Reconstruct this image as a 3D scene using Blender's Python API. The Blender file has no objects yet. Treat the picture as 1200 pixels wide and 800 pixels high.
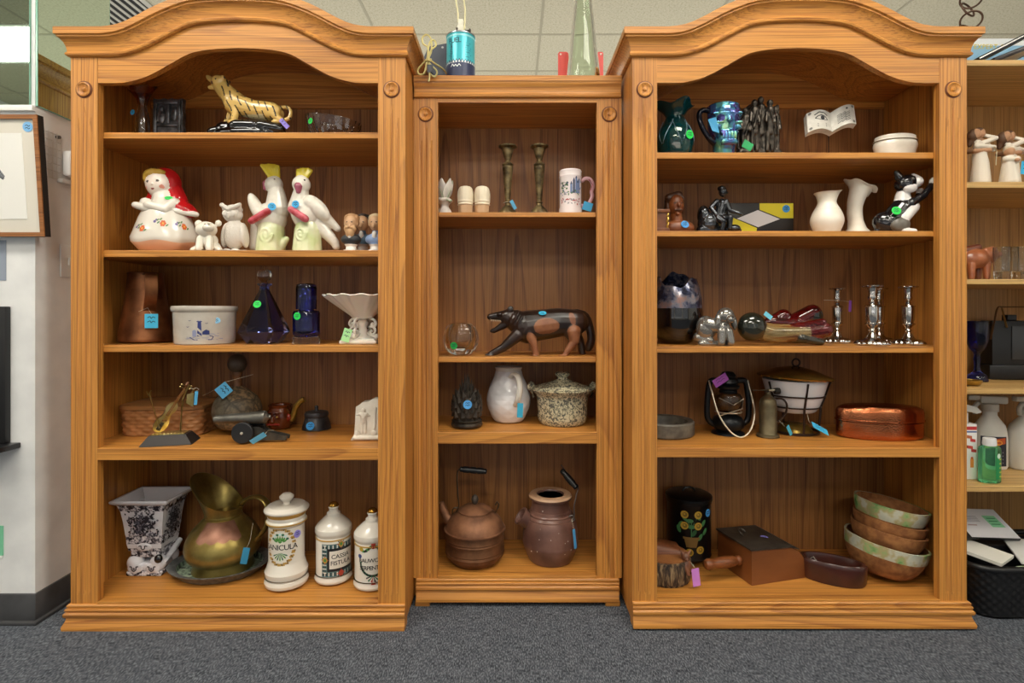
import bpy, bmesh, math, random
import numpy as np
from mathutils import Vector, Matrix, Euler, noise as mnoise
random.seed(7)
PI = math.pi
COL = bpy.context.scene.collection
# ---- camera model: level camera at (0,-D,H), focal length F in pixels of the 1200x800 frame
F, D, H, CX, CY = 634.0, 1.8, 1.05, 600.0, 366.0
def at(px, py, Y):
    d = D + Y
    return Vector(((px - CX) * d / F, Y, H - (py - CY) * d / F))
def mpp(Y):                      # metres per photo pixel at depth Y
    return (D + Y) / F
def ydepth(z, py):               # depth of a point at height z seen on photo row py
    return F * (H - z) / (py - CY) - D
def px_x(px, Y):
    return (px - CX) * (D + Y) / F

# ---- materials ------------------------------------------------------------
def lin(c):
    if isinstance(c, str):
        c = c.lstrip('#'); c = tuple(int(c[i:i+2], 16) / 255 for i in (0, 2, 4))
    return tuple(((v / 12.92) if v <= .04045 else ((v + .055) / 1.055) ** 2.4) for v in c[:3]) + (1.0,)
_M = {}
class NT:
    def __init__(s, name):
        s.m = bpy.data.materials.new(name); s.m.use_nodes = True
        s.t = s.m.node_tree; s.b = s.t.nodes['Principled BSDF']
    def n(s, typ, **kw):
        nd = s.t.nodes.new(typ)
        for k, v in kw.items():
            if k.startswith('i_'):
                key = k[2:].replace('_', ' ')
                nd.inputs[key].default_value = v
            else: setattr(nd, k, v)
        return nd
    def l(s, a, b): s.t.links.new(a, b)
    def coord(s, scale=(1, 1, 1), rnd=False, kind='Object'):
        tc = s.n('ShaderNodeTexCoord'); mp = s.n('ShaderNodeMapping')
        mp.inputs['Scale'].default_value = scale
        s.l(tc.outputs[kind], mp.inputs['Vector'])
        if rnd:
            oi = s.n('ShaderNodeObjectInfo'); mu = s.n('ShaderNodeMath', operation='MULTIPLY'); mu.inputs[1].default_value = 37.0
            s.l(oi.outputs['Random'], mu.inputs[0]); s.l(mu.outputs[0], mp.inputs['Location'])
        return mp.outputs['Vector']
    def ramp(s, fac, stops, interp='LINEAR'):
        r = s.n('ShaderNodeValToRGB'); e = r.color_ramp; e.interpolation = interp
        while len(e.elements) < len(stops): e.elements.new(.5)
        for el, (p, c) in zip(e.elements, stops): el.position = p; el.color = lin(c)
        s.l(fac, r.inputs['Fac']); return r.outputs['Color']
    def math(s, op, a, b=None):
        m = s.n('ShaderNodeMath', operation=op)
        for i, v in enumerate((a, b)):
            if v is None: continue
            if isinstance(v, (int, float)): m.inputs[i].default_value = v
            else: s.l(v, m.inputs[i])
        return m.outputs[0]
    def mix(s, fac, a, b, blend='MIX'):
        m = s.n('ShaderNodeMix', data_type='RGBA', blend_type=blend)
        if isinstance(fac, (int, float)): m.inputs[0].default_value = fac
        else: s.l(fac, m.inputs[0])
        for i, v in ((6, a), (7, b)):
            if isinstance(v, (str, tuple)): m.inputs[i].default_value = lin(v)
            else: s.l(v, m.inputs[i])
        return m.outputs[2]
    def noise(s, vec, scale, detail=3, rough=.5, dist=0):
        n = s.n('ShaderNodeTexNoise'); n.inputs['Scale'].default_value = scale; n.inputs['Detail'].default_value = detail
        n.inputs['Roughness'].default_value = rough; n.inputs['Distortion'].default_value = dist
        s.l(vec, n.inputs['Vector']); return n.outputs['Fac']
    def vor(s, vec, scale, feature='F1', out='Distance'):
        n = s.n('ShaderNodeTexVoronoi', feature=feature); n.inputs['Scale'].default_value = scale
        s.l(vec, n.inputs['Vector']); return n.outputs[out]
    def bump(s, h, strength=.3, dist=.002):
        b = s.n('ShaderNodeBump'); b.inputs['Strength'].default_value = strength; b.inputs['Distance'].default_value = dist
        s.l(h, b.inputs['Height']); s.l(b.outputs['Normal'], s.b.inputs['Normal'])
    def set(s, **kw):
        for k, v in kw.items():
            key = {'col': 'Base Color', 'rough': 'Roughness', 'metal': 'Metallic', 'trans': 'Transmission Weight', 'ior': 'IOR', 'coat': 'Coat Weight',
                   'emit': 'Emission Strength', 'ecol': 'Emission Color', 'film': 'Thin Film Thickness', 'filmior': 'Thin Film IOR', 'sub': 'Subsurface Weight', 'alpha': 'Alpha', 'spec': 'Specular IOR Level', 'coatr': 'Coat Roughness'}[k]
            i = s.b.inputs[key]
            if hasattr(v, 'links') or isinstance(v, bpy.types.NodeSocket): s.l(v, i)
            elif key in ('Base Color', 'Emission Color'): i.default_value = lin(v)
            else: i.default_value = v
        return s.m

def plain(col, rough=.5, metal=0, **kw):
    key = ('plain', col, rough, metal, tuple(sorted(kw.items())))
    if key not in _M: _M[key] = NT('m_' + str(col).strip('#')).set(col=col, rough=rough, metal=metal, **kw)
    return _M[key]
def speck(a, b, scale=20, rough=.5, metal=0, bump=0, detail=5, lo=.35, hi=.65, stretch=(1, 1, 1), **kw):   # two colours mottled by noise
    key = ('speck', a, b, scale, rough, metal, bump, detail, lo, hi, stretch, tuple(sorted(kw.items())))
    if key not in _M:
        t = NT('m_mottled'); v = t.coord(stretch, rnd=True); f = t.noise(v, scale, detail)
        t.set(col=t.ramp(f, [(lo, a), (hi, b)]), rough=rough, metal=metal, **kw)
        if bump: t.bump(f, bump)
        _M[key] = t.m
    return _M[key]
def glass(col, rough=.02, ior=1.45, **kw):
    key = ('glass', col, rough, ior, tuple(sorted(kw.items())))
    if key not in _M: _M[key] = NT('m_glass').set(col=col, rough=rough, trans=1.0, ior=ior, **kw)
    return _M[key]

def oak(axis='z', dark='#9a5b27', mid='#c6843a', light='#d89a49', rings=9.0, name='oak', rough=.42):
    key = ('oak', axis, dark, mid, light, rings, rough)
    if key in _M: return _M[key]
    t = NT(name + '_' + axis)
    k = .045
    sc = {'x': (k, 1, 1), 'y': (1, k, 1), 'z': (1, 1, k)}[axis]
    v = t.coord(sc, rnd=True)
    n1 = t.noise(v, 4.2, 1.5, .45, .25)
    fr = t.math('FRACT', t.math('MULTIPLY', n1, rings * 2.6))
    ring = t.ramp(fr, [(0, (1, 1, 1)), (.6, (.88, .88, .88)), (.84, (.5, .5, .5)), (.93, (0, 0, 0)), (1, (1, 1, 1))])
    k2 = .008
    v2 = t.coord({'x': (k2, 1, 1), 'y': (1, k2, 1), 'z': (1, 1, k2)}[axis], rnd=True)
    pores = t.noise(v2, 300, 3, .6)
    broad = t.noise(v2, 190, 4, .7)
    base = t.mix(ring, dark, mid)
    base = t.mix(t.ramp(broad, [(.35, (0, 0, 0)), (.7, (.85, .85, .85))]), base, light)
    pm = t.ramp(pores, [(.38, (.58, .52, .46)), (.5, (1, 1, 1))])
    base = t.mix(.55, base, pm, 'MULTIPLY')
    t.set(col=base, rough=rough)
    t.bump(pores, .08, .001)
    _M[key] = t.m
    return t.m

# ---- mesh builder -----------------------------------------------------------
def frame_from(d):
    d = Vector(d).normalized()
    u = Vector((0, 0, 1)) if abs(d.z) < .9 else Vector((1, 0, 0))
    a = d.cross(u).normalized(); b = a.cross(d).normalized()
    return a, b, d
class MB:
    S = 1.0
    def __init__(s): s.v = []; s.f = []; s.mi = []; s.mats = []
    def m(s, mat):
        if mat not in s.mats: s.mats.append(mat)
        return s.mats.index(mat)
    def add(s, vs, fs, mat):
        o = len(s.v); i = s.m(mat)
        s.v += [Vector(v) for v in vs]
        for f in fs: s.f.append(tuple(o + k for k in f)); s.mi.append(i)
        return s
    def box(s, lo, hi, mat, rot=None, piv=None, bev=0):
        lo, hi = Vector(lo), Vector(hi)
        if bev:
            bm = bmesh.new(); bmesh.ops.create_cube(bm, size=1)
            for v in bm.verts: v.co = Vector([(lo[i] + hi[i]) / 2 + v.co[i] * (hi[i] - lo[i]) for i in range(3)])
            bmesh.ops.bevel(bm, geom=bm.edges[:], offset=bev, segments=2, affect='EDGES', profile=.5)
            vs = [v.co.copy() for v in bm.verts]; fs = [[v.index for v in f.verts] for f in bm.faces]; bm.free()
        else:
            vs = [Vector((x, y, z)) for x in (lo.x, hi.x) for y in (lo.y, hi.y) for z in (lo.z, hi.z)]
            fs = [(0, 1, 3, 2), (4, 6, 7, 5), (0, 4, 5, 1), (2, 3, 7, 6), (0, 2, 6, 4), (1, 5, 7, 3)]
        if rot is not None:
            p = Vector(piv) if piv is not None else (lo + hi) / 2
            R = Euler(rot).to_matrix(); vs = [R @ (v - p) + p for v in vs]
        return s.add(vs, fs, mat)
    def lathe(s, prof, mat, n=40, c=(0, 0, 0), sx=1, sy=1, axis=None, a0=0, fn=None, mats=None, caps=True):
        """prof: (r,z) list; axis: direction of local z; fn(r,z,a)->r ; mats: one material per segment"""
        c = Vector(c); vs = []; fs = []
        for (r, z) in prof:
            for k in range(n):
                a = a0 + 2 * PI * k / n
                rr = fn(r, z, a) if fn else r
                zz = z
                if isinstance(rr, tuple): rr, zz = rr
                vs.append(Vector((rr * math.cos(a) * sx, rr * math.sin(a) * sy, zz)))
        P = len(prof)
        segs = []
        for j in range(P - 1):
            for k in range(n):
                k2 = (k + 1) % n
                fs.append((j * n + k, j * n + k2, (j + 1) * n + k2, (j + 1) * n + k)); segs.append(j)
        if caps and prof[0][0] > 1e-6: fs.append(tuple(range(n - 1, -1, -1))); segs.append(0)
        if caps and prof[-1][0] > 1e-6: fs.append(tuple((P - 1) * n + k for k in range(n))); segs.append(P - 2)
        if axis is not None:
            a, b, d = frame_from(axis); vs = [a * v.x + b * v.y + d * v.z for v in vs]
        vs = [v + c for v in vs]
        if mats is None: return s.add(vs, fs, mat)
        o = len(s.v); s.v += vs
        for f, g in zip(fs, segs):
            s.f.append(tuple(o + q for q in f)); s.mi.append(s.m(mats[min(g, len(mats) - 1)]))
        return s
    def tube(s, pts, r, mat, n=8, closed=False, flat=None):
        """swept tube; r number or list; flat=(w,h) gives an elliptical section with a fixed up vector"""
        pts = [Vector(p) for p in pts]; N = len(pts)
        rs = r if isinstance(r, (list, tuple)) else [r] * N
        vs = []; fs = []; prev = None
        nrm = None
        if closed:
            nrm = Vector((0, 0, 0)); c0 = sum(pts, Vector((0, 0, 0))) / N
            for i in range(N): nrm += (pts[i] - c0).cross(pts[(i + 1) % N] - c0)
            nrm.normalize()
        for i, p in enumerate(pts):
            if closed: d = pts[(i + 1) % N] - pts[i - 1]
            else: d = pts[min(i + 1, N - 1)] - pts[max(i - 1, 0)]
            if d.length < 1e-9: d = Vector((0, 0, 1))
            d.normalize()
            if nrm is not None: a = (nrm - d * nrm.dot(d)).normalized(); b = d.cross(a)
            elif prev is None: a, b, _ = frame_from(d)
            else:
                a = (prev - d * prev.dot(d))
                a = a.normalized() if a.length > 1e-6 else frame_from(d)[0]
                b = d.cross(a)
            prev = a
            wa, wb = (flat if flat else (1, 1))
            for k in range(n):
                t = 2 * PI * k / n
                vs.append(p + a * (rs[i] * wa * math.cos(t)) + b * (rs[i] * wb * math.sin(t)))
        for i in range(N if closed else N - 1):
            for k in range(n):
                j = (i + 1) % N
                fs.append((i * n + k, i * n + (k + 1) % n, j * n + (k + 1) % n, j * n + k))
        if not closed:
            fs.append(tuple(range(n - 1, -1, -1))); fs.append(tuple((N - 1) * n + k for k in range(n)))
        return s.add(vs, fs, mat)
    def ell(s, c, r, mat, rot=None, n=20, m=12):
        c = Vector(c); r = (r, r, r) if isinstance(r, (int, float)) else r
        R = Euler(rot).to_matrix() if rot else Matrix.Identity(3)
        vs = [c + R @ Vector((0, 0, -r[2]))]; fs = []
        for j in range(1, m):
            t = -PI / 2 + PI * j / m
            for k in range(n):
                a = 2 * PI * k / n
                vs.append(c + R @ Vector((r[0] * math.cos(t) * math.cos(a), r[1] * math.cos(t) * math.sin(a), r[2] * math.sin(t))))
        vs.append(c + R @ Vector((0, 0, r[2]))); T = len(vs) - 1
        for k in range(n):
            fs.append((0, 1 + (k + 1) % n, 1 + k)); fs.append((T, T - n + k, T - n + (k + 1) % n))
        for j in range(m - 2):
            for k in range(n):
                a = 1 + j * n + k; b = 1 + j * n + (k + 1) % n
                fs.append((a, b, b + n, a + n))
        return s.add(vs, fs, mat)
    def prism(s, pts, y0, y1, mat, plane='xz', cap=True):
        """extrude a 2D outline; plane xz -> along y"""
        def q(p, t):
            return Vector((p[0], t, p[1])) if plane == 'xz' else (Vector((p[0], p[1], t)) if plane == 'xy' else Vector((t, p[0], p[1])))
        n = len(pts); vs = [q(p, y0) for p in pts] + [q(p, y1) for p in pts]
        fs = [(i, (i + 1) % n, n + (i + 1) % n, n + i) for i in range(n)]
        fs += [tuple(range(n - 1, -1, -1)), tuple(range(n, 2 * n))]
        return s.add(vs, fs, mat)
    def grid(s, G, mat, closed_u=False, flip=False):
        """G[j][i] points"""
        nj, ni = len(G), len(G[0]); vs = [p for row in G for p in row]; fs = []
        for j in range(nj - 1):
            for i in range(ni if closed_u else ni - 1):
                i2 = (i + 1) % ni
                f = (j * ni + i, j * ni + i2, (j + 1) * ni + i2, (j + 1) * ni + i)
                fs.append(f[::-1] if flip else f)
        return s.add(vs, fs, mat)
    def mesh_data(s, vs, fs, idx, mats):
        o = len(s.v); s.v += [Vector(v) for v in vs]
        mm = [s.m(m) for m in mats]
        for f, i in zip(fs, idx): s.f.append(tuple(o + k for k in f)); s.mi.append(mm[i])
        return s
    def xform(s, M):
        s.v = [M @ v for v in s.v]; return s
    def build(s, name, parent=None, smooth=40, loc=None, label=None, mods=None):
        me = bpy.data.meshes.new(name)
        me.from_pydata([tuple(v * MB.S) for v in s.v], [], s.f); me.update()
        for m in s.mats: me.materials.append(m)
        me.polygons.foreach_set('material_index', s.mi)
        bm = bmesh.new(); bm.from_mesh(me); bmesh.ops.recalc_face_normals(bm, faces=bm.faces[:]); bm.to_mesh(me); bm.free()
        if smooth:
            me.polygons.foreach_set('use_smooth', [True] * len(me.polygons))
            me.set_sharp_from_angle(angle=math.radians(smooth))
        o = bpy.data.objects.new(name, me); COL.objects.link(o)
        if parent is not None: o.parent = parent
        if loc is not None: o.location = loc
        if label: o['label'] = label
        return o

def thing(name, label, cat, loc=(0, 0, 0), rz=0, group=None, rot=None):
    o = bpy.data.objects.new(name, None); COL.objects.link(o)
    o.empty_display_size = .02
    o.location = loc; o.rotation_euler = rot if rot is not None else (0, 0, rz)
    o['label'] = label; o['category'] = cat
    if group: o['group'] = group
    return o
def tag(o, label, cat, group=None):
    o['label'] = label; o['category'] = cat
    if group: o['group'] = group
    return o
def struct(o):
    o['kind'] = 'structure'; return o
def dup(root, loc, label, rz=None, group=None):
    r = root.copy(); COL.objects.link(r); r.location = loc; r['label'] = label
    if rz is not None: r.rotation_euler = (0, 0, rz)
    if group: r['group'] = group
    for ch in list(root.children):
        c = ch.copy(); COL.objects.link(c); c.parent = r
        for g in list(ch.children):
            e = g.copy(); COL.objects.link(e); e.parent = c
    return r

# ---- sculpted continuous figures: many ellipsoids / tapered limbs voxel-fused to ONE surface, coloured by nearest volume
def sculpt(prims, voxel, mats, smooth=4, paint=None, sf=.5, floor=0.0):
    """prims: ('e',c,r,rot,mi) ellipsoid, ('c',p0,p1,r0,r1,mi) tapered limb; mi<0: paint only with material -mi-1"""
    voxel *= .68; smooth = int(smooth * 2.2)
    b = MB(); dm = mats[0]
    for p in prims:
        if p[-1] < 0: continue
        if p[0] == 'e':
            b.ell(p[1], p[2], dm, p[3], 20, 14)
        else:
            p0, p1 = Vector(p[1]), Vector(p[2]); L = (p1 - p0).length
            K = max(2, min(24, int(L / (min(p[3], p[4]) * .35 + 1e-6)) + 1))
            ax = (p1 - p0).normalized(); prof = [(0, -p[3])]
            for t in (-60, -30): prof.append((p[3] * math.cos(math.radians(t)), p[3] * math.sin(math.radians(t))))
            prof += [(p[3], 0), (p[4], L)]
            for t in (30, 60): prof.append((p[4] * math.cos(math.radians(t)), L + p[4] * math.sin(math.radians(t))))
            prof.append((0, L + p[4]))
            b.lathe(prof, dm, 16, p0, axis=ax)
    S_ = MB.S; MB.S = 1.0; o = b.build('tmp_sculpt', smooth=0); MB.S = S_
    rm = o.modifiers.new('r', 'REMESH'); rm.mode = 'VOXEL'; rm.voxel_size = voxel
    if smooth:
        sm = o.modifiers.new('s', 'SMOOTH'); sm.iterations = smooth; sm.factor = sf
    dg = bpy.context.evaluated_depsgraph_get(); ev = o.evaluated_get(dg); me = ev.to_mesh()
    nv, npol = len(me.vertices), len(me.polygons)
    co = np.empty(nv * 3); me.vertices.foreach_get('co', co); co = co.reshape(-1, 3)
    fs = [tuple(p.vertices) for p in me.polygons]
    cen = np.empty(npol * 3); me.polygons.foreach_get('center', cen); cen = cen.reshape(-1, 3)
    ev.to_mesh_clear(); md = o.data; bpy.data.objects.remove(o); bpy.data.meshes.remove(md)
    best = np.full(npol, 1e9); idx = np.zeros(npol, int)
    for p in prims:
        if p[0] == 'e':
            r = np.array((p[2],) * 3 if isinstance(p[2], (int, float)) else p[2], float)
            q = cen - np.array(p[1])
            if p[3]: q = q @ np.array(Euler(p[3]).to_matrix())
            dist = (np.linalg.norm(q / r, axis=1) - 1) * r.min()
        else:
            a = np.array(p[1]); d = np.array(p[2]) - a; t = np.clip(((cen - a) @ d) / (d @ d + 1e-12), 0, 1)
            dist = np.linalg.norm(cen - a - t[:, None] * d, axis=1) - (p[3] + (p[4] - p[3]) * t)
        mi = p[-1]
        if mi < 0:
            mi = -mi - 1; dist = np.where(dist < 0, -1e3 + dist, 1e9)
        sel = dist < best; best[sel] = dist[sel]; idx[sel] = mi
    if paint is not None: idx = paint(cen, idx)
    if floor is not None: co[:, 2] = np.maximum(co[:, 2], floor)
    out = MB(); out.mesh_data(co.tolist(), fs, idx.tolist(), mats)
    return out

# ---- lettering
def text_verts(body, size=1.0, bold=.0, spacing=1.0):
    cu = bpy.data.curves.new('tmp_text', 'FONT'); cu.body = body; cu.size = size; cu.offset = bold; cu.resolution_u = 3
    cu.align_x = 'CENTER'; cu.align_y = 'CENTER'; cu.space_character = spacing
    o = bpy.data.objects.new('tmp_text', cu); COL.objects.link(o)
    dg = bpy.context.evaluated_depsgraph_get(); ev = o.evaluated_get(dg); me = ev.to_mesh()
    vs = [v.co.copy() for v in me.vertices]; fs = [tuple(p.vertices) for p in me.polygons]
    ev.to_mesh_clear(); bpy.data.objects.remove(o); bpy.data.curves.remove(cu)
    return vs, fs
def wrap(R, a0=-PI / 2, cx=0, cy=0, sy=1):
    """flat (u,v) -> on a vertical cylinder of radius R, u=0 facing angle a0"""
    def g(u, v, lift=0.0):
        a = a0 + u / R
        return Vector((cx + (R + lift) * math.cos(a), cy + (R + lift) * math.sin(a) * sy, v))
    return g
def dab(b, g, pts, mat, lift=None, sub=1):
    lift = .0004 / MB.S if lift is None else lift
    """a flat painted patch (outline in u,v) laid on a surface through g"""
    n = len(pts)
    if n == 4:
        w_ = max(p[0] for p in pts) - min(p[0] for p in pts); N_ = max(1, min(40, int(w_ / 1.2)))
        G = []
        for j in (0, 1):
            a_, c_ = (pts[0], pts[1]) if j == 0 else (pts[3], pts[2])
            G.append([g(a_[0] + (c_[0] - a_[0]) * i / N_, a_[1] + (c_[1] - a_[1]) * i / N_, lift) for i in range(N_ + 1)])
        b.grid(G, mat); return
    cu = sum(p[0] for p in pts) / n; cv = sum(p[1] for p in pts) / n
    vs = [g(cu, cv, lift)] + [g(p[0], p[1], lift) for p in pts]
    b.add(vs, [(0, 1 + i, 1 + (i + 1) % n) for i in range(n)], mat)
def dab_disc(b, g, u, v, ru, rv, mat, lift=None, n=12, rot=0):
    c, s_ = math.cos(rot), math.sin(rot)
    dab(b, g, [(u + ru * math.cos(t) * c - rv * math.sin(t) * s_, v + ru * math.cos(t) * s_ + rv * math.sin(t) * c) for t in [2 * PI * k / n for k in range(n)]], mat, lift)
def dab_line(b, g, pts, w, mat, lift=None):
    lift = .0005 / MB.S if lift is None else lift
    for i in range(len(pts) - 1):
        (x0, y0), (x1, y1) = pts[i], pts[i + 1]; L = math.hypot(x1 - x0, y1 - y0) or 1e-9
        nx, ny = -(y1 - y0) / L * w / 2, (x1 - x0) / L * w / 2
        b.add([g(x0 + nx, y0 + ny, lift), g(x0 - nx, y0 - ny, lift), g(x1 - nx, y1 - ny, lift), g(x1 + nx, y1 + ny, lift)], [(0, 1, 2, 3)], mat)
def dab_text(b, g, body, u, v, size, mat, rot=0, lift=None, bold=0, spacing=1.0):
    lift = .0006 / MB.S if lift is None else lift
    vs, fs = text_verts(body, size, bold, spacing); c, s_ = math.cos(rot), math.sin(rot)
    b.add([g(u + p.x * c - p.y * s_, v + p.x * s_ + p.y * c, lift) for p in vs], fs, mat)

BLUE, GREEN, PURPLE, PINK = '#3fa9e0', '#18d04c', '#8d7fd8', '#d977d6'
def ink(): return plain('#20344a', .7)
def sticker(parent, loc, nrm=(0, -1, 0), r=2.9, col=BLUE, word='blue', sy=1.0):
    a, b_, d = frame_from(nrm); b = MB(); th = .0008 / MB.S
    b.lathe([(0, 0), (r, 0), (r, th), (0, th)], plain(col, .6), 24, sy=sy)
    g = lambda u, v, l=0: Vector((u, v * sy, th + l))
    for k in range(2):
        y = r * (.28 - .5 * k)
        dab_line(b, g, [(-r * .55, y), (-r * .25, y + r * .25), (-r * .1, y - r * .1), (r * .2, y + r * .2), (r * .5, y)], r * .13, ink(), .2 * th)
    M = Matrix((a, b_, d)).transposed().to_4x4(); M.translation = Vector(loc)
    b.xform(M)
    return b.build('price_sticker', parent, label='round %s price sticker' % word)
def price_tag(parent, loc, w=6, h=8, rot=(0, 0, 0), col=BLUE, word='blue', string=None, scrib=True):
    b = MB(); th = .0005 / MB.S; b.box((-w / 2, -th, -h / 2), (w / 2, th, h / 2), plain(col, .6))
    g = lambda u, v, l=0: Vector((u, -th - l, v))
    if scrib:
        for k in range(2):
            y = h * (.22 - .3 * k)
            dab_line(b, g, [(-w * .3, y), (-w * .1, y + h * .1), (0, y - h * .05), (w * .12, y + h * .08), (w * .3, y)], min(w, h) * .06, ink(), .4 * th)
    R = Euler(rot).to_matrix().to_4x4(); R.translation = Vector(loc); b.xform(R)
    o = b.build('price_tag', parent, label='%s hanging price tag' % word)
    if string:
        sb = MB(); sb.tube(string, .0006 / MB.S, plain('#d8d0b8', .8), 5); sb.build('tag_string', o, label='thin pale tag string')
    return o
class Item:
    """drawing frame of one thing: photo pixel columns / rows at depth Y, origin on its shelf"""
    def __init__(s, name, label, cat, px, z, Y, rz=0, group=None):
        s.k = mpp(Y); s.px = px; s.Y = Y; s.py0 = CY + (H - z) / s.k
        MB.S = s.k
        t = (px - CX) / F; s.c = 1 / math.sqrt(1 + t * t); s.th = math.atan(t)
        s.root = thing(name, label, cat, (px_x(px, Y), Y, z + .0012), rz, group)
        s.acam = -PI / 2 - s.th          # bearing of the camera seen from the thing
        s.tocam = Vector((-math.sin(s.th), -math.cos(s.th), 0))
    def X(s, px): return px - s.px
    def Z(s, py): return max(s.py0 - py, 0)
    def R(s, w): return w * s.c
    def p(s, px, py, y=0): return Vector((px - s.px, y, s.py0 - py))
    def prf(s, *rp):                    # same, rows read off the near (front) edge of each ring
        return [(r * s.c, max(s.py0 - y + r * s.c * (y - CY) / F, 0)) for r, y in rp]
    def pr(s, *rp):                     # lathe profile from (half width px, row) pairs
        return [(r * s.c, max(s.py0 - y, 0)) for r, y in rp]
def arc(c, r, a0, a1, n=12, plane='xz', ry=None):
    ry = ry or r; out = []
    for k in range(n + 1):
        a = a0 + (a1 - a0) * k / n; x, y = r * math.cos(a), ry * math.sin(a)
        out.append(Vector(c) + (Vector((x, 0, y)) if plane == 'xz' else Vector((x, y, 0)) if plane == 'xy' else Vector((0, x, y))))
    return out
def spline(pts, n=8):
    """Catmull-Rom through points"""
    P = [Vector(p) for p in pts]; P = [P[0] * 2 - P[1]] + P + [P[-1] * 2 - P[-2]]; out = []
    for i in range(1, len(P) - 2):
        for k in range(n):
            t = k / n; a, b, c, d = P[i - 1], P[i], P[i + 1], P[i + 2]
            out.append(.5 * ((2 * b) + (c - a) * t + (2 * a - 5 * b + 4 * c - d) * t * t + (3 * b - a - 3 * c + d) * t ** 3))
    out.append(P[-2]); return out
def sprof(pts, n=5):
    """smooth a lathe profile"""
    return [(max(p.x, 0), max(p.y, 0)) for p in spline([(r, z, 0) for r, z in pts], n)]
# ================= the room =================
SKY = .6
sc = bpy.context.scene
cam = bpy.data.cameras.new('camera'); co = bpy.data.objects.new('camera', cam); COL.objects.link(co)
co.location = (0, -D, H); co.rotation_euler = (PI / 2, 0, 0)
cam.sensor_width = 36; cam.lens = 36 * F / 1200; cam.shift_x = 0; cam.shift_y = -(400 - CY) / 1200
cam.clip_start = .05
sc.camera = co
sc.view_settings.view_transform = 'Standard'; sc.view_settings.look = 'None'; sc.view_settings.gamma = 1
sc.view_settings.use_curve_mapping = False; sc.view_settings.exposure = 0.1
w = bpy.data.worlds.new('world'); sc.world = w; w.use_nodes = True
w.node_tree.nodes['Background'].inputs[0].default_value = (.93, .97, 1, 1); w.node_tree.nodes['Background'].inputs[1].default_value = SKY

HC = 3.12                                  # ceiling height
X0, X1, Y0, Y1 = -5.0, 4.6, -5.2, 6.2
t = NT('carpet'); v = t.coord()
n1 = t.noise(v, 210, 4, .7); n2 = t.noise(v, 30, 3, .6)
vv = t.coord((1, .35, 1)); n3 = t.noise(vv, 260, 2, .5)
c = t.ramp(n3, [(.36, '#2c2f36'), (.5, '#52565e'), (.66, '#868b93')])
c = t.mix(.35, c, t.ramp(n2, [(.35, '#363a42'), (.65, '#686d76')]))
t.set(col=c, rough=.95, spec=.1); t.bump(n1, .6, .004); CARPET = t.m
b = MB(); b.box((X0, Y0, -.1), (X1, Y1, 0), CARPET); struct(b.build('floor', smooth=0))
# ceiling tiles on a 1.22 x 0.61 grid
t = NT('ceiling_tile'); v = t.coord()
sp = t.noise(v, 75, 5, .75); sp2 = t.vor(v, 130)
c = t.ramp(sp, [(.33, '#97927e'), (.46, '#b5b09b'), (.6, '#c0bba7')])
c = t.mix(t.ramp(sp2, [(.1, (0, 0, 0)), (.22, (1, 1, 1))]), '#979280', c)
t.set(col=c, rough=.9, spec=.1); t.bump(sp, .4, .003); TILE = t.m
GX, GY, TW, TD = .21, 2.23, 1.22, .61
LIGHTS = [(.82, 3.755), (-1.62, -1.125), (.82, -1.125), (-4.06, -2.345), (-.4, -2.955), (3.26, -2.345), (.82, -4.175), (-4.06, 1.925), (3.26, 3.145), (-1.62, 4.365)]
LIGHTS = [(x, y) for x, y in LIGHTS if X0 < x - .6 and x + .6 < X1]
b = MB(); gridm = plain('#9d9884', .6)
VENT = (-2.84, 1.925)
nx0 = int(math.floor((X0 - GX) / TW)); nx1 = int(math.ceil((X1 - GX) / TW)); ny0 = int(math.floor((Y0 - GY) / TD)); ny1 = int(math.ceil((Y1 - GY) / TD))
b.box((X0, Y0, HC + .012), (X1, Y1, HC + .1), TILE)
for i in range(nx0, nx1):
    for j in range(ny0, ny1):
        x0, y0 = GX + i * TW, GY + j * TD
        cx, cy = x0 + TW / 2, y0 + TD / 2
        if any(abs(cx - lx) < .3 and abs(cy - ly) < .2 for lx, ly in LIGHTS): continue
        lo = (max(x0 + .007, X0), max(y0 + .007, Y0), HC); hi = (min(x0 + TW - .007, X1), min(y0 + TD - .007, Y1), HC + .012)
        if lo[0] < hi[0] and lo[1] < hi[1]: b.box(lo, hi, TILE)
struct(b.build('ceiling', smooth=0))
b = MB()
for i in range(nx0, nx1 + 1):
    x = GX + i * TW
    if X0 < x < X1: b.box((x - .009, Y0, HC - .003), (x + .009, Y1, HC + .006), gridm)
for j in range(ny0, ny1 + 1):
    y = GY + j * TD
    if Y0 < y < Y1: b.box((X0, y - .009, HC - .0025), (X1, y + .009, HC + .006), gridm)
struct(b.build('trim_1', smooth=0))
WALLM = speck('#d8d6d1', '#e4e2de', 6, .75, bump=.05)
for nm, lo, hi in (('wall_back', (X0, Y1, 0), (X1, Y1 + .1, HC)),
                   ('wall_left', (X0 - .1, Y0, 0), (X0, Y1, HC)), ('wall_right', (X1, Y0, 0), (X1 + .1, Y1, HC))):
    b = MB(); b.box(lo, hi, WALLM); struct(b.build(nm, smooth=0))
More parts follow.
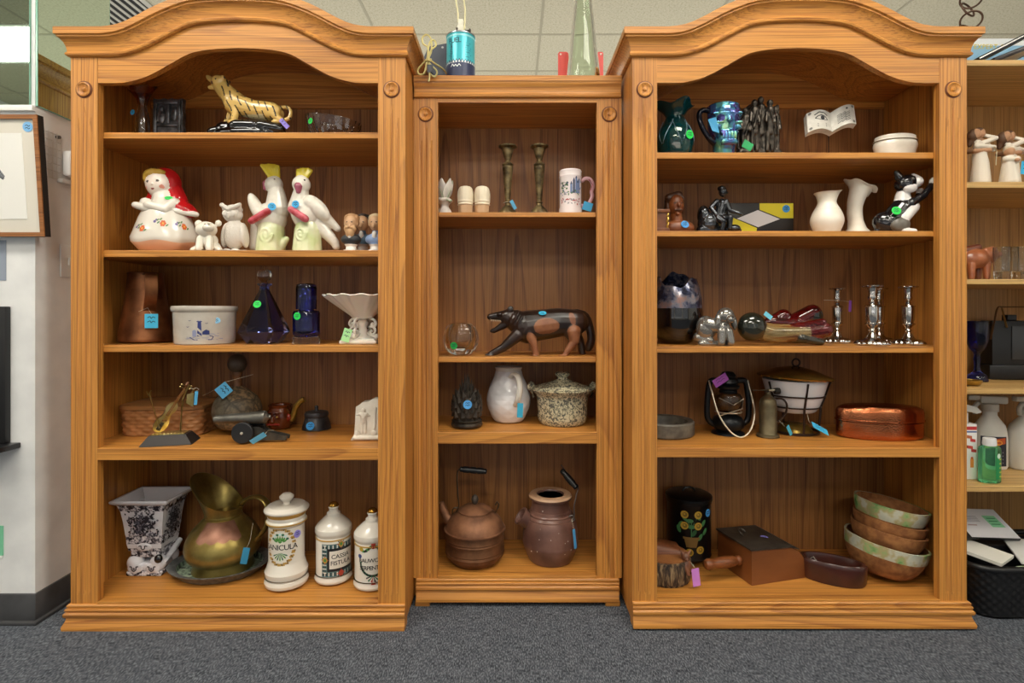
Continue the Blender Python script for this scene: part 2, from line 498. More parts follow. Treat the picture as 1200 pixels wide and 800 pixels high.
# unseen wall behind the camera; its three windows are added to bring in light
WZ0, WZ1 = .35, 2.75
added_wins = [(-4.4, -1.75), (-1.45, 1.45), (1.75, 4.2)]
b = MB(); b.box((X0, Y0 - .1, 0), (X1, Y0, WZ0), WALLM); b.box((X0, Y0 - .1, WZ1), (X1, Y0, HC), WALLM)
xx = [X0] + [v for w_ in added_wins for v in w_] + [X1]
for k in range(0, len(xx), 2): b.box((xx[k], Y0 - .1, WZ0), (xx[k + 1], Y0, WZ1), WALLM)
struct(b.build('wall_front', smooth=0))
t = NT('window_glass'); tr = t.n('ShaderNodeBsdfTransparent'); gl = t.n('ShaderNodeBsdfGlossy'); gl.inputs['Roughness'].default_value = .02
ms = t.n('ShaderNodeMixShader'); ms.inputs[0].default_value = .07; t.l(tr.outputs[0], ms.inputs[1]); t.l(gl.outputs[0], ms.inputs[2])
t.l(ms.outputs[0], t.t.nodes['Material Output'].inputs['Surface']); WGLASS = t.m
for k, (wa, wb) in enumerate(added_wins):
    b = MB(); fm = plain('#55575a', .4, .6)
    for lo, hi in (((wa, Y0 - .08, WZ0), (wb, Y0 - .02, WZ0 + .05)), ((wa, Y0 - .08, WZ1 - .05), (wb, Y0 - .02, WZ1)), ((wa, Y0 - .08, WZ0 + .05), (wa + .05, Y0 - .02, WZ1 - .05)), ((wb - .05, Y0 - .08, WZ0 + .05), (wb, Y0 - .02, WZ1 - .05))): b.box(lo, hi, fm)
    wr = struct(b.build('window_%d' % (k + 1), smooth=0))
    b = MB(); b.box((wa + .05, Y0 - .054, WZ0 + .05), (wb - .05, Y0 - .046, WZ1 - .05), WGLASS); b.build('pane', wr, 0)
    ld = bpy.data.lights.new('added_window_portal', 'AREA'); ld.shape = 'RECTANGLE'; ld.size = wb - wa; ld.size_y = WZ1 - WZ0; ld.cycles.is_portal = True
    lo_ = bpy.data.objects.new('added_window_portal', ld); COL.objects.link(lo_); lo_.location = ((wa + wb) / 2, Y0 - .12, (WZ0 + WZ1) / 2); lo_.rotation_euler = (PI / 2, 0, 0)
# lights: fluorescent troffers set in the ceiling grid
LP = 20.0
emit = NT('light_diffuser').set(col='#ffffff', ecol=(1.0, .975, .92), emit=LP, rough=.5)
for k, (x, y) in enumerate(LIGHTS):
    lab = 'white framed fluorescent ceiling panel in the ceiling grid'
    r = thing('ceiling_light', lab, 'ceiling light', (x, y, HC), 0, 'fluorescent ceiling panels')
    b = MB(); fm = plain('#e8e8e4', .5)
    for lo, hi in (((-.605, -.3, -.004), (.605, -.27, .01)), ((-.605, .27, -.004), (.605, .3, .01)), ((-.605, -.27, -.004), (-.575, .27, .01)), ((.575, -.27, -.004), (.605, .27, .01))): b.box(lo, hi, fm)
    b.build('light_frame', r, 0)
    b = MB(); b.box((-.575, -.27, .0), (.575, .27, .008), emit); b.build('diffuser', r, 0)
# unseen fill lights aimed up, added to brighten the ceiling behind bookcases and camera
for (x, y, p) in ((-2.0, 2.6, 52), (1.6, 2.6, 52), (0, -3.6, 50)):
    ld = bpy.data.lights.new('added_ceiling_fill', 'AREA'); ld.shape = 'RECTANGLE'; ld.size = 3.2; ld.size_y = 2.0; ld.energy = p; ld.color = (1, .97, .9)
    lo_ = bpy.data.objects.new('added_ceiling_fill', ld); COL.objects.link(lo_); lo_.location = (x, y, .9); lo_.rotation_euler = (PI, 0, 0)
# air vent seen past the mirrored column
r = thing('ceiling_vent', 'dark slatted air vent in the ceiling behind the mirrored column', 'vent', (-2.72, 1.95, HC))
b = MB(); vm = plain('#b9b7ad', .5, .3)
for lo, hi in (((-.3, -.3, -.012), (.3, -.26, -.003)), ((-.3, .26, -.012), (.3, .3, -.003)), ((-.3, -.26, -.012), (-.26, .26, -.003)), ((.26, -.26, -.012), (.3, .26, -.003))): b.box(lo, hi, vm)
b.build('vent_frame', r, 0)
b = MB(); b.box((-.26, -.26, -.006), (.26, .26, -.003), plain('#1c1c1c', .8)); b.build('vent_backing', r, 0)
b = MB()
for k in range(9): b.box((-.245 + k * .058, -.26, -.0115), (-.235 + k * .058 + .014, .26, -.008), vm)
b.build('vent_slats', r, 0)

# ---- mirrored column on the left
CXR = -1.613; CYF, CYB = .03, .36; CXL = CXR - .36
b = MB(); b.box((CXL, CYF, 0), (CXR, CYB, HC), speck('#d9d9d9', '#e6e6e5', 9, .7, bump=.12)); struct(b.build('wall_column', smooth=0))
ZB = H - (695 - CY) * (D + CYF) / F
b = MB(); bbm = speck('#3b3b3d', '#4a4a4c', 12, .45)
b.box((CXL - .006, CYF - .006, 0), (CXR + .006, CYB + .006, ZB), bbm, bev=.003)
b.box((CXL - .018, CYF - .018, 0), (CXR + .018, CYB + .018, .012), bbm, bev=.003)
struct(b.build('baseboard_left'))
mir = NT('mirror').set(col='#d5e6d6', rough=.02, metal=1.0)
edge = plain('#86b8a2', .2)
# front mirror and side mirror
ZM0 = H - (124 - CY) * (D + CYF) / F
b = MB(); b.box((CXL, CYF - .008, ZM0), (CXR - .012, CYF - .0015, HC - .02), edge); b.add([(CXL + .001, CYF - .0085, ZM0 + .001), (CXR - .013, CYF - .0085, ZM0 + .001), (CXR - .013, CYF - .0085, HC - .021), (CXL + .001, CYF - .0085, HC - .021)], [(0, 1, 2, 3)], mir)
tag(b.build('mirror', smooth=0), 'mirror panel on the front face of the white column, above the framed print', 'mirror')
b = MB(); b.box((CXR + .0015, CYF + .0, ZM0 + .0), (CXR + .008, CYB, HC - .02), edge); b.add([(CXR + .0085, CYF + .002, ZM0 + .002), (CXR + .0085, CYB - .002, ZM0 + .002), (CXR + .0085, CYB - .002, HC - .021), (CXR + .0085, CYF + .002, HC - .021)], [(0, 1, 2, 3)], mir)
tag(b.build('mirror', smooth=0), 'greenish mirror panel on the side of the column beside the left bookcase', 'mirror')
b = MB(); lm = plain('#e9e9e6', .5)
b.box((CXL, CYF - .014, ZM0 - .02), (CXR + .002, CYF - .0005, ZM0 - .001), lm, bev=.002)
tag(b.build('mirror_ledge'), 'white metal ledge strip under the front mirror panel', 'mirror trim')
# ================= oak bookcases =================
OZ, OX, OY = oak('z'), oak('x'), oak('y')
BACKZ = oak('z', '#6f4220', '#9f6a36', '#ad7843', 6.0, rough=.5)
def arch_shape(u, pts):
    for (a, b_) in zip(pts, pts[1:]):
        if u <= b_[0]:
            t = (u - a[0]) / (b_[0] - a[0]); return a[1] + (b_[1] - a[1]) * t
    return 0.0
def smooth_pts(p):
    q = spline([(a, b_, 0) for a, b_ in p], 6); return [(v.x, v.y) for v in q]
S0 = mpp(0)
TOPS = smooth_pts([(0, 1), (30, .975), (56, .9), (80, .71), (98, .51), (115, .286), (133, .09), (150, .01), (165, 0)])
BOTS = smooth_pts([(0, 1), (30, .965), (57, .85), (81, .54), (101, .27), (116, .12), (133, .02), (146, 0)])
def pilaster(root, x0, x1, yf, th, z0, z1, zrose, flute_top, flute_bot, part='pilaster'):
    b = MB(); w = x1 - x0
    cols = [(0, 0, -1)]
    for k, fr in enumerate((.29, .5, .71)):
        c = w * fr
        for dx, dp in ((-.0055, 0), (-.0028, .0035), (0, .0045), (.0028, .0035), (.0055, 0)): cols.append((c + dx, dp, k))
    cols.append((w, 0, -1))
    zt = [flute_top - .045, flute_top, flute_top - .045]
    rows = sorted({z0, flute_bot - .012, flute_bot, flute_top - .085, flute_top - .045, flute_top - .04, flute_top, z1})
    rows = [z0, flute_bot - .014, flute_bot, flute_top - .1, flute_top - .045, flute_top - .044, flute_top, z1]
    def dep(col, z):
        x, dp, k = col
        if k < 0 or dp == 0: return 0
        top = zt[k]
        if z < flute_bot - .01 or z > top - .0005: return 0
        return dp
    G = [[Vector((x0 + c[0], yf + dep(c, z), z)) for c in cols] for z in rows]
    b.grid(G, OZ)
    yb = yf + th
    b.add([(x0, yf, z0), (x1, yf, z0), (x1, yb, z0), (x0, yb, z0), (x0, yf, z1), (x1, yf, z1), (x1, yb, z1), (x0, yb, z1)],
          [(0, 3, 7, 4), (1, 5, 6, 2), (3, 2, 6, 7), (0, 1, 2, 3), (4, 7, 6, 5)], OZ)
    p = b.build(part, root, 30)
    q = MB(); r = .0285
    q.lathe([(r, 0), (r, .0012), (r - .002, .0012), (r - .0045, .005), (r - .008, .0062), (r - .013, .003), (r - .016, .0012), (.007, .0012), (.0055, .0055), (0, .0072)],
            OZ, 36, ((x0 + x1) / 2, yf, zrose), axis=(0, -1, 0), mats=[plain('#6e3c1c', .5)] * 3 + [OZ] * 8)
    q.build('rosette', p, 35)
    return p
def molding(b, path, prof, mat, zf=None):
    """sweep a profile (protrusion,z) along an open plan path with mitred corners; path points carry an extra rise index"""
    n = len(path); G = []
    for i, (P, rise) in enumerate(path):
        P = Vector(P)
        d1 = (P - Vector(path[i - 1][0])).normalized() if i else None
        d2 = (Vector(path[i + 1][0]) - P).normalized() if i < n - 1 else None
        d1 = d1 or d2; d2 = d2 or d1
        n1 = Vector((d1.y, -d1.x, 0)); n2 = Vector((d2.y, -d2.x, 0))
        m = (n1 + n2); m = m / (1 + n1.dot(n2)) if (1 + n1.dot(n2)) > .1 else n1
        G.append([P + m * p + Vector((0, 0, z + (rise[0] * (1 - s_) + rise[1] * s_))) for (p, z, s_) in prof])
    N = len(prof); vs = [v for row in G for v in row]; fs = []
    for i in range(n - 1):
        for k in range(N):
            k2 = (k + 1) % N
            fs.append((i * N + k, (i + 1) * N + k, (i + 1) * N + k2, i * N + k2))
    fs += [tuple(range(N)), tuple((n - 1) * N + k for k in range(N - 1, -1, -1))]
    b.add(vs, fs, mat)
def bookcase(label, x0, x1, o0, o1, yf, yb, ztop, zbase, shelves, arch=None, zhead=None, feet=False, rose_y=105, ft_y=122, fb_y=692, base_y=(708, 740)):
    root = thing('bookcase', label, 'bookcase', ((x0 + x1) / 2, yf, 0)); L = Vector(root.location)
    parts = []
    th = .026; cx = (x0 + x1) / 2
    zy = lambda py, Y=yf: H - (py - CY) * mpp(Y)
    zr, zf_, zb_ = zy(rose_y), zy(ft_y), zy(fb_y)
    for (a, c) in ((x0, o0), (o1, x1)): parts.append(pilaster(root, a, c, yf, th, zbase, ztop, zr, zf_, zb_))
    for xa in (x0 + .001, x1 - .013):
        b = MB(); b.box((xa, yf + th + .0005, .02), (xa + .012, yb, ztop), OZ); parts.append(b.build('side_panel', root, 0))
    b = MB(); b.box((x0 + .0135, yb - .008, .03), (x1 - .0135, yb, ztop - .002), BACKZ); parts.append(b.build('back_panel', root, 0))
    for (zt, tk, flush) in shelves:
        b = MB()
        if flush == 'fixed':
            b.box((o0 - .001, yf - .0015, zt - tk), (o1 + .001, yf + th + .002, zt), OX, bev=.002)
            b.box((x0 + .0135, yf + th + .002, zt - .022), (x1 - .0135, yb - .0085, zt), OX)
        elif flush == 'floor':
            b.box((o0 + .0005, yf - .004, zt - .02), (o1 - .0005, yf + th + .001, zt), OX, bev=.002)
            b.box((x0 + .0135, yf + th + .001, zt - .02), (x1 - .0135, yb - .0085, zt), OX)
        else: b.box((x0 + .0135, yf + th + .001, zt - tk), (x1 - .0135, yb - .0085, zt), OX, bev=.002)
        parts.append(b.build('shelf', root, 0))
    # head board + cornice
    if arch:
        pc, half, rise = arch          # centre pixel, rise in m
        xc = px_x(pc, 0); N = 64
        xs = [o0 + (o1 - o0) * k / N for k in range(N + 1)]
        rb = lambda x: rise * arch_shape(abs(x - xc) / S0, BOTS)
        rt = lambda x: rise * arch_shape(abs(x - xc) / S0, TOPS)
        b = MB(); yb2 = yf + th - .002; zt = zhead + (mpp(0) * 34)
        fr = [[Vector((x, yf + .001, zhead + rb(x))), Vector((x, yf + .001, zt + rt(x)))] for x in xs]
        bk = [[Vector((x, yb2, zhead + rb(x))), Vector((x, yb2, zt + rt(x)))] for x in xs]
        rows = []
        for k in range(N + 1): rows.append([fr[k][0], fr[k][1], bk[k][1], bk[k][0]])
        b.grid(rows, OX, closed_u=True); b.add(rows[0], [(0, 1, 2, 3)], OX); b.add(rows[-1], [(3, 2, 1, 0)], OX)
        parts.append(b.build('arched_head_board', root, 30))
        zc0 = ztop - .0005
        u = mpp(0)
        # (protrusion, z above cornice bottom, blend to outer curve)
        prof = [(-.02, 0, .3), (.006, 0, .3), (.011, .004, .3), (.012, .009, .32), (.009, .014, .35), (.007, .0165, .4), (.009, .03, .55), (.014, .044, .7), (.022, .054, .8),
                (.027, .057, .85), (.027, .0615, .87), (.031, .063, .9), (.033, .064, .92), (.033, .085, 1), (.03, .0875, 1), (-.02, .0875, 1)]
        path = [((x0, yb, 0), (0, 0))]
        allx = [x0] + [x for x in xs] + [x1]
        path += [((x, yf, 0), (rb(x) if o0 <= x <= o1 else 0, rt(x) if o0 <= x <= o1 else 0)) for x in allx]
        path += [((x1, yb, 0), (0, 0))]
        b = MB(); molding(b, [((p[0], p[1], zc0), r) for p, r in path], prof, OX); parts.append(b.build('cornice', root, 32))
        b = MB(); xs2 = [x0 + .02 + (x1 - x0 - .04) * k / 48 for k in range(49)]
        rows = [[Vector((x, yf + th, ztop - .004 + rt(x))), Vector((x, yb, ztop - .004 + rt(x))), Vector((x, yb, ztop + .008 + rt(x))), Vector((x, yf + th, ztop + .008 + rt(x)))] for x in xs2]
        b.grid(rows, OX, closed_u=True); b.add(rows[0], [(0, 1, 2, 3)], OX); b.add(rows[-1], [(3, 2, 1, 0)], OX)
        parts.append(b.build('top_panel', root, 30))
        b = MB(); rows = [[Vector((x, yb - .022, zy(129, yb))), Vector((x, yb - .0085, zy(129, yb))), Vector((x, yb - .0085, ztop - .006 + rt(x))), Vector((x, yb - .022, ztop - .006 + rt(x)))] for x in xs2]
        b.grid(rows, OX, closed_u=True); b.add(rows[0], [(0, 1, 2, 3)], OX); b.add(rows[-1], [(3, 2, 1, 0)], OX)
        parts.append(b.build('back_rail', root, 30))
    else:
        b = MB(); b.box((o0, yf + .001, zhead), (o1, yf + th - .002, ztop), OX); parts.append(b.build('head_board', root, 0))
        hgt = zy(88, yf - .021) - ztop; q = hgt / .0875
        prof = [(-.02, 0, 0), (.006, 0, 0), (.010, .004 * q, 0), (.011, .010 * q, 0), (.008, .016 * q, 0), (.0065, .02 * q, 0), (.008, .035 * q, 0), (.012, .046 * q, 0), (.017, .054 * q, 0),
                (.0185, .058 * q, 0), (.0185, .0625 * q, 0), (.021, .0635 * q, 0), (.021, .085 * q, 0), (.019, .0875 * q, 0), (-.02, .0875 * q, 0)]
        xa, xb = x0 + .014, x1 - .014
        b = MB(); molding(b, [((xa - .01, yf, ztop), (0, 0)), ((xb + .01, yf, ztop), (0, 0))], prof, OX); parts.append(b.build('cornice', root, 32))
        b = MB(); b.box((x0 + .0135, yf + .02, ztop - .004), (x1 - .0135, yb - .009, ztop + hgt - .004), OX); parts.append(b.build('top_panel', root, 0))
        b = MB(); b.box((x0 + .0135, yb - .022, zy(150, yb)), (x1 - .0135, yb - .0085, ztop - .005), OX); parts.append(b.build('back_rail', root, 0))
    # base moulding
    zb1 = zbase; zb0 = zy(base_y[1], yf - .02); hh = zb1 - zb0
    prof = [(-.03, 0, 0), (.018, 0, 0), (.019, .12 * hh, 0), (.0165, .2 * hh, 0), (.011, .34 * hh, 0), (.0085, .46 * hh, 0), (.013, .5 * hh, 0), (.0155, .55 * hh, 0), (.0155, .64 * hh, 0), (.012, .69 * hh, 0), (.009, .71 * hh, 0),
            (.0115, .74 * hh, 0), (.0125, .79 * hh, 0), (.0105, .84 * hh, 0), (.006, .86 * hh, 0), (.008, .89 * hh, 0), (.0085, .95 * hh, 0), (.005, 1.0 * hh, 0), (-.03, 1.0 * hh, 0)]
    b = MB(); ins = .0 if not feet else 0.02
    if feet: molding(b, [((x0 + .012, yf, zb0), (0, 0)), ((x1 - .012, yf, zb0), (0, 0))], prof, OX)
    elif cx < 0: molding(b, [((x0, yf + .3, zb0), (0, 0)), ((x0, yf, zb0), (0, 0)), ((x1, yf, zb0), (0, 0))], prof, OX)
    else: molding(b, [((x0, yf, zb0), (0, 0)), ((x1, yf, zb0), (0, 0)), ((x1, yf + .3, zb0), (0, 0))], prof, OX)
    parts.append(b.build('base_molding', root, 32))
    if feet:
        for (a, c) in ((x0 + .008, x0 + .06), (x1 - .06, x1 - .008)):
            b = MB(); b.box((a, yf - .012, .0005), (c, yf + .03, zb0 - .0005), OX, bev=.002); parts.append(b.build('foot', root, 0))
    for p in parts:                         # local coordinates relative to the bookcase's base
        p.data.transform(Matrix.Translation(-L))
        for ch in p.children: ch.data.transform(Matrix.Translation(-L))
    return root
def zs(py, Y): return H - (py - CY) * mpp(Y)
XL = (px_x(83, 0), px_x(475, 0), px_x(114.4, 0), px_x(443, 0))
XR = (px_x(741, 0), px_x(1133, 0), px_x(770, 0), px_x(1101, 0))
YM = .144
XM = (px_x(484.5, YM), px_x(728.5, YM), px_x(513, YM), px_x(699.5, YM))
YSB = .39; YMB = .46; YS = .027
L1, L2, L3, L4, L5 = zs(155, YS), zs(293, YS), zs(404.5, YS), zs(525, 0), zs(704.5, 0)
R1, R2, R3, R4, R5 = zs(178.5, YS), zs(270.5, YS), zs(406, YS), zs(524.5, 0), zs(702, 0)
YMS = YM + .027
M1, M2, M3, M4 = zs(248.5, YMS), zs(418, YMS), zs(506, YM), zs(674, YM)
rise = mpp(0) * 41
bookcase('tall oak bookcase with arched top beside the white column', XL[0], XL[1], XL[2], XL[3], 0, YSB, zs(67, 0), zs(707, 0),
         [(L1, .021, ''), (L2, .023, ''), (L3, .023, ''), (L4, .04, 'fixed'), (L5, .02, 'floor')], arch=(280, 165, rise), zhead=zs(97, 0))
bookcase('tall oak bookcase with arched top holding the stacked cork bowls', XR[0], XR[1], XR[2], XR[3], 0, YSB, zs(67, 0), zs(704, 0),
         [(R1, .021, ''), (R2, .019, ''), (R3, .021, ''), (R4, .032, 'fixed'), (R5, .02, 'floor')], arch=(936, 165, rise), zhead=zs(97, 0), base_y=(705, 737))
bookcase('narrow flat-topped oak bookcase standing between the two arched ones', XM[0], XM[1], XM[2], XM[3], YM, YMB, zs(115, YM), zs(677, YM),
         [(M1, .018, ''), (M2, .02, ''), (M3, .042, 'fixed'), (M4, .02, 'floor')], zhead=zs(120, YM), feet=True, rose_y=134, ft_y=150, fb_y=668, base_y=(677, 706))
# ================= left bookcase: contents =================
WHITE = NT('white_glaze').set(col='#dfd8cc', rough=.18, coat=.3)
BISQUE = plain('#e9e2d8', .5)
def surf(b, f, nu, nv, u0, u1, v0, v1, mat):
    b.grid([[f(u0 + (u1 - u0) * i / nu, v0 + (v1 - v0) * j / nv) for i in range(nu + 1)] for j in range(nv + 1)], mat)
# ---- top shelf
it = Item('glass_vase', 'clear glass vase with a frilled amber mouth on the top shelf', 'vase', 167, L1, .15)
b = MB(); cl = glass('#eceae4'); am = glass('#c98a4a', .03)
def fr(r, z, a):
    k = max(0, (z - it.Z(124)) / 22.0)
    return (r * (1 + .12 * k * math.sin(6 * a)), z + 5 * k * k * math.cos(a - .5) + 1.2 * k * math.sin(6 * a))
b.lathe(it.pr((0, 170), (9, 170), (10, 166), (10, 150), (9, 138), (6, 128), (5.5, 124), (8, 116), (13, 109), (17, 105), (15.6, 105.5), (11, 111), (6, 118), (3.6, 124), (4, 130), (7, 140), (7.6, 158), (6, 161), (0, 161)), cl, 36, fn=fr,
        mats=[cl] * 6 + [am] * 6 + [cl] * 9)
b.build('glass_body', it.root)
sticker(it.root, it.p(157.5, 133, -3), (-.3, -1, .1), 3.2)
it = Item('pewter_plaque', 'small square dark pewter relief plaque beside the amber-mouthed vase', 'plaque', 197, L1, .17)
pw = speck('#3d3d3c', '#77767a', 40, .38, .8, bump=.5)
b = MB(); out = []
for k in range(40):
    a = 2 * PI * k / 40; q = 1 / max(abs(math.cos(a)), abs(math.sin(a)))
    out.append((17 * math.cos(a) * q * (1 + .03 * math.sin(9 * a)), it.Z(140) + 24 * math.sin(a) * q * (1 + .03 * math.sin(11 * a))))
out = [(x, max(z, 0)) for x, z in out]
b.prism(out, 0, 6, pw); b.build('plaque_body', it.root, 30)
b = MB()
for x0, x1, z0, z1 in ((-16, 16, it.Z(123), it.Z(118)), (-16, -12, 8, it.Z(120)), (12, 16, 8, it.Z(120)), (-16, 16, 3, 9), (-13, 13, it.Z(149), it.Z(146)), (-1, 3, it.Z(146), it.Z(123))): b.box((x0, -3, z0), (x1, .5, z1), pw, bev=.8)
b.build('raised_border', it.root)
b = sculpt([('e', (-7, -1, it.Z(128)), (3, 2, 3.4), None, 0), ('e', (-7, -1, it.Z(138)), (4.5, 2.5, 8), None, 0), ('c', (-5, -2, it.Z(134)), (1, -2, it.Z(141)), 1.6, 1.2, 0), ('c', (-9, -2, it.Z(134)), (-11, -2, it.Z(143)), 1.6, 1.2, 0), ('e', (7, 0, it.Z(134)), (4, 2, 9), None, 0)], .7, [pw])
b.build('relief_figure', it.root)
# tiger
it = Item('tiger_figurine', 'yellow ceramic tiger with black stripes roaring on a glossy black base', 'figurine', 292, L1, .14)
blk = plain('#0b0b0c', .12, coat=.5)
P = it.p
b = sculpt([('c', P(262, 152, 0), P(326, 152, 0), 9, 9, 0), ('c', P(250, 156, -4), P(266, 154, 0), 5, 8, 0), ('c', P(278, 149, -5), P(300, 150, -6), 7, 7, 0), ('c', P(308, 150, -6), P(330, 153, -4), 7, 6, 0), ('e', P(290, 158, 0), (44, 14, 8), None, 0)], 1.6, [blk], 3)
b.v = [Vector((v.x, v.y, max(v.z, 0))) for v in b.v]
b.build('rock_base', it.root)
yl, bk, wh, rd = plain('#d8b468', .22, coat=.3), plain('#2c2218', .3), plain('#e8d9a8', .25), plain('#5a2018', .4)
pr = []
for s_ in (-1, 1):
    y = 5.5 * s_
    if s_ < 0: pr += [('c', P(277, 126, y), P(279, 137, y - 1), 6, 4, 0), ('c', P(279, 137, y - 1), P(277, 146, y - 2), 4, 3.2, 0), ('e', P(275, 146, y - 2), (5, 3, 2.5), None, 0)]
    else: pr += [('c', P(271, 126, y), P(265, 138, y), 5.5, 3.8, 0), ('c', P(265, 138, y), P(259, 147, y), 3.6, 3, 0), ('e', P(257, 148, y), (4.5, 3, 2.4), None, 0)]
    pr += [('e', P(319, 132, y), (12, 5.5, 9), None, 0), ('c', P(322, 136, y), P(331, 143, y), 5, 3.4, 0), ('e', P(327, 145, y), (7, 3.2, 2.4), None, 0)]
pr += [('c', P(275, 122), P(298, 129), 12.5, 11, 0), ('c', P(298, 129), P(318, 131), 11, 11, 0), ('c', P(259, 102), P(275, 119), 8.5, 12.5, 0), ('e', P(258, 97.5), (10, 9, 8.5), (0, .5, 0), 0),
       ('c', P(253, 97), P(245, 92), 5, 3.2, 0), ('c', P(254, 102), P(246, 103), 3.8, 2.4, 0), ('e', P(244, 90.5), (2.6, 3, 2), None, 0), ('e', P(264, 94, -6), (3.2, 2, 3), None, 0), ('e', P(264, 94, 6), (3.2, 2, 3), None, 0)]
tl = spline([P(326, 126, 2), P(336, 126, 1), P(341, 132, -1), P(340, 140, -3), P(334, 143, -5)], 3)
for q0, q1 in zip(tl, tl[1:]): pr.append(('c', q0, q1, 2.4, 2.3, 0))
pr += [('e', P(257.5, 96.5, -7.2), (1.6, 2, 1.6), None, -2), ('e', P(257.5, 96.5, 7.2), (1.6, 2, 1.6), None, -2), ('c', P(252, 99.5, -6), P(246, 97.5, -4), 1.6, 1.2, -4), ('c', P(252, 99.5, 6), P(246, 97.5, 4), 1.6, 1.2, -4), ('e', P(242.5, 90, 0), (1.8, 2.5, 1.5), None, -2)]
def stripes(c, idx):
    x, z = c[:, 0], c[:, 2]; ax = x * .8 + (z - it.Z(125)) * .5
    ph = (x * .92 + (z - it.Z(125)) * .38) * .97 + .5 * np.sin(z * .3)
    w = (np.sin(ph) > .74) & (np.sin(z * .36 + np.floor((ph - PI / 2) / (2 * PI) + .5) * 2.1) > -.6)
    top = (z > it.Z(139) + 5 * np.sin(x * .9)) & (x > it.X(262)) | (x > it.X(308)) & (z > it.Z(143))
    idx = idx.copy(); idx[(idx == 0) & w & top] = 1
    idx[(idx == 0) & (z < it.Z(137)) & (x > it.X(283)) & (x < it.X(312))] = 2
    return idx
sculpt(pr, 1.0, [yl, bk, wh, rd], 3, stripes).build('tiger_body', it.root)
price_tag(it.root, P(339, 150, -14), 5, 13, (0, -.75, 0), PURPLE, 'purple')
it = Item('cut_glass_bowl', 'oval cut glass bowl with a green sticker at the right end of the tiger shelf', 'bowl', 391, L1, .16)
b = MB(); cg = glass('#e6e2dc', .04)
def cut(r, z, a): return (r * (1 + .035 * math.sin(22 * a) * (1 if 3 < z < 22 else 0)), z * (1 - .0055 * r * math.cos(a)) if z > 3 else z)
b.lathe(it.pr((0, 166), (22, 166), (28, 158), (32, 148), (34, 142), (34, 141), (32.5, 141), (30, 149), (25, 157), (19, 162), (0, 162)), cg, 66, sy=.62, fn=cut)
b.build('glass_body', it.root, 20)
sticker(it.root, it.p(369, 147, -14), (-.5, -1, .1), 3.4, GREEN, 'green')

# ---- second shelf
# ceramic lady cookie jar
it = Item('cookie_jar', 'white ceramic lady cookie jar with a red headscarf and flowered skirt', 'cookie jar', 194, L2, .15)
P = it.p; glz = WHITE
b = MB()
def hem(r, z, a):
    k = max(0, 1 - z / 26.0); return (r * (1 + .05 * k * math.sin(5 * a + .6)), max(0, z + (2.2 * k * math.sin(5 * a + 2) if 3 < z < 22 else 0)))
pk = plain('#e3b394', .3)
b.lathe(it.pr((26, 298), (30, 296), (36, 292), (42, 286), (43, 281), (39, 270), (34, 258), (29, 248), (23, 240), (0, 239)), glz, 60, sy=.85, fn=hem, mats=[glz, pk, pk, glz])
g0 = lambda u, v, l=0: None
def skirt(u, v, l=0):
    r = np.interp(it.py0 - v, [240, 248, 258, 270, 281, 286], [23, 29, 34, 39, 43, 42]) * it.c + l + .25
    a = it.acam + u / 40; return Vector((r * math.cos(a), r * .85 * math.sin(a), v))
og, gn, vi = plain('#d2622f', .3), plain('#5d7f4a', .3), plain('#6b5a8e', .3)
for (x, y) in ((-6, 266), (22, 268), (-33, 272)):
    for k in range(6): dab_disc(b, skirt, x + 2.6 * math.cos(k), it.Z(y) + 2.4 * math.sin(k * 1.05), 1.6, 1.5, og)
    dab_disc(b, skirt, x, it.Z(y), 1.2, 1.2, plain('#e8b04a', .3), .3)
    for dx, dy in ((-6, 1), (-7, 4), (-3, 5), (5, -2)): dab_disc(b, skirt, x + dx, it.Z(y) + dy, 2.2, .9, gn, rot=.6)
    dab_disc(b, skirt, x - 11, it.Z(y) + 2, 2, 1.6, vi); dab_disc(b, skirt, x - 9, it.Z(y) + 4.2, 1.3, 1.1, vi)
b.build('skirt_base', it.root)
red, skin, hair, dkk, mo = plain('#b3161c', .15, coat=.4), plain('#ecdccf', .2, coat=.3), plain('#c49a3f', .25), plain('#3b3230', .3), plain('#8b2b2b', .3)
ck = plain('#dc8d78', .3)
pr = [('c', P(196, 247), P(194, 234), 22, 14, 0), ('c', P(177, 240, -9), P(186, 248, -16), 6.5, 5.5, 0), ('c', P(186, 248, -16), P(171, 244, -18), 5.5, 4, 0), ('c', P(210, 241, -9), P(204, 249, -17), 7, 5.5, 0), ('c', P(204, 249, -17), P(186, 244, -19), 5.5, 4.5, 0),
      ('e', P(212, 243, 2), (20, 16, 9), (0, .5, 0), 1), ('e', P(177, 240, 3), (13, 14, 7), (0, -.4, 0), 1), ('c', P(214, 250, -12), P(231, 252, -2), 3.4, 3.4, 0), ('c', P(204, 246, -14), P(216, 250, -11), 3, 3.4, 0),
      ('e', P(189, 217, -4), (15, 12, 15), None, 2), ('e', P(192, 214.5, 3), (18, 14, 18.5), None, 1), ('c', P(200, 222, 4), P(206, 236, 3), 11, 12, 1), ('c', P(180, 224, 4), P(178, 234, 3), 7, 8, 1),
      ('e', P(183, 205.5, -9), (9.5, 6, 5), (0, -.35, 0), 3), ('e', P(191, 204.5, -9), (8, 5, 4), None, 3), ('e', P(177.5, 211, -8), (4, 5, 6), None, 3),
      ('e', P(188.5, 219.5, -16.5), (1, 2, .7), None, 2)]
for (x, y, r, m_) in ((182.5, 216, (1.9, 4, 1.4), 4), (194, 215.5, (1.9, 4, 1.4), 4), (188, 224.5, (1.9, 4, 1.2), 5), (198, 222, (2.6, 5, 2.4), 6), (179, 223, (2, 5, 2), 6)): pr.append(('e', P(x, y, -14), r, None, -m_ - 1))
sculpt(pr, 1.3, [glz, red, skin, hair, dkk, mo, ck], 3).build('lid', it.root)
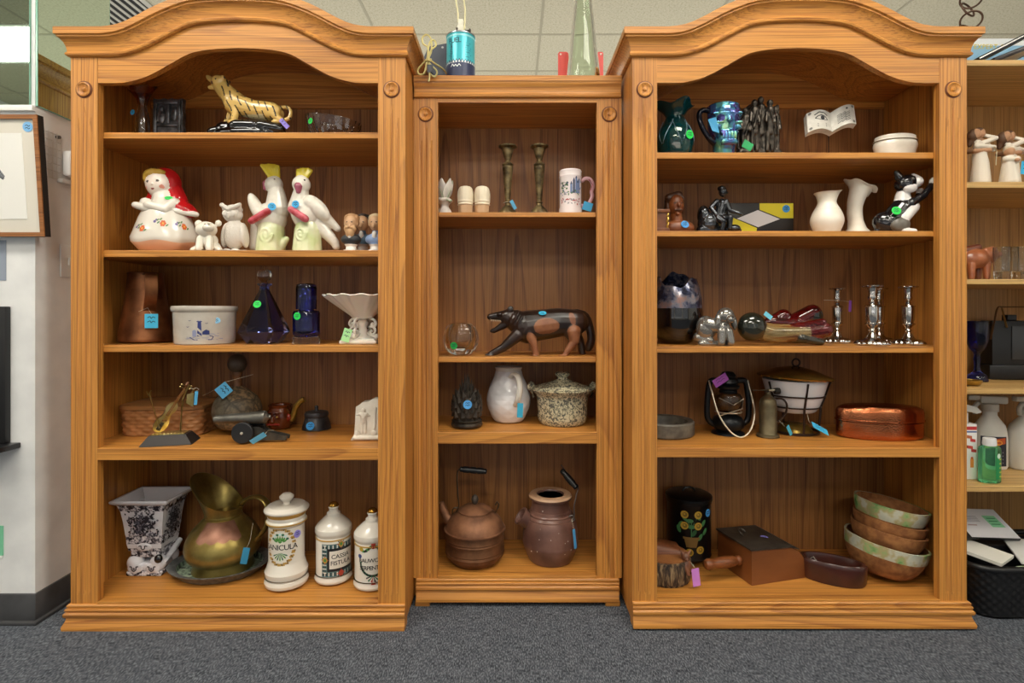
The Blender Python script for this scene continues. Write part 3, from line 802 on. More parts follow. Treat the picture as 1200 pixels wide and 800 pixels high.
sticker(it.root, P(206, 235, -13), (.3, -1, .6), 4.2, GREEN, 'green', .6)
# bear cub
it = Item('bear_figurine', 'small white ceramic bear cub seated between the cookie jar and the owl', 'figurine', 245, L2, .075); P = it.p
b = sculpt([('e', P(245, 283), (10, 9, 10), None, 0), ('e', P(244, 270, -4), (12, 10, 9.5), None, 0), ('e', P(251, 269, -12), (6, 6, 4.5), None, 0), ('e', P(254, 265, -16), (1.8, 1.5, 1.5), None, 0), ('e', P(234, 263, -2), (4.6, 3, 4.6), None, 0), ('e', P(256, 262, 0), (3.8, 3, 3.8), None, 0),
            ('c', P(239, 281, -7), P(239, 293, -10), 4.2, 4.2, 0), ('c', P(250, 281, -7), P(251, 293, -10), 4.2, 4.2, 0), ('c', P(238, 289, 0), P(230, 294, -6), 5, 3.6, 0), ('c', P(253, 289, 0), P(260, 294, -5), 5, 3.6, 0),
            ('e', P(247, 265, -12), (1, 2, 1), None, -2), ('c', P(247, 272, -18), P(255, 271, -18), .8, .8, -3)], .8, [plain('#e4ddce', .2, coat=.3), plain('#574638', .4), plain('#b89a7c', .4)], 2)
b.build('bear_body', it.root)
# owl
it = Item('owl_figurine', 'white bisque owl standing beside the left cockatoo', 'figurine', 274, L2, .115); P = it.p
t = NT('owl_feathers'); v = t.coord((1, 1, .7)); d_ = t.vor(v, 260); t.set(col='#d6cfc4', rough=.45); t.bump(d_, .6, .002); OWL = t.m
b = sculpt([('e', P(275, 275), (12.5, 10, 18), None, 0), ('e', P(273.5, 252, -1), (11, 9.5, 9.5), None, 1), ('c', P(266, 247, -3), P(264, 241, -6), 3.6, 2, 1), ('c', P(281, 247, -3), P(284, 241, -6), 3.6, 2, 1), ('c', P(264, 242, -8), P(273, 247, -10), 2.4, 2.6, 1), ('c', P(284, 242, -8), P(273, 247, -10), 2.4, 2.6, 1), ('e', P(274, 246, 0), (10, 8, 6), None, 1),
            ('e', P(268.5, 252, -9), (3.6, 1.5, 3.6), None, 1), ('e', P(278, 252, -9), (3.6, 1.5, 3.6), None, 1), ('c', P(273, 252, -10), P(273, 257, -11), 1.8, .8, 1), ('e', P(264, 276, 1), (4, 8, 15), (0, .12, 0), 0), ('e', P(286, 276, 1), (4, 8, 15), (0, -.12, 0), 0),
            ('e', P(269, 295, -6), (5, 5, 3), None, 1), ('e', P(279, 295, -6), (5, 5, 3), None, 1), ('c', P(262, 297, 0), P(288, 297, 0), 4, 4, 1)], .8, [OWL, plain('#d6cfc4', .45)], 2)
b.build('owl_body', it.root)
# cockatoos
cw, cs, cc, cb, cr, ce = speck('#d8d1c4', '#e2dccf', 60, .25, coat=.3), speck('#c9d79a', '#e7e8c8', 18, .25, coat=.3, lo=.3, hi=.7), plain('#d6c23a', .25, coat=.3), plain('#a4566a', .25, coat=.3), speck('#a93238', '#cf6a7a', 50, .3), plain('#15120f', .2)
def swirl(P, x, y, yy, r):
    o = []; pts = [P(x + r * (1 - k / 26) * math.cos(k * .5), y + r * 1.25 * (1 - k / 26) * math.sin(k * .5), yy) for k in range(22)]
    for q0, q1 in zip(pts, pts[1:]): o.append(('c', q0, q1, 1.3, 1.3, 1))
    return o
it = Item('cockatoo_figurine', 'white ceramic cockatoo on a pale green stump looking left, beside the owl', 'figurine', 317, L2, .165); P = it.p
pr = [('c', P(317, 298), P(318, 268), 17, 15, 1), ('c', P(328, 292, -3), P(337, 281, -3), 6, 3.5, 1), ('e', P(317, 256), (19, 15, 18), (0, .5, 0), 0), ('c', P(325, 246), P(324, 226), 14, 9.5, 0), ('e', P(321, 217), (10.5, 9.5, 10.5), None, 0),
      ('c', P(313, 216, -2), P(312, 222, -3), 4.6, 2.6, 3), ('e', P(303, 246, -4), (7, 9, 20), (0, -.42, 0), 0), ('c', P(300, 262, 2), P(296, 289, 2), 6.5, 5, 0), ('c', P(306, 268, 3), P(300, 292, 3), 6, 4, 0),
      ('c', P(303, 262, -17), P(321, 251, -17), 4, 4, 4), ('e', P(325.5, 211.5, -8.8), (1.7, 2, 1.7), None, -6)]
for k in range(6): pr.append(('c', P(319 + k * 1.2, 209, -3 + k * .8), P(308 + k * 3.4, 195 - (1 if 1 < k < 5 else 0), -3 + k), 3.0, 2.2, 2))
b = sculpt(pr + swirl(P, 318, 277, -15, 8), 1.1, [cw, cs, cc, cb, cr, ce], 3); b.build('cockatoo_body', it.root)
sticker(it.root, P(326, 245.5, -16.4), (.25, -1, .05), 4.4)
it = Item('cockatoo_figurine', 'white ceramic cockatoo with tail hanging right, beside the bearded bust', 'figurine', 363, L2, .12); P = it.p
pr = [('c', P(360, 298), P(361, 270), 17, 15, 1), ('e', P(358, 252), (16, 15, 20), (0, -.45, 0), 0), ('c', P(350, 244), P(353, 226), 12, 9, 0), ('e', P(354, 217, -2), (10.5, 10, 10.5), None, 0), ('c', P(353.5, 221, -10), P(353.5, 226, -10), 4.6, 3, 3),
      ('c', P(366, 240, -4), P(395, 268, 2), 10, 4, 0), ('e', P(374, 245, -5), (9, 9, 19), (0, -.75, 0), 0), ('c', P(372, 262, 2), P(391, 284, 3), 9, 5.5, 0), ('c', P(388, 278, 3), P(393, 289, 3), 5, 4.5, 0),
      ('c', P(348, 249, -17), P(365, 260, -19), 4, 4.4, 4), ('e', P(346, 213, -10), (1.6, 2, 1.6), None, -6), ('e', P(361, 213, -10), (1.6, 2, 1.6), None, -6)]
for k in range(6): pr.append(('c', P(351 + k * 1.6, 209, -2), P(349.5 + k * 3, 199 + (1.5 if k in (0, 5) else 0), -1 + (k % 2)), 3.0, 2.2, 2))
b = sculpt(pr + swirl(P, 358, 276, -15, 7), 1.1, [cw, cs, cc, cb, cr, ce], 3); b.build('cockatoo_body', it.root)
sticker(it.root, P(353, 243, -16.6), (-.1, -1, .05), 4.4)
# busts
def bust(label, px, Y, hairc, beard, coat, ped='#efece6', dx=0):
    it = Item('bust_figurine', label, 'bust', px, L2, Y); P = lambda x, y, d=0: it.p(px + x, y, d)
    b = MB(); b.lathe(it.pr((9, it.py0), (9, it.py0 - 2), (6.5, 293), (6, 289.5), (8, 287), (0, 287)), plain(ped, .3), 28); b.build('pedestal', it.root)
    sk, hr, ct, sh, dk = plain('#c99f78', .4), plain(hairc, .5), plain(coat, .45), plain('#e8e4dc', .4), plain('#3a2418', .4)
    pr = [('e', P(0, 281), (12, 7, 7), None, 2), ('c', P(0, 284), P(0, 273), 6, 4, 2), ('e', P(0, 262, -1), (7.2, 7.5, 9.2), None, 0), ('c', P(0, 264, -8), P(0, 267, -9), 1.2, 1.8, 0), ('e', P(0, 276, -6), (2.6, 2, 4.5), None, 3), ('e', P(7.3, 263), (1.3, 2, 2.4), None, 0), ('e', P(-7.3, 263), (1.3, 2, 2.4), None, 0)]
    pr += [('e', P(x, 256, 3), (4.5, 5, 5), None, 1) for x in (-4.6, 4.6)] + [('e', P(0, 254, 2), (6.5, 6.5, 4), None, 1), ('e', P(-6.5, 260, 2), (2.6, 4, 5), None, 1), ('e', P(6.5, 260, 2), (2.6, 4, 5), None, 1)]
    if beard: pr += [('e', P(0, 273, -4.5), (5.2, 4.5, 7), None, 4), ('e', P(-4, 269, -4), (3.2, 4, 4.5), None, 4), ('e', P(4, 269, -4), (3.2, 4, 4.5), None, 4), ('c', P(-3.4, 268, -7.5), P(3.4, 268, -7.5), 1.3, 1.3, 4)]
    pr += [('e', P(-2.8, 261.5, -7.5), (1.1, 1.5, .7), None, -6), ('e', P(2.8, 261.5, -7.5), (1.1, 1.5, .7), None, -6)]
    mats = [sk, hr, ct, sh, plain(beard or hairc, .55), dk]
    sculpt(pr, .6, mats, 2).build('bust_body', it.root)
bust('bust of a bald bearded man in a dark coat, nearest the cockatoo', 411.5, .09, '#b98d63', '#c39a6d', '#25282c')
bust('small dark-haired bust in a blue coat behind the bearded bust', 425, .17, '#2e2723', None, '#4a6379', '#9d8f86')
bust('bust with curly pale hair in a light blue coat, half behind the bookcase upright', 440, .09, '#cbb38f', None, '#7f97bf')

# ---- third shelf
it = Item('copper_pitcher', 'tall tapered brown copper pitcher with a strap handle and blue tag', 'pitcher', 171, L3, .2); P = it.p
cop = speck('#5d351f', '#94603c', 14, .42, .75, bump=.1)
b = MB(); b.lathe(it.pr((33, 400), (34, 398), (33.5, 396), (29, 370), (24.5, 345), (21.5, 324), (22.5, 321), (21.5, 320), (20.5, 323), (22, 345), (30, 392), (0, 394)), cop, 48); b.build('pitcher_body', it.root)
b = MB(); e = Vector((it.tocam.x * .8 + .3, it.tocam.y, 0)).normalized(); sd = Vector((-e.y, e.x, 0))
pth = spline([e * (20 * it.c) + Vector((0, 0, it.Z(323))), e * 31 + Vector((0, 0, it.Z(322))), e * 36 + Vector((0, 0, it.Z(332))), e * 34 + Vector((0, 0, it.Z(348))), e * (25.5 * it.c) + Vector((0, 0, it.Z(366)))], 6)
G = []
for q in pth: G.append([q + sd * w_ * (1 if i < 2 else 1) + e * t_ for i, (w_, t_) in enumerate(((-6, -.5), (6, -.5), (6, .7), (-6, .7)))])
b.grid(G, cop, closed_u=True); b.add(G[0], [(0, 1, 2, 3)], cop); b.add(G[-1], [(0, 1, 2, 3)], cop); b.build('strap_handle', it.root, 50)
price_tag(it.root, e * 30.5 + Vector((1, 0, it.Z(376))), 13, 16, (0, 0, -it.th * .6), '#3fb4dc', 'blue', [e * 30.5 + Vector((1, 0, it.Z(368))), e * 29 + Vector((-3, 0, it.Z(361))), e * 27.5 + Vector((-15, -2, it.Z(367)))])
it = Item('stoneware_crock', 'grey stoneware crock painted with a blue lighthouse', 'crock', 240.5, L3, .14); P = it.p
b = MB(); st = speck('#b5aca0', '#c6beb2', 16, .3, coat=.3)
b.lathe(it.pr((33, 403), (36, 402), (36.5, 398), (37.6, 366), (39.5, 364.5), (40, 361.5), (39, 359), (37, 359), (35.5, 364), (34, 395), (0, 397)), st, 56); b.build('crock_body', it.root)
b = MB(); Rr = 37.1 * it.c; g = wrap(Rr, it.acam - .18); bl, lb = plain('#27306b', .4), plain('#8d90ad', .4); z = it.Z
dab(b, g, [(-2.2, z(393)), (2.4, z(393)), (1.8, z(377)), (-1.6, z(377))], bl); dab(b, g, [(-2, z(386)), (2, z(390)), (2, z(387)), (-2, z(383))], st, .35); dab(b, g, [(-2, z(391.5)), (2.2, z(394)), (2.2, z(392.5)), (-2, z(389.5))], st, .35)
dab(b, g, [(-2.6, z(377)), (2.6, z(377)), (2.6, z(376)), (-2.6, z(376))], bl); dab(b, g, [(-1.6, z(376)), (1.6, z(376)), (1.6, z(373)), (-1.6, z(373))], lb); dab(b, g, [(-2.4, z(373)), (2.4, z(373)), (0, z(370))], bl)
dab(b, g, [(3, z(391)), (10, z(391)), (10, z(387)), (6.5, z(385.5)), (3, z(388))], bl); dab(b, g, [(-7, z(393)), (-3, z(393)), (-3, z(387)), (-5, z(385.5)), (-7, z(387))], lb)
random.seed(3)
for k in range(26):
    x, y = random.uniform(-15, 22), random.uniform(389, 397)
    dab_line(b, g, [(x, z(y)), (x + random.uniform(2, 5), z(y + .2))], .5, lb)
dab_line(b, g, [(-10, z(394)), (-5, z(397)), (12, z(397)), (14, z(393.5)), (10, z(392.5))], .8, bl)
for x, y in ((-10, 376), (-12, 383), (7, 379)): dab_line(b, g, [(x - 1.2, z(y - .8)), (x, z(y)), (x + 1.4, z(y - 1))], .5, bl)
b.build('lighthouse_painting', it.root)
sticker(it.root, g(17, z(375.5), .2), (-math.sin(it.th) * .3 + .25, -1, .05), 4.2, '#8fc6e8', 'pale blue', .8)
# decanter
it = Item('glass_decanter', 'cobalt blue pyramid decanter with a clear round stopper', 'decanter', 310, L3, .13); P = it.p
cob = glass('#98a4f2', .02); b = MB()
def sq(r, z, a): return r
b.lathe([(r / .84, z) for r, z in it.pr((13, 402), (18, 402), (27, 389), (25.5, 384))] + [(r / .9, z) for r, z in it.pr((7.5, 344))] + it.pr((6.2, 340), (6, 336)) + it.pr((9, 334), (9, 332.5), (4.5, 332.5), (4, 338), (4.5, 344), (20, 384), (20, 389), (12, 399), (0, 399)), cob, 4, a0=it.acam + .28)
b.build('decanter_body', it.root, 10)
b = MB(); b.lathe(it.pr((0, 338), (3.8, 338), (4.2, 331.5), (5, 330), (8, 327), (9.3, 322.5), (8, 318), (4, 316.2), (0, 316)), glass('#e4e0da', .02), 24, sy=.7); b.build('stopper', it.root)
sticker(it.root, P(308.5, 357, -15), (.1, -1, .35), 4.3, GREEN, 'green')
it = Item('bedside_carafe', 'dark blue glass carafe with a clear foot standing beside the decanter', 'carafe', 359, L3, .12); P = it.p
b = MB(); dk = glass('#6472ea', .02); cl = glass('#e6e6ea', .02)
b.lathe(it.pr((0, 394.2), (14, 394.2), (16, 392), (16.3, 388), (16.3, 367), (15, 364.5), (9, 363.5), (8.5, 352), (9.5, 350), (8, 350), (7, 353), (7.5, 364), (13.5, 367), (14.3, 388), (0, 391)), dk, 40); b.build('carafe_body', it.root)
b = MB(); b.lathe(it.pr((0, 403), (15.8, 403), (16.3, 402), (16.3, 395), (15.5, 394.5), (0, 394.5)), cl, 40); b.build('clear_foot', it.root)
sticker(it.root, P(354.5, 370.5, -15.9), (-.2, -1, 0), 4.3, GREEN, 'green')
it2 = Item('glass_tumbler', 'dark blue tumbler turned upside down over the neck of the carafe', 'tumbler', 359, L3, .12)
b = MB(); b.lathe(it2.pr((11.6, 362.6), (12.6, 362.6), (12.6, 338), (11.5, 334), (9, 332.5), (0, 332.5), (0, 336), (9, 336.5), (11.2, 340), (11.6, 362.6)), dk, 36, caps=False); o = b.build('tumbler_glass', it2.root)
it = Item('compote_dish', 'white milk glass compote with a fluted bowl and scrolled stem', 'compote', 425, L3, .15); P = it.p
b = MB(); mg = NT('milk_glass').set(col='#efe6da', rough=.25, coat=.3, sub=.1)
def flute(r, z, a):
    k = max(0, min(1, (r - 14) / 20)); return (r * (1 + .03 * k * math.sin(26 * a)), z + .8 * k * math.sin(13 * a))
b.lathe(it.pr((0, 373), (12, 373), (15, 370), (26, 362), (38, 353), (46, 347), (45, 346), (37, 351), (24, 360), (12, 368), (0, 369)), mg, 78, fn=flute); b.build('fluted_bowl', it.root)
b = MB(); b.box((-21, -21, 0), (21, 21, 4), mg, bev=1); b.box((-18, -18, 3.5), (18, 18, 6), mg, bev=1)
b.lathe(it.pr((16, 396.5), (11, 394), (6, 389), (4.5, 383), (7, 378), (5, 375), (10, 373)), mg, 28)
for k in range(4):
    a = PI / 4 + k * PI / 2 + .5; d_ = Vector((math.cos(a), math.sin(a), 0))
    q = lambda r, y: d_ * r + Vector((0, 0, it.Z(y)))
    b.tube(spline([q(8, 373), q(15, 375), q(17.5, 380), q(14, 383), q(12, 380.5), q(14.5, 378.5)], 5), 1.7, mg, 8)
    b.tube(spline([q(9, 383), q(14, 383.5), q(17, 388), q(13, 392), q(10.5, 389), q(13, 387)], 5), 1.6, mg, 8)
    b.tube(spline([q(5, 390), q(12, 393), q(19, 395), q(18, 391.5)], 5), 2.0, mg, 8)
b.build('scrolled_stem', it.root)
price_tag(it.root, P(413.5, 392, -24), 9, 15, (0, .3, .2), '#a9e3a0', 'pale green')
# ================= left bookcase: lower shelves =================
# ---- fourth shelf
yL4 = lambda py: ydepth(L4, py)
it = Item('woven_basket', 'brown woven basket with a wooden lid at the left end of the violin shelf', 'basket', 184, L4, yL4(511.5)); P = it.p
t = NT('basket_weave'); v = t.coord(); t.set(col=t.ramp(t.noise(v, 30, 4), [(.3, '#8a5a30'), (.7, '#b98050')]), rough=.55); BW = t.m
def rrect(w, d, r, n=8, y0=0):
    o = []
    for (cx_, cy_, a0) in ((w / 2 - r, y0 + r, -PI / 2), (w / 2 - r, y0 + d - r, 0), (-w / 2 + r, y0 + d - r, PI / 2), (-w / 2 + r, y0 + r, PI)):
        for k in range(n + 1):
            a = a0 + PI / 2 * k / n; o.append((cx_ + r * math.cos(a), cy_ + r * math.sin(a)))
    return o
def resample(pts, n):
    pts = pts + [pts[0]]; L = [0]
    for a, b_ in zip(pts, pts[1:]): L.append(L[-1] + math.dist(a, b_))
    out = []; j = 0
    for k in range(n):
        s_ = L[-1] * k / n
        while L[j + 1] < s_: j += 1
        t_ = (s_ - L[j]) / (L[j + 1] - L[j] + 1e-9); a, b_ = pts[j], pts[j + 1]; out.append((a[0] + (b_[0] - a[0]) * t_, a[1] + (b_[1] - a[1]) * t_))
    return out
bd = 62
ring = resample(rrect(97, bd, 14), 240)
b = MB(); cyb = bd / 2; rows = []; zt = it.Z(481)
NB = 7
for r_ in range(NB):
    z0, z1 = zt * r_ / NB, zt * (r_ + 1) / NB
    for zz, am in ((z0 + .05, .0), (z0 + .9, .7), ((z0 + z1) / 2, 1), (z1 - .9, .7), (z1 - .05, 0)):
        row = []
        for k, (x, y) in enumerate(ring):
            a = math.sin(2 * PI * k / 240 * 20 + PI * r_) * .9 * am + am * .5
            nx, ny = x, y - cyb; l = math.hypot(nx, ny); f = 1 + a / l - .035 * (1 - zz / zt)
            row.append(Vector((nx * f, cyb + ny * f, zz)))
        rows.append(row)
b.grid(rows, BW, closed_u=True); b.add(rows[0], [tuple(range(240))], BW); b.add(rows[-1], [tuple(range(240))], BW); b.build('basket_body', it.root, 60)
b = MB(); lidm = oak('x', '#7b4d28', '#9a6a3c', '#a87848', 6); zz = zt
rr = resample(rrect(100, bd + 3, 15, y0=-2), 120)
G = []
for dz, ins in ((0, 1), (.3, 0), (4.2, 0), (5, .8), (7, 8), (8, 20)): G.append([Vector((x * (1 - ins / 52), cyb + (y - cyb) * (1 - ins / (bd / 2 + 2)), zz + .3 + dz)) for x, y in rr])
b.grid(G, lidm, closed_u=True); b.add(G[0], [tuple(range(120))], lidm); b.add(G[-1], [tuple(range(120))], lidm); b.build('lid', it.root, 40)
# violin
Yv = .074
it = Item('violin_figurine', 'brass violin figurine leaning on a dark wooden plinth', 'figurine', 200, L4, Yv, 0); P = it.p
blk2 = plain('#2b2422', .4); br = speck('#b89a52', '#dcc98a', 30, .3, .85); brd = speck('#6d4a2a', '#8a6238', 30, .35, .6)
b = MB()
RZ = Matrix.Rotation(math.radians(14), 4, 'Z')
lo = [(-27, -17), (27, -17), (27, 17), (-27, 17)]; hi = [(-19, -11), (19, -11), (19, 11), (-19, 11)]
vs = [RZ @ Vector((x, y, 0)) for x, y in lo] + [RZ @ Vector((x, y, 11)) for x, y in hi]
b.add(vs, [(3, 2, 1, 0), (4, 5, 6, 7), (0, 1, 5, 4), (1, 2, 6, 5), (2, 3, 7, 6), (3, 0, 4, 7)], blk2); b.build('plinth', it.root, 0)
b = MB(); b.add([RZ @ Vector((x, y, z_)) for z_ in (11.1, 12) for x, y in ((-17, -9.5), (17, -9.5), (17, 9.5), (-17, 9.5))], [(3, 2, 1, 0), (4, 5, 6, 7), (0, 1, 5, 4), (1, 2, 6, 5), (2, 3, 7, 6), (3, 0, 4, 7)], br)
for k in range(9): b.ell(RZ @ Vector((-15 + k * 3.7, -8, 12)), .9, br, n=8, m=6)
b.build('brass_plate', it.root, 30)
A = Vector((.50, .12, .86)).normalized(); B_ = Vector((.62, .55, -.40)); B_ = (B_ - A * B_.dot(A)).normalized(); Nn = A.cross(B_).normalized()
if Nn.y > 0: Nn = -Nn
O = Vector((-15, -3, 13))
hw = [(a * 1.12, w_ * .74) for a, w_ in [(0, 2), (1.2, 5.5), (4, 8.2), (8, 9.3), (12, 9), (15, 7.4), (17, 5.8), (20, 5.3), (23, 5.8), (25, 7), (28, 7.6), (31, 7), (33.5, 5), (35, 2)]]
pr_ = [(q[0], q[1]) for q in [(v.x, v.y) for v in spline([(a, w_, 0) for a, w_ in hw], 4)]]
b = MB()
for side, off, mt in ((1, 0, brd),):
    top = [O + A * a + B_ * w_ for a, w_ in pr_] + [O + A * a - B_ * w_ for a, w_ in reversed(pr_)]
    bot = [p_ - Nn * 5 for p_ in top]; n = len(top)
    b.add(top + bot, [(i, (i + 1) % n, n + (i + 1) % n, n + i) for i in range(n)] + [tuple(range(n, 2 * n))], mt)
    up = [p_ + Nn * .3 for p_ in top]; cen = O + A * 18 + Nn * 1.4
    b.add([cen] + up, [(0, 1 + i, 1 + (i + 1) % n) for i in range(n)], br); b.add(top + up, [(i, (i + 1) % n, n + (i + 1) % n, n + i) for i in range(n)], br)
b.build('violin_body', it.root, 30)
b = MB(); q = lambda a, w_, h_=0: O + A * a + B_ * w_ + Nn * h_
dkb = plain('#33302e', .35); wd = plain('#7a4a26', .4)
b.add([q(3, -2.4, 2), q(3, 2.4, 2), q(13, 1.5, 2.4), q(13, -1.5, 2.4), q(3, -2.4, .5), q(3, 2.4, .5), q(13, 1.5, 1), q(13, -1.5, 1)], [(0, 1, 2, 3), (7, 6, 5, 4), (0, 4, 5, 1), (1, 5, 6, 2), (2, 6, 7, 3), (3, 7, 4, 0)], dkb)
b.add([q(22, -1.6, 2), q(22, 1.6, 2), q(58, 1, 2.4), q(58, -1, 2.4), q(22, -1.6, .5), q(22, 1.6, .5), q(58, 1, -1), q(58, -1, -1)], [(0, 1, 2, 3), (7, 6, 5, 4), (0, 4, 5, 1), (1, 5, 6, 2), (2, 6, 7, 3), (3, 7, 4, 0)], wd)
b.tube([q(57, 0, 0), q(62, 0, -.5), q(65, 0, -2.2), q(64, 0, -4), q(62, 0, -3.2)], 1.7, wd, 8)
for k, s_ in enumerate((-1, 1, -1, 1)): b.tube([q(58 + k * 1.6, 0), q(58 + k * 1.6, 4.5 * s_)], .7, br, 6); b.ell(q(58 + k * 1.6, 5 * s_), 1.2, br, n=8, m=6)
for k in range(4): b.tube([q(4, -1.2 + .8 * k, 2.6), q(16, -1.2 + .8 * k, 3.6), q(58, -.75 + .5 * k, 2.6)], .14, br, 4)
b.box(q(16, 0, 2) - Vector((2.5, .5, 1)), q(16, 0, 2) + Vector((2.5, .5, 1)), wd)
b.build('neck_and_strings', it.root, 30)
b = MB(); b.tube([P(183, 460, -12), P(192, 500, -8)], .8, br, 6); b.tube([P(182, 462, -12), P(180, 457, -12)], .5, br, 6); b.tube([P(183, 460, -12), P(185, 456, -12)], .6, br, 6); b.build('bow', it.root)
b = MB(); b.tube([P(210, 506, 2), P(209, 470, 8), P(216, 452, 9)], 1, br, 6); b.tube([P(214, 470, 8), P(224, 457, 6)], .9, br, 6)
b.add([P(216, 463, 5), P(224, 461, 5), P(222, 478, 7), P(214, 474, 7), P(216, 463, 6), P(224, 461, 6), P(222, 478, 8), P(214, 474, 8)], [(0, 1, 2, 3), (7, 6, 5, 4), (0, 4, 5, 1), (1, 5, 6, 2), (2, 6, 7, 3), (3, 7, 4, 0)], br)
b.build('support_stand', it.root, 30)
b_ = price_tag(it.root, P(228.5, 467, 2), 3.4, 16, (0, .08, .5), '#4b9cc4', 'blue', [P(x, y, 2) for x, y in ((228.5, 459), (232, 457), (229, 454.5), (225, 456.5), (222, 455))], False)
# leather-covered globe bottle
Yb_ = .235
it = Item('leather_bottle', 'round leather-covered bottle with a ball stopper and blue tag, behind the cannon', 'bottle', 278, L4, Yb_); P = it.p
t = NT('leather_patches'); v = t.coord(); vc = t.vor(v, 15, 'F1', 'Color'); sv = t.n('ShaderNodeSeparateColor'); t.l(vc, sv.inputs[0]); ed = t.vor(v, 15, 'DISTANCE_TO_EDGE')
c = t.ramp(sv.outputs[0], [(0, '#6a5c48'), (.35, '#8d7657'), (.65, '#5d5648'), (1, '#a08258')]); c = t.mix(t.ramp(t.noise(v, 70, 5), [(.42, (0, 0, 0)), (.6, (1, 1, 1))]), c, '#4e4536'); c = t.mix(t.ramp(ed, [(.0, (1, 1, 1)), (.06, (0, 0, 0))]), c, '#3d3428')
t.set(col=c, rough=.55); t.bump(ed, .3, .001); LEA = t.m
b = MB(); nk = speck('#5c3a22', '#7c5230', 30, .5)
b.lathe(sprof(it.pr((0, 501.5), (17, 501.5), (25, 496), (29.5, 485), (29.5, 476), (25, 466), (15, 458), (7, 452)), 4), LEA, 48); b.build('bottle_body', it.root)
b = MB(); b.lathe(it.pr((7, 453), (6, 449), (5.6, 441), (6.4, 439.5), (6.4, 437), (0, 437)), nk, 28); b.build('bottle_neck', it.root)
b = MB(); b.ell(P(278, 426), (12 * it.c, 12 * it.c, 11.5), speck('#3d332a', '#55483a', 30, .5)); b.lathe(it.pr((6.5, 438), (6.5, 435.5), (5, 434)), nk, 24); b.build('ball_stopper', it.root)
price_tag(it.root, P(275, 454, -24), 14, 14, (-.25, PI / 4 + .05, 0), '#56aede', 'blue', [P(252, 460, -25), P(266, 453, -25), P(276, 445, -22), P(305, 437, -18)])
# cannon
Yc = yL4(520) + .02
it = Item('toy_cannon', 'small toy cannon with a grey barrel and black wheels, right of the violin figurine', 'toy cannon', 293, L4, Yc); P = it.p
gm = speck('#55534c', '#74716a', 20, .4, .7); bkw = plain('#18181a', .5)
b = MB(); ax = (P(253, 491, -3) - P(314, 489, 1)); L_ = ax.length
b.lathe([(0, -3), (2, -3), (2.2, -1), (4.4, 1), (7.2, 3), (7.6, 6), (7.2, 7), (7, 20), (6.4, 21), (5, L_ - 6), (4.4, L_ - 3), (4.8, L_ - 1.5), (4.2, L_), (2.6, L_), (2.4, L_ - 8), (0, L_ - 8)], gm, 28, P(314, 489, 1), axis=ax); b.build('barrel', it.root)
for nm, x, y, r_ in (('wheel', 289, -9, 12.2), ('wheel', 293, 13, 12.2)):
    b = MB(); w = [(2, -2.6), (r_ * .62, -2.4), (r_ * .66, -1.6), (r_ * .74, -1.6), (r_ * .78, -2.9), (r_ * .93, -2.9), (r_, -2), (r_, 2), (r_ * .93, 2.9), (2, 2.6)]
    b.lathe([(0, -2.6)] + w + [(0, 2.6)], bkw, 32, Vector((it.X(x), y, r_ + .8)), axis=(.08, -1, 0)); b.lathe([(0, 0), (1.6, 0), (1.5, 1), (0, 1.4)], plain('#cfcabb', .3, .6), 12, Vector((it.X(x), y - 2.6 if y < 0 else y + 2.6, r_ + .8)), axis=(.08, -1 if y < 0 else 1, 0)); b.build(nm, it.root)
b = MB(); irn = speck('#3c3a36', '#57544d', 30, .45, .6)
b.tube([P(291, 511, -9), P(295, 511, 13)], 1.6, irn, 8)
for dy in (-3, 6): b.add([P(284, 503, dy), P(304, 500, dy + 1), P(314, 506, dy + 2), P(335, 512, dy + 5), P(334, 516.5, dy + 5), P(306, 516, dy + 2), P(290, 514, dy), P(284, 503, dy + 2), P(304, 500, dy + 3), P(314, 506, dy + 4), P(335, 512, dy + 7), P(334, 516.5, dy + 7), P(306, 516, dy + 4), P(290, 514, dy + 2)],
       [(0, 1, 2, 3, 4, 5, 6), (13, 12, 11, 10, 9, 8, 7)] + [(i, (i + 1) % 7, 7 + (i + 1) % 7, 7 + i) for i in range(7)], irn)
b.tube([P(311, 508, 0), P(311, 508, 8)], 1.4, irn, 8); b.tube([P(330, 515, 3), P(330, 515, 12)], 2.4, irn, 8); b.box(P(296, 507, -2), P(304, 500, 8), irn)
b.build('carriage', it.root, 30)
price_tag(it.root, P(310, 510, -16), 18, 6.5, (.5, -.55, .1), '#62b8e2', 'blue', [P(317, 506, -15), P(317, 503, -6), P(322, 504, -2)], False)
# face jug
it = Item('face_jug', 'small brown glazed face jug with an upturned brass spout', 'jug', 328, L4, yL4(504) + .035); P = it.p
bg = speck('#4a1e0c', '#7d3a17', 18, .15, coat=.5); pr = []
b = MB(); b.lathe(sprof(it.pr((0, 503), (11, 503), (14.5, 497), (15.5, 489), (14.5, 481), (13, 477), (14.5, 474.5), (12.8, 474), (11.6, 478), (12, 494), (0, 497)), 3), bg, 40, fn=lambda r, z, a: r * (1 + .03 * math.sin(5 * a))); b.build('jug_body', it.root)
b = sculpt([('e', P(321, 486, -12), (2.6, 2, 2), None, 0), ('e', P(331, 486, -13), (2.6, 2, 2), None, 0), ('c', P(326, 486, -14), P(326, 491, -16), 1.8, 2.4, 0), ('c', P(320, 495, -13), P(332, 495, -13), 1.5, 1.5, 1), ('c', P(318, 482, -12), P(323, 481.5, -13), 1.2, 1.2, 0), ('c', P(329, 481.5, -14), P(334, 482, -12), 1.2, 1.2, 0), ('e', P(340, 488, -6), (3.4, 2.4, 4.5), None, 1), ('e', P(321, 486, -13.6), (1, 1.4, .9), None, -3), ('e', P(331, 486, -14.6), (1, 1.4, .9), None, -3)], .6, [bg, plain('#8e2a1a', .2), plain('#c8a03c', .3)], 2); b.build('moulded_face', it.root)
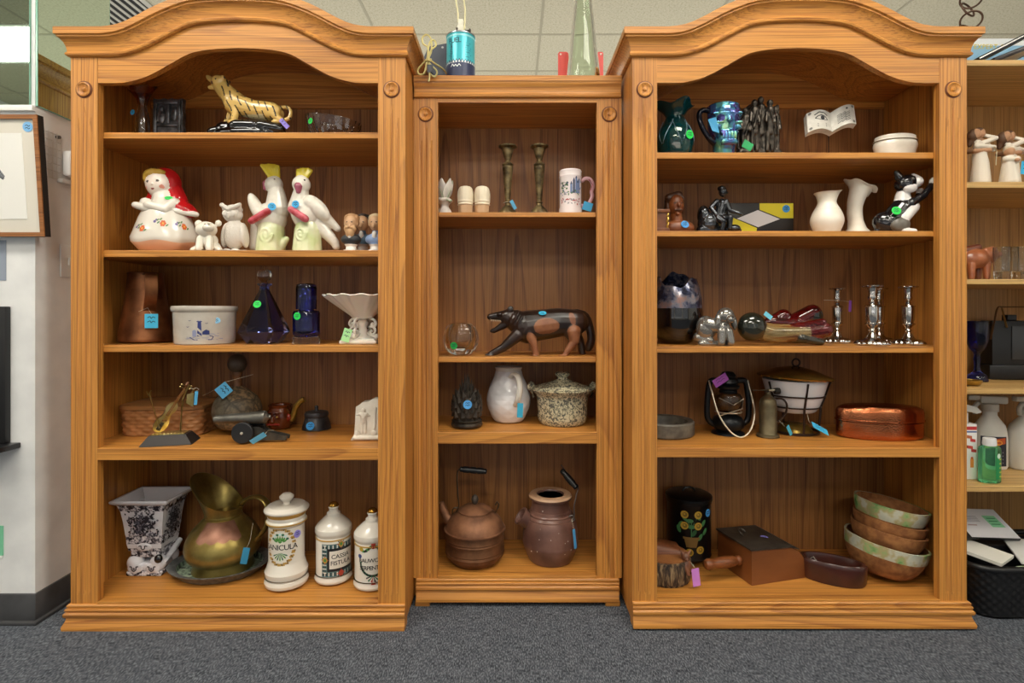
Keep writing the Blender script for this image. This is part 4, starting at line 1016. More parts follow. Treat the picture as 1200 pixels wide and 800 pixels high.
b = MB(); b.tube(spline([P(339, 494, 0), P(344, 486, 0), P(347, 477, 0), P(352, 471, 0), P(357, 468, 0)], 4), [4, 4.2, 4, 3.8, 3.6, 3.4, 3.3, 3.2, 3.2, 3.2, 3.2, 3.2, 3.2, 3.4, 3.4, 3.6, 3.6], speck('#8a6a24', '#b39446', 20, .3, .6)); b.build('spout', it.root)
it = Item('inkwell', 'small black lidded pot with a blue sticker right of the face jug', 'pot', 371, L4, yL4(505) + .04); P = it.p
ik = speck('#2b2a2c', '#434144', 30, .4, .4)
b = MB(); b.lathe(it.pr((0, 505), (16.5, 505), (17.5, 502), (16.5, 498), (14, 490), (12.6, 488), (11, 488), (11, 499), (0, 500)), ik, 40); b.build('pot_body', it.root)
b = MB(); b.lathe(it.pr((0, 488), (13.8, 488), (14.6, 485), (13.6, 482.6), (8, 481.4), (2.6, 481), (2, 479), (2.4, 477), (1.4, 475.4), (0, 475.2)), ik, 40); b.build('lid', it.root)
sticker(it.root, P(369.5, 496, -15.9), (.1, -1, .3), 4.6, '#2f9be6')
# plaster relief
it = Item('plaster_relief', 'white plaster relief block with a praying figure, half behind the bookcase upright', 'sculpture', 430, L4, yL4(516)); P = it.p
pl = speck('#cfc7b8', '#e3dccf', 22, .7, bump=.25)
pts = [(-19, 0), (-15, 7), (-14, 20), (-13, 39), (-8, 42), (-6, 44), (2, 45), (6, 48), (14, 49), (18, 47), (20, 40), (19, 15), (21, 3), (20, 0)]
b = MB(); b.prism(pts, 0, 14, pl); b.build('relief_block', it.root, 30)
b = sculpt([('e', (-4, 0, 35), (2.6, 3, 3.2), None, 0), ('c', (-4, 0, 30), (-4, 0, 22), 4, 3.2, 0), ('c', (-8, -1, 31), (-3, -3, 27), 1.6, 1.4, 0), ('c', (0, -1, 31), (-4, -3, 27), 1.6, 1.4, 0), ('c', (-5.6, 0, 22), (-5.6, 0, 9), 2, 1.6, 0), ('c', (-2, 0, 22), (-2, 0, 9), 2, 1.6, 0), ('c', (-12, 0, 30), (3, 0, 29), 1.2, 1.2, 0), ('e', (8, 0, 8), (4, 2, 4), None, 0), ('e', (-11, 0, 8), (3, 2, 4), None, 0), ('c', (-14, 0, 3), (16, 0, 3), 3, 3, 0), ('c', (9, 0, 14), (10, 0, 38), 1.6, 1.6, 0)], .7, [pl], 2); b.build('praying_figure', it.root)

# ---- bottom shelf
yL5 = lambda py: ydepth(L5, py)
trans = None
t = NT('transferware'); v = t.coord(); a_ = t.noise(v, 62, 6, .72); c = t.ramp(a_, [(.44, '#2a2930'), (.5, '#8f8d96'), (.56, '#dddbe0')]); t.set(col=c, rough=.2, coat=.3); TWD = t.m
t = NT('transferware_light'); v = t.coord(); a_ = t.noise(v, 55, 5, .7); c = t.ramp(a_, [(.36, '#3a3942'), (.42, '#a4a2aa'), (.47, '#e2e0e4')]); t.set(col=c, rough=.2, coat=.3); TWL = t.m
POR = plain('#dddce2', .18, coat=.3)
Yp = yL5(676)
it = Item('square_planter', 'square black and white transferware planter on a scrolled foot', 'planter', 180, L5, .225); P = it.p
b = MB(); z = it.Z
def sqr(h, y0=0): return [Vector((-h, -h + y0, 0)), Vector((h, -h + y0, 0)), Vector((h, h + y0, 0)), Vector((-h, h + y0, 0))]
levels = [(20, 672 - 40 + 12, TWD)]
prof = [(18.5, 28), (19, 31), (20, 36), (20, 36.2), (20.6, 46), (20.8, 46.2), (22.5, 62), (24.5, 75), (24.8, 75.2), (27, 82), (27.4, 82.2), (32, 85), (32.8, 87), (32, 88.4), (29.8, 88), (24, 78), (17, 34), (0, 34)]
mats_ = [TWD, POR, POR, TWD, TWD, POR, POR, POR, TWD, TWD, POR, POR, POR, POR, POR, POR, POR]
q2 = math.sqrt(2)
b.lathe([(r * q2, zz) for r, zz in prof], POR, 4, a0=PI / 4, mats=mats_, sy=.83); b.build('planter_body', it.root, 20)
b = MB(); gf = lambda u, v_, l=0: Vector((u, -(np.interp(v_, [28, 46, 62, 78], [18.5, 20.7, 22.5, 24.5])) * .83 - .3 - l, v_)); gr = lambda u, v_, l=0: Vector((np.interp(v_, [28, 46, 62, 78], [18.5, 20.7, 22.5, 24.5]) + .3 + l, u * .83, v_))
inkm, ink2 = plain('#2b2a32', .3), plain('#6a6874', .3); random.seed(5)
for g in (gf, gr):
    dab_line(b, g, [(1, 47), (0, 56), (3, 64), (0, 72)], 1.1, inkm, .2); dab_line(b, g, [(0, 58), (-7, 66), (-12, 68)], .8, inkm, .2); dab_line(b, g, [(2, 62), (9, 67), (14, 66)], .8, inkm, .2); dab_line(b, g, [(-3, 47), (-9, 53), (-14, 55)], .8, inkm, .2)
    for k in range(230):
        x, y = random.gauss(0, 8), random.gauss(61, 8)
        if abs(x) < 18 and 47 < y < 76: dab_disc(b, g, x, y, random.uniform(.9, 2.2), random.uniform(.6, 1.3), random.choice((inkm, inkm, ink2)), .2 + .01 * k, 7, random.uniform(0, 3))
    for k in range(14): dab_disc(b, g, random.uniform(-17, 17), random.uniform(74, 77), 1.6, .8, inkm, .3, 7, random.uniform(0, 3))
    for k in range(30): dab_disc(b, g, random.uniform(-18, 18), random.uniform(46, 50), 1.6, .8, random.choice((inkm, ink2)), .3 + .01 * k, 7, random.uniform(0, 3))
b.build('printed_branches', it.root, 0)
b = MB(); b.box((-17, -17, 20), (17, 17, 28.5), TWD, bev=1.2)
for sx_ in (-1, 1):
    for sy_ in (-1, 1):
        b.ell((13 * sx_, 13 * sy_, 13), (9.5, 9.5, 9.5), POR, n=20, m=12)
b.box((-19, -20, 5), (19, 20, 14), POR, bev=3); b.box((-20, -21.5, 0), (20, 21.5, 5.5), TWD, bev=1.5)
for x in (-10, 10):
    b.ell((x, -20.5, 9), (8.5, 2.2, 6), POR); g3 = lambda u, v_, l=0, x=x: Vector((x + u, -22.9 - l, 9 + v_))
    dab_line(b, g3, [(-5, 2.5), (-2.5, 2.5), (-2.5, -1), (0, -3), (2.5, -1), (2.5, 2.5), (5, 2.5)], 1.2, inkm, .1); dab_disc(b, g3, 0, 0, 1.4, 1.6, ink2, .15)
b.ell((0, -20, 33), (9, 2, 4.6), POR); g3 = lambda u, v_, l=0: Vector((u, -22.2 - l, 33 + v_)); dab_line(b, g3, [(-5, 1.5), (-2, 2), (-2, -1), (0, -2.4), (2, -1), (2, 2), (5, 1.5)], 1.1, inkm, .1)
b.ell((17, -21, 20), (4.5, 4.5, 5), plain('#141416', .15, coat=.5)); b.tube([Vector((19, -16, 14)), Vector((21, 6, 22)), Vector((21, 20, 28))], [4, 3.6, 3], POR, 12)
b.v = [Vector((v.x, v.y * .83, v.z)) for v in b.v]; b.build('scrolled_foot', it.root, 30)
# plate
Yt = .217
it = Item('serving_plate', 'round green patterned plate with a dark rim under the brass jug', 'plate', 258.5, L5, Yt); P = it.p
t = NT('plate_glaze'); v = t.coord((1, 1, .2)); a_ = t.noise(v, 34, 4, .6, 1.2); t.set(col=t.ramp(a_, [(.4, '#25282a'), (.47, '#5b6a5c'), (.55, '#9db09a'), (.7, '#b9c7ae')]), rough=.3); PG = t.m; RM = speck('#3d3f41', '#6c6d6c', 60, .35)
b = MB(); PR = 56
b.lathe([(0, 0), (26, 0), (45, .8), (PR - 3, 8.5), (PR, 10.5), (PR + .5, 11.2), (PR - 1, 11.4), (PR - 8, 9.2), (PR - 9, 8.8), (46, 3.6), (0, 3.0)], PG, 64, sy=.8, mats=[RM, RM, RM, RM, RM, RM, RM, RM, PG, PG])
b.build('plate_body', it.root, 40)
# brass jug
it = Item('brass_jug', 'large hammered brass jug with a wide pouring lip standing on the green plate', 'jug', 262, L5 + 4.2 * mpp(Yt), Yt); P = it.p; z = it.Z
t = NT('aged_brass'); v = t.coord(); n_ = t.noise(v, 9, 5, .6); c = t.ramp(n_, [(.3, '#6e5c30'), (.55, '#9c894c'), (.75, '#b5a362')]); t.set(col=c, rough=.33, metal=.75); t.bump(t.vor(v, 75), .12, .002); BRS = t.m
CPR = speck('#7c5240', '#a07460', 20, .4, .6)
k0 = it.py0
bp = it.pr((36, k0), (37.5, k0 - 1), (37, k0 - 2.5), (35.5, k0 - 10)) + sprof(it.pr((36, k0 - 11), (42.5, k0 - 16), (46, k0 - 24), (45, k0 - 34), (38.5, k0 - 45), (29, k0 - 54), (22.5, k0 - 60)), 4)
b = MB(); b.lathe([(0, 2)] + bp, BRS, 64); b.lathe([(bp[-1][0], bp[-1][1]), (23 * it.c, bp[-1][1] + 1), (22.6 * it.c, bp[-1][1] + 2.6)], BRS, 64); b.build('jug_body', it.root, 60)
nb = bp[-1][1] + 2
b = MB(); rows_o, rows_i = [], []; aS = PI * .93
for j in range(9):
    t_ = j / 8; ro, ri = [], []
    for k in range(64):
        a = 2 * PI * k / 64; d_ = math.cos((a - aS)); w_ = max(0, .5 + .5 * d_) ** 1.5
        back = max(0, -d_)
        lift_ = 3 + 42 * w_ + 6 * back
        rr_ = 22 * it.c + (3 + 9 * w_) * t_ ** 1.4
        ro.append(Vector((rr_ * math.cos(a) - 6 * w_ * t_, rr_ * math.sin(a), nb + lift_ * t_))); ri.append(ro[-1] - Vector((math.cos(a), math.sin(a), 0)) * .9)
    rows_o.append(ro); rows_i.append(ri)
b.grid(rows_o, BRS, closed_u=True); b.grid(rows_i, BRS, closed_u=True); b.grid([rows_o[-1], rows_i[-1]], BRS, closed_u=True); b.grid([rows_o[0], rows_i[0]], BRS, closed_u=True); b.build('pouring_lip', it.root, 60)
b = MB(); b.tube(spline([P(281, 592, 4), P(290, 585, 3), P(303, 583, 1), P(313, 589, -1), P(316, 602, -2), P(313, 616, -2), P(303, 630, -2), P(299, 634, -2)], 5), 3.4, BRS, 10, flat=(1.5, .7)); b.build('handle', it.root)
b = MB(); G = []
for j in range(8):
    row = []
    for i in range(33):
        a = it.acam - .12 + (-.75 + 1.4 * i / 32)
        zz = k0 - 59 + j / 7 * (16 + 2.4 * abs(math.sin(i * PI / 8))); zv = k0 - zz
        r_ = np.interp(zv, [q_[1] for q_ in bp], [q_[0] for q_ in bp]) + .35
        row.append(Vector((r_ * math.cos(a), r_ * math.sin(a), zv)))
    G.append(row)
b.grid(G, CPR); b.build('copper_patch', it.root, 60, label='copper coloured scalloped patch')
price_tag(it.root, P(303, 637, -32), 7, 18, (0, .2, .3), '#2c7fa4', 'blue', [P(305, 628, -32), P(307, 620, -28), P(306, 605, -20)], False)
# pharmacy jars
gold = plain('#b98a3a', .25, .9); goldp = plain('#c39a4a', .35, .3)
def jar(label, px, pyb, prof_body, prof_lid, knob_gold, bands, hide=0):
    it = Item('pharmacy_jar', label, 'jar', px, L5, yL5(pyb) + .075, 0, 'white pharmacy jars')
    return it
cam_off = lambda it, dx, R_: math.asin(max(-1, min(1, dx / R_)))
blkt = plain('#17171a', .4); g1, g2, rdm, tea = plain('#4d8a3f', .4), plain('#2f6a4a', .4), plain('#b0402c', .4), plain('#4f6f70', .4)
it = Item('pharmacy_jar', 'largest white pharmacy jar, its wreath label reading SANICULA', 'jar', 336, L5, yL5(696) + .072); P = it.p
b = MB(); b.lathe(it.prf((0, 693), (25.5, 693), (26.5, 690), (25.5, 686), (24.5, 684.5), (25.5, 681), (26, 677), (23.5, 671), (23, 668), (22, 665), (21.5, 662), (21.5, 621), (23.5, 619), (24, 616.5), (22.5, 614), (23, 610), (0, 609)), WHITE, 56); b.build('jar_body', it.root, 22)
b = MB()
for r_, y0, y1 in ((25.9, 689.5, 684.8), (24.25, 618.6, 617.2)): b = MB(); e_ = r_ * it.c * (y0 - CY) / F; b.lathe([(r_ * it.c - .6, it.Z(y0) + e_), (r_ * it.c + .25, it.Z(y0) + e_), (r_ * it.c + .25, it.Z(y1) + e_), (r_ * it.c - .6, it.Z(y1) + e_)], goldp, 56); b.build('gilt_band', it.root)
b = MB(); b.lathe(it.prf((22, 611), (23, 609.5), (26.5, 606), (27, 604.5), (26.6, 603), (22, 598), (14, 594), (6, 592.5), (4.5, 591.5), (4.2, 589), (7, 587.5), (8.8, 585.5), (8.6, 583.5), (5, 579.5), (0, 577.3)), WHITE, 56, mats=[goldp, goldp] + [WHITE] * 14); b.build('lid', it.root, 22)
b = MB(); Rr = 21.6 * it.c; g = wrap(Rr, it.acam - .36); zc = it.Z(642) + Rr * (642 - CY) / F
for k in range(46):
    a = 2 * PI * k / 46
    for q_ in range(2): dab_disc(b, g, 15.5 * math.cos(a) + (q_ * 2 - 1), zc + 20.5 * math.sin(a) + (k % 2), 1.5, 1.1, goldp if (k + q_) % 3 else plain('#8a6a2c', .4), .15 + .01 * (k % 5), 7, a)
dab(b, g, [(-16.5, zc - 4.5), (17, zc - 4.5), (17, zc + 4), (-16.5, zc + 4)], WHITE, .25)
dab_text(b, g, 'SANICULA', .4, zc - .3, 8.6, blkt, 0, .45, .09, .9)
for k in range(7):
    a = PI / 2 + (k - 3) * .36; dab_line(b, g, [(0, zc + 5), (9 * math.cos(a), zc + 5 + 10 * math.sin(a))], .6, g1, .2); dab_disc(b, g, 9 * math.cos(a), zc + 5 + 10 * math.sin(a), 1.7, 1.4, plain('#bcd8d4', .4) if k % 2 else g2, .3, 8)
    dab_disc(b, g, 6 * math.cos(a), zc + 5 + 5 * math.sin(a), 2.6, 1, g1, .25, 8, a); a = -PI / 2 + (k - 3) * .38; dab(b, g, [(0, zc - 6), (8 * math.cos(a - .1), zc - 6 + 8 * math.sin(a - .1)), (9 * math.cos(a), zc - 6 + 9.5 * math.sin(a)), (8 * math.cos(a + .1), zc - 6 + 8 * math.sin(a + .1))], g1 if k % 2 else g2, .25)
b.build('wreath_label', it.root, 0)
sticker(it.root, g(19, it.Z(628) + 7, .2), (math.cos(it.acam - .36 + 19 / Rr), math.sin(it.acam - .36 + 19 / Rr), 0), 4.4, '#8f86d8', 'purple')
def small_jar(label, px, sy, fy):
    it = Item('pharmacy_jar', label, 'jar', px, L5, yL5(fy) + .062)
    k = lambda y: y + sy
    b = MB(); b.lathe(it.prf((0, k(686)), (21.5, k(686)), (22.5, k(684)), (22, k(681)), (21, k(678.5)), (20.8, k(676)), (20.8, k(636)), (20, k(632)), (0, k(631))), WHITE, 52); b.build('jar_body', it.root, 22)
    b = MB()
    for r_, y0, y1 in ((22.1, 681, 679), (20.95, 635.5, 634.3)): b = MB(); e_ = r_ * it.c * (k(y0) - CY) / F; b.lathe([(r_ * it.c - .6, it.Z(k(y0)) + e_), (r_ * it.c + .25, it.Z(k(y0)) + e_), (r_ * it.c + .25, it.Z(k(y1)) + e_), (r_ * it.c - .6, it.Z(k(y1)) + e_)], goldp, 52); b.build('gilt_band', it.root)
    b = MB(); b.lathe(it.prf((19.5, k(633)), (21.5, k(630)), (22, k(628)), (21.6, k(624)), (19, k(619)), (12, k(610)), (8.5, k(606)), (8, k(603)), (5.6, k(600.5)), (5.2, k(598)), (6.4, k(596)), (5, k(593))), WHITE, 52); b.build('lid', it.root, 22)
    b = MB(); b.ell((0, 0, it.Z(k(592))), (6 * it.c, 6 * it.c, 4.2), gold); b.build('gilt_knob', it.root, label='gilt knob')
    return it
it = small_jar('white pharmacy jar with a gilt knob, its square label reading CASSIA FISTULA', 391, 0, 688)
b = MB(); Rr = 20.9 * it.c; g = wrap(Rr, it.acam + .27); zc = it.Z(656) + Rr * (656 - CY) / F
dab(b, g, [(-19, zc - 20), (19, zc - 20), (19, zc + 17), (-19, zc + 17)], tea, .1)
for k in range(16): dab(b, g, [(-18 + k * 2.3, zc + 12), (-17 + k * 2.3, zc + 12), (-17 + k * 2.3, zc + 16), (-18 + k * 2.3, zc + 16)], WHITE if k % 2 else blkt, .14); dab(b, g, [(-18.4, zc - 18 + k * 2.2), (-13.4, zc - 18 + k * 2.2), (-13.4, zc - 17 + k * 2.2), (-18.4, zc - 17 + k * 2.2)], WHITE if k % 2 else blkt, .14); dab(b, g, [(-18 + k * 2.3, zc - 19), (-17 + k * 2.3, zc - 19), (-17 + k * 2.3, zc - 15), (-18 + k * 2.3, zc - 15)], WHITE if k % 2 else blkt, .14)
dab(b, g, [(-12.5, zc - 14), (19, zc - 14), (19, zc + 12), (-12.5, zc + 12)], blkt, .16); dab(b, g, [(-10, zc - 11), (19, zc - 11), (19, zc + 9), (-10, zc + 9)], WHITE, .2)
dab_text(b, g, 'CASSIA', 2.5, zc + 2.5, 6.8, blkt, 0, .4, .06, .95); dab_text(b, g, 'FISTULA', 3, zc - 4.8, 6.8, blkt, 0, .4, .06, .95)
for (x, y) in ((-15, -1), (3, 16), (3, -17)):
    for k in range(8): a = k * PI / 4; dab(b, g, [(x + 1.5 * math.cos(a - .6), zc + y + 1.5 * math.sin(a - .6)), (x + 6 * math.cos(a), zc + y + 6 * math.sin(a)), (x + 1.5 * math.cos(a + .6), zc + y + 1.5 * math.sin(a + .6))], blkt if k % 2 else rdm, .26)
    dab_disc(b, g, x, zc + y, 3, 3.4, rdm if y < -5 else plain('#b78b3c', .4), .32); dab_disc(b, g, x, zc + y, 1.6, 1.8, g1 if y > -5 else rdm, .36)
b.build('square_label', it.root, 0)
it = small_jar('white pharmacy jar cut off by the bookcase upright, label reading RAUWOLFIA SERPENTINA', 436.5, 7, 695)
b = MB(); Rr = 20.9 * it.c; g = wrap(Rr, it.acam + .05); zc = it.Z(661) + Rr * (661 - CY) / F
for k in range(40):
    a = PI + PI * k / 39 * (1) ; dab_disc(b, g, 15 * math.cos(a), zc + 1 + 15 * math.sin(a), 1.5, 1.1, blkt if k % 3 else g2, .15, 7, a)
for k in range(22):
    x = -15 + k * 1.45; dab_disc(b, g, x, zc + 17 + 3 * math.cos(x * .3), 2.0, 1.4, (g1, blkt, g2)[k % 3], .15 + .01 * (k % 5), 8, k)
for x, y, m_ in ((0, 22, rdm), (0, 19, plain('#8a2c20', .4)), (-14, 16, plain('#b99a30', .4)), (14, 16, plain('#b99a30', .4)), (0, -24, rdm), (-16, 8, plain('#3c4f84', .4))): dab_disc(b, g, x, zc + y, 2.6, 2.4, m_, .3)
for k in range(6): a = -PI / 2 + (k - 2.5) * .5; dab(b, g, [(0, zc - 14), (8 * math.cos(a - .12), zc - 14 + 7 * math.sin(a - .12)), (9 * math.cos(a + .12), zc - 14 + 8 * math.sin(a + .12))], (blkt, g2, rdm)[k % 3], .25)
dab_text(b, g, 'RAUWOLFIA', 0, zc + 3.4, 6.5, blkt, 0, .45, .06, .88); dab_text(b, g, 'SERPENTINA', 0, zc - 5, 6.5, blkt, 0, .45, .06, .84)
b.build('round_label', it.root, 0)
# ================= middle bookcase: contents =================
# ---- top shelf
ivo = speck('#dccdb0', '#efe4cc', 14, .4); ivd = plain('#c9a884', .45)
it = Item('tulip_candle_holder', 'pale porcelain flower shaped candle holder at the left end of the stein shelf', 'candle holder', 521, M1, YM + .12); P = it.p
pet = speck('#cfc6bf', '#e4ddd2', 20, .3, coat=.3); grn = speck('#7d9a6c', '#b5c2a4', 30, .35)
b = MB(); b.lathe(sprof(it.pr((9, it.py0), (9.5, it.py0 - 1.5), (7.5, 247), (5, 243), (6.5, 239), (9.5, 236.5), (8, 234), (5, 232.5), (0, 232)), 3), pet, 30); b.build('foot', it.root)
for k in range(6):
    a = k * PI / 3 + .25; d_ = Vector((math.cos(a), math.sin(a), 0)); t_ = Vector((-d_.y, d_.x, 0)); big = k % 2
    b = MB(); G = []
    for j in range(9):
        u = j / 8; r_ = 4 + 6.2 * math.sin(u * 2.1) + (5.5 * max(0, u - .6) ** 1.2 if big else 1.5 * max(0, u - .7)); w_ = 7.6 * math.sin(PI * (u * .82 + .09)) ** .8 * (1 - .55 * u * u)
        row = []
        for i in range(7):
            v_ = (i / 6 * 2 - 1); row.append(d_ * (r_ - .35 * w_ * v_ * v_) + t_ * (w_ * v_) + Vector((0, 0, it.Z(234) + 23 * u * (1 - .05 * v_ * v_))))
        G.append(row)
    G2 = [[p_ - d_ * .9 for p_ in row] for row in G]
    b.grid(G, pet); b.grid(G2, grn if big else pet); ring_ = lambda Q: Q[0] + [r[-1] for r in Q[1:]] + Q[-1][-2::-1] + [r[0] for r in Q[-2:0:-1]]
    b.grid([ring_(G), ring_(G2)], grn, closed_u=True); b.build('petal', it.root)
b = MB(); b.tube([P(512, 236, -5), P(514, 234, -8), P(518, 236, -9)], 2, pet, 8); b.tube([P(524, 236, -7), P(528, 238, -7), P(530, 236, -6)], [2, 1.6, .6], grn, 8); b.build('leaf_sprig', it.root)
for px, lab in ((545.5, 'ivory carved shaker with a ribbed cap, nearer the flower shaped candle holder'), (565, 'ivory carved shaker with a ribbed cap, nearer the brass candlestick')):
    it = Item('carved_shaker', lab, 'shaker', px, M1, YM + .1, .3, 'ivory carved shakers'); P = it.p
    b = MB(); b.lathe(sprof(it.pr((7.5, it.py0), (8, it.py0 - 2), (8.4, 244), (8.4, 241)), 3), ivd, 32, fn=lambda r, z, a: r * (1 + .04 * math.sin(7 * a))); b.build('carved_base', it.root)
    b = MB(); b.lathe(sprof(it.pr((8.4, 241.5), (9.4, 240.5), (8.7, 239), (9.5, 237), (9.2, 235.5), (9.4, 229), (8.4, 223), (6, 219.5), (0, 218.3)), 3), ivo, 40, fn=lambda r, z, a: r * (1 + (.025 * math.sin(14 * a) if z > it.Z(236) else 0))); b.build('domed_cap', it.root)
abr = speck('#40341f', '#8b7a55', 40, .42, .65, bump=.25)
def candlestick_brass(px, lab):
    it = Item('candlestick', lab, 'candlestick', px, M1, YM + .13, 0, 'brass candlesticks'); P = it.p
    b = MB(); b.lathe(it.pr((9, it.py0), (11.5, it.py0 - .5), (11.5, it.py0 - 2), (9, 246.5), (6, 243.5), (3.6, 241), (3.2, 239), (4.4, 238), (3, 236.5), (3.2, 234)), abr, 36); b.build('base', it.root)
    b = MB(); b.lathe(it.pr((3.2, 234), (3.8, 225), (5.6, 203), (6.2, 199), (6.6, 197), (5.8, 195.5), (6.8, 193.5), (5, 191.5), (2.8, 189.5), (3.2, 187)), abr, 36); b.build('stem', it.root)
    b = MB(); b.lathe(it.pr((3.2, 187.5), (4.4, 185), (6.6, 177), (7, 175), (10.6, 173), (10.8, 171.4), (9, 171.4), (5.4, 173.5), (4.6, 182), (0, 182)), abr, 36); b.build('candle_cup', it.root)
    return it
it = candlestick_brass(595, 'antique brass candlestick with a blue tag beside the ivory shakers')
price_tag(it.root, it.p(601.5, 243, -14), 4, 11, (.2, -.55, .2), '#5aa7cf', 'blue', [it.p(598, 239, -12), it.p(594, 238, -6), it.p(590, 239, -5)], False)
candlestick_brass(632, 'antique brass candlestick without a tag beside the scenic stein')
it = Item('beer_stein', 'white stein mug painted with a town scene, pink handle on its right', 'mug', 668.5, M1, YM + .1); P = it.p
b = MB(); mw = plain('#e6dbda', .25, coat=.3); b.lathe(it.pr((13, it.py0), (13.6, it.py0 - 1), (13.4, 246), (12.8, 243), (12.8, 211), (13.4, 208), (13, 207), (13, 203), (13.3, 202), (12.6, 200.6), (11.6, 202), (11.4, 244), (0, 245)), mw, 44); b.build('mug_body', it.root, 30)
b = MB(); g = wrap(12.9 * it.c, it.acam); random.seed(11)
mm = [plain(c_, .4) for c_ in ('#3c5f3c', '#5d7f55', '#6d7fa6', '#414a63', '#a8464a', '#8d8b90', '#c99a9a')]
def blotch(x0, x1, y0, y1, n, ms, s0=1.0):
    for k in range(n): dab_disc(b, g, random.uniform(x0, x1), it.Z(random.uniform(y0, y1)), random.uniform(.6, 1.6) * s0, random.uniform(.5, 1.1) * s0, random.choice(ms), .12 + .004 * k, 7, random.uniform(0, 3))
blotch(-13, -3, 216, 224, 26, mm[:2] + mm[3:4]); blotch(-13, 10, 225, 231, 26, [mm[5], mm[2], mm[1]]); blotch(-12, 12, 235, 242, 22, [mm[4], mm[6], mm[5]]); blotch(8, 14, 214, 226, 16, [mm[2], mm[3]])
for x, h_ in ((1, 219), (4, 215), (7, 212), (9, 217), (11, 214)): dab(b, g, [(x - 1.3, it.Z(229)), (x + 1.3, it.Z(229)), (x + 1.2, it.Z(h_)), (x - 1.2, it.Z(h_))], mm[2] if x % 2 else mm[3], .2); dab(b, g, [(x - 1.4, it.Z(h_)), (x + 1.4, it.Z(h_)), (x, it.Z(h_ - 4))], mm[3], .22)
dab_line(b, g, [(-12, it.Z(240)), (-4, it.Z(236)), (4, it.Z(238)), (12, it.Z(235))], 1, mm[4], .4); b.build('town_scene', it.root, 0)
b = MB(); b.tube(spline([P(680, 214, 0), P(686, 209.5, 0), P(692, 211, 0), P(695, 218, 0), P(693, 225, 0), P(694, 230, 0), P(691, 237, 0), P(686, 242, 0), P(681, 241, 0)], 4), 1.6, plain('#d8a6ac', .3), 10, flat=(1, 1.4)); b.tube([P(690, 211, -2.4), P(694, 217, -2.6), P(691.5, 224, -2.4)], .6, plain('#b23c4c', .3), 6); b.build('handle', it.root)
price_tag(it.root, P(688, 243, -4), 11, 10, (0, .3, 0), '#3fa6d6', 'blue', None, False)
# ---- second shelf
it = Item('glass_votive', 'clear ribbed glass votive with a green sticker left of the carved wildcat', 'votive holder', 540, M2, YM + .11); P = it.p
b = MB(); cg = glass('#eef0ee', .01)
b.lathe(sprof(it.pr((0, 415), (9, 415.5), (15, 412), (20, 404), (21, 395), (18.5, 386), (14, 380.5), (10, 379)), 3) + sprof(it.pr((9, 380.5), (13, 386), (14.5, 396), (11, 405), (0, 408)), 3), cg, 72, fn=lambda r, z, a: r * (1 - .07 * abs(math.sin(4 * a)) ** 3) if r > 3 else r); b.build('glass_body', it.root, 60)
sticker(it.root, P(534, 404, -20.8), (-.25, -1, -.15), 4.2, '#18b04c', 'green')
it = Item('wildcat_carving', 'dark carved wooden wildcat snarling, with brown worn patches and a blue sticker', 'carving', 632, M2, YM + .12); P = it.p
eb, wn, te = speck('#1c1310', '#33211a', 18, .3, coat=.2), speck('#7a4a30', '#94603f', 30, .4), plain('#b8a58c', .4)
pr = [('c', P(617, 383), P(655, 378), 19, 17, 0), ('c', P(655, 378), P(675, 378), 17, 15, 0), ('c', P(606, 377), P(618, 384), 14, 19, 0), ('e', P(597, 372), (12, 9, 10), None, 0), ('c', P(590, 370), P(574, 371.5), 6, 3.6, 0), ('c', P(592, 380), P(579, 388), 5, 2.8, 0), ('c', P(579, 387), P(576, 388), 2.6, 2, 0),
      ('e', P(598, 363, -6), (4, 2.5, 4.5), (0, .4, 0), 0), ('e', P(598, 363, 6), (4, 2.5, 4.5), (0, .4, 0), 0), ('e', P(586, 368.5, -6), (3, 3, 2.2), None, 0),
      ('c', P(607, 392, -9), P(590, 407, -10), 8, 5, 0), ('c', P(590, 407, -10), P(574, 415, -10), 5, 3.2, 0), ('e', P(574, 416, -11), (6, 4, 3), None, 0),
      ('c', P(620, 390, 8), P(626, 403, 9), 8, 5, 0), ('c', P(626, 403, 9), P(628, 416, 10), 4.6, 3.4, 0), ('c', P(618, 386, -12), P(625, 402, -13), 6.5, 4.6, 1), ('c', P(625, 402, -13), P(628, 415, -13), 4.4, 3.6, 1), ('e', P(625, 418, -14), (6, 4.4, 3.2), None, 1),
      ('e', P(670, 385, -9), (11, 7, 15), None, 0), ('c', P(671, 388, -12), P(672, 399, -13), 8, 5.5, 1), ('c', P(672, 399, -13), P(662, 413, -13), 5, 3.4, 1), ('e', P(659, 417, -14), (6, 4.2, 3.2), None, 1),
      ('e', P(674, 385, 9), (10, 6, 14), None, 0), ('c', P(676, 392, 9), P(682, 402, 9), 7, 4.4, 0), ('c', P(682, 402, 9), P(684, 416, 9), 4.2, 4, 0)]
tl = spline([P(676, 367, 0), P(686, 371, 0), P(691, 384, 0), P(693, 398, 0), P(690, 408, 2)], 3)
for q0, q1 in zip(tl, tl[1:]): pr.append(('c', q0, q1, 5, 4.6, 0))
pr += [('e', P(640, 383, -18), (15, 6, 11), None, -2), ('e', P(669, 372, -15), (3.5, 6, 10), (0, -.2, 0), -2), ('c', P(574, 374.5, -3), P(586, 375.5, -6), 1, 1.2, -3)]
for k in range(4): pr.append(('e', P(605 + k * 4, 372 + k * 4, -13 - k), (1.4, 3, 8), (0, .5, 0), 0))
sculpt(pr, 1.1, [eb, wn, te], 3).build('wildcat_body', it.root)
b = MB()
for k in range(6): b.add([P(575 + k * 2.2, 374.3 + k * .25, -3.2), P(577 + k * 2.2, 374.4 + k * .25, -3.2), P(576 + k * 2.2, 377 + k * .2, -3), P(576 + k * 2.2, 375, -2)], [(0, 1, 2), (0, 2, 3), (1, 3, 2), (0, 3, 1)], te)
b.build('teeth', it.root, 0)
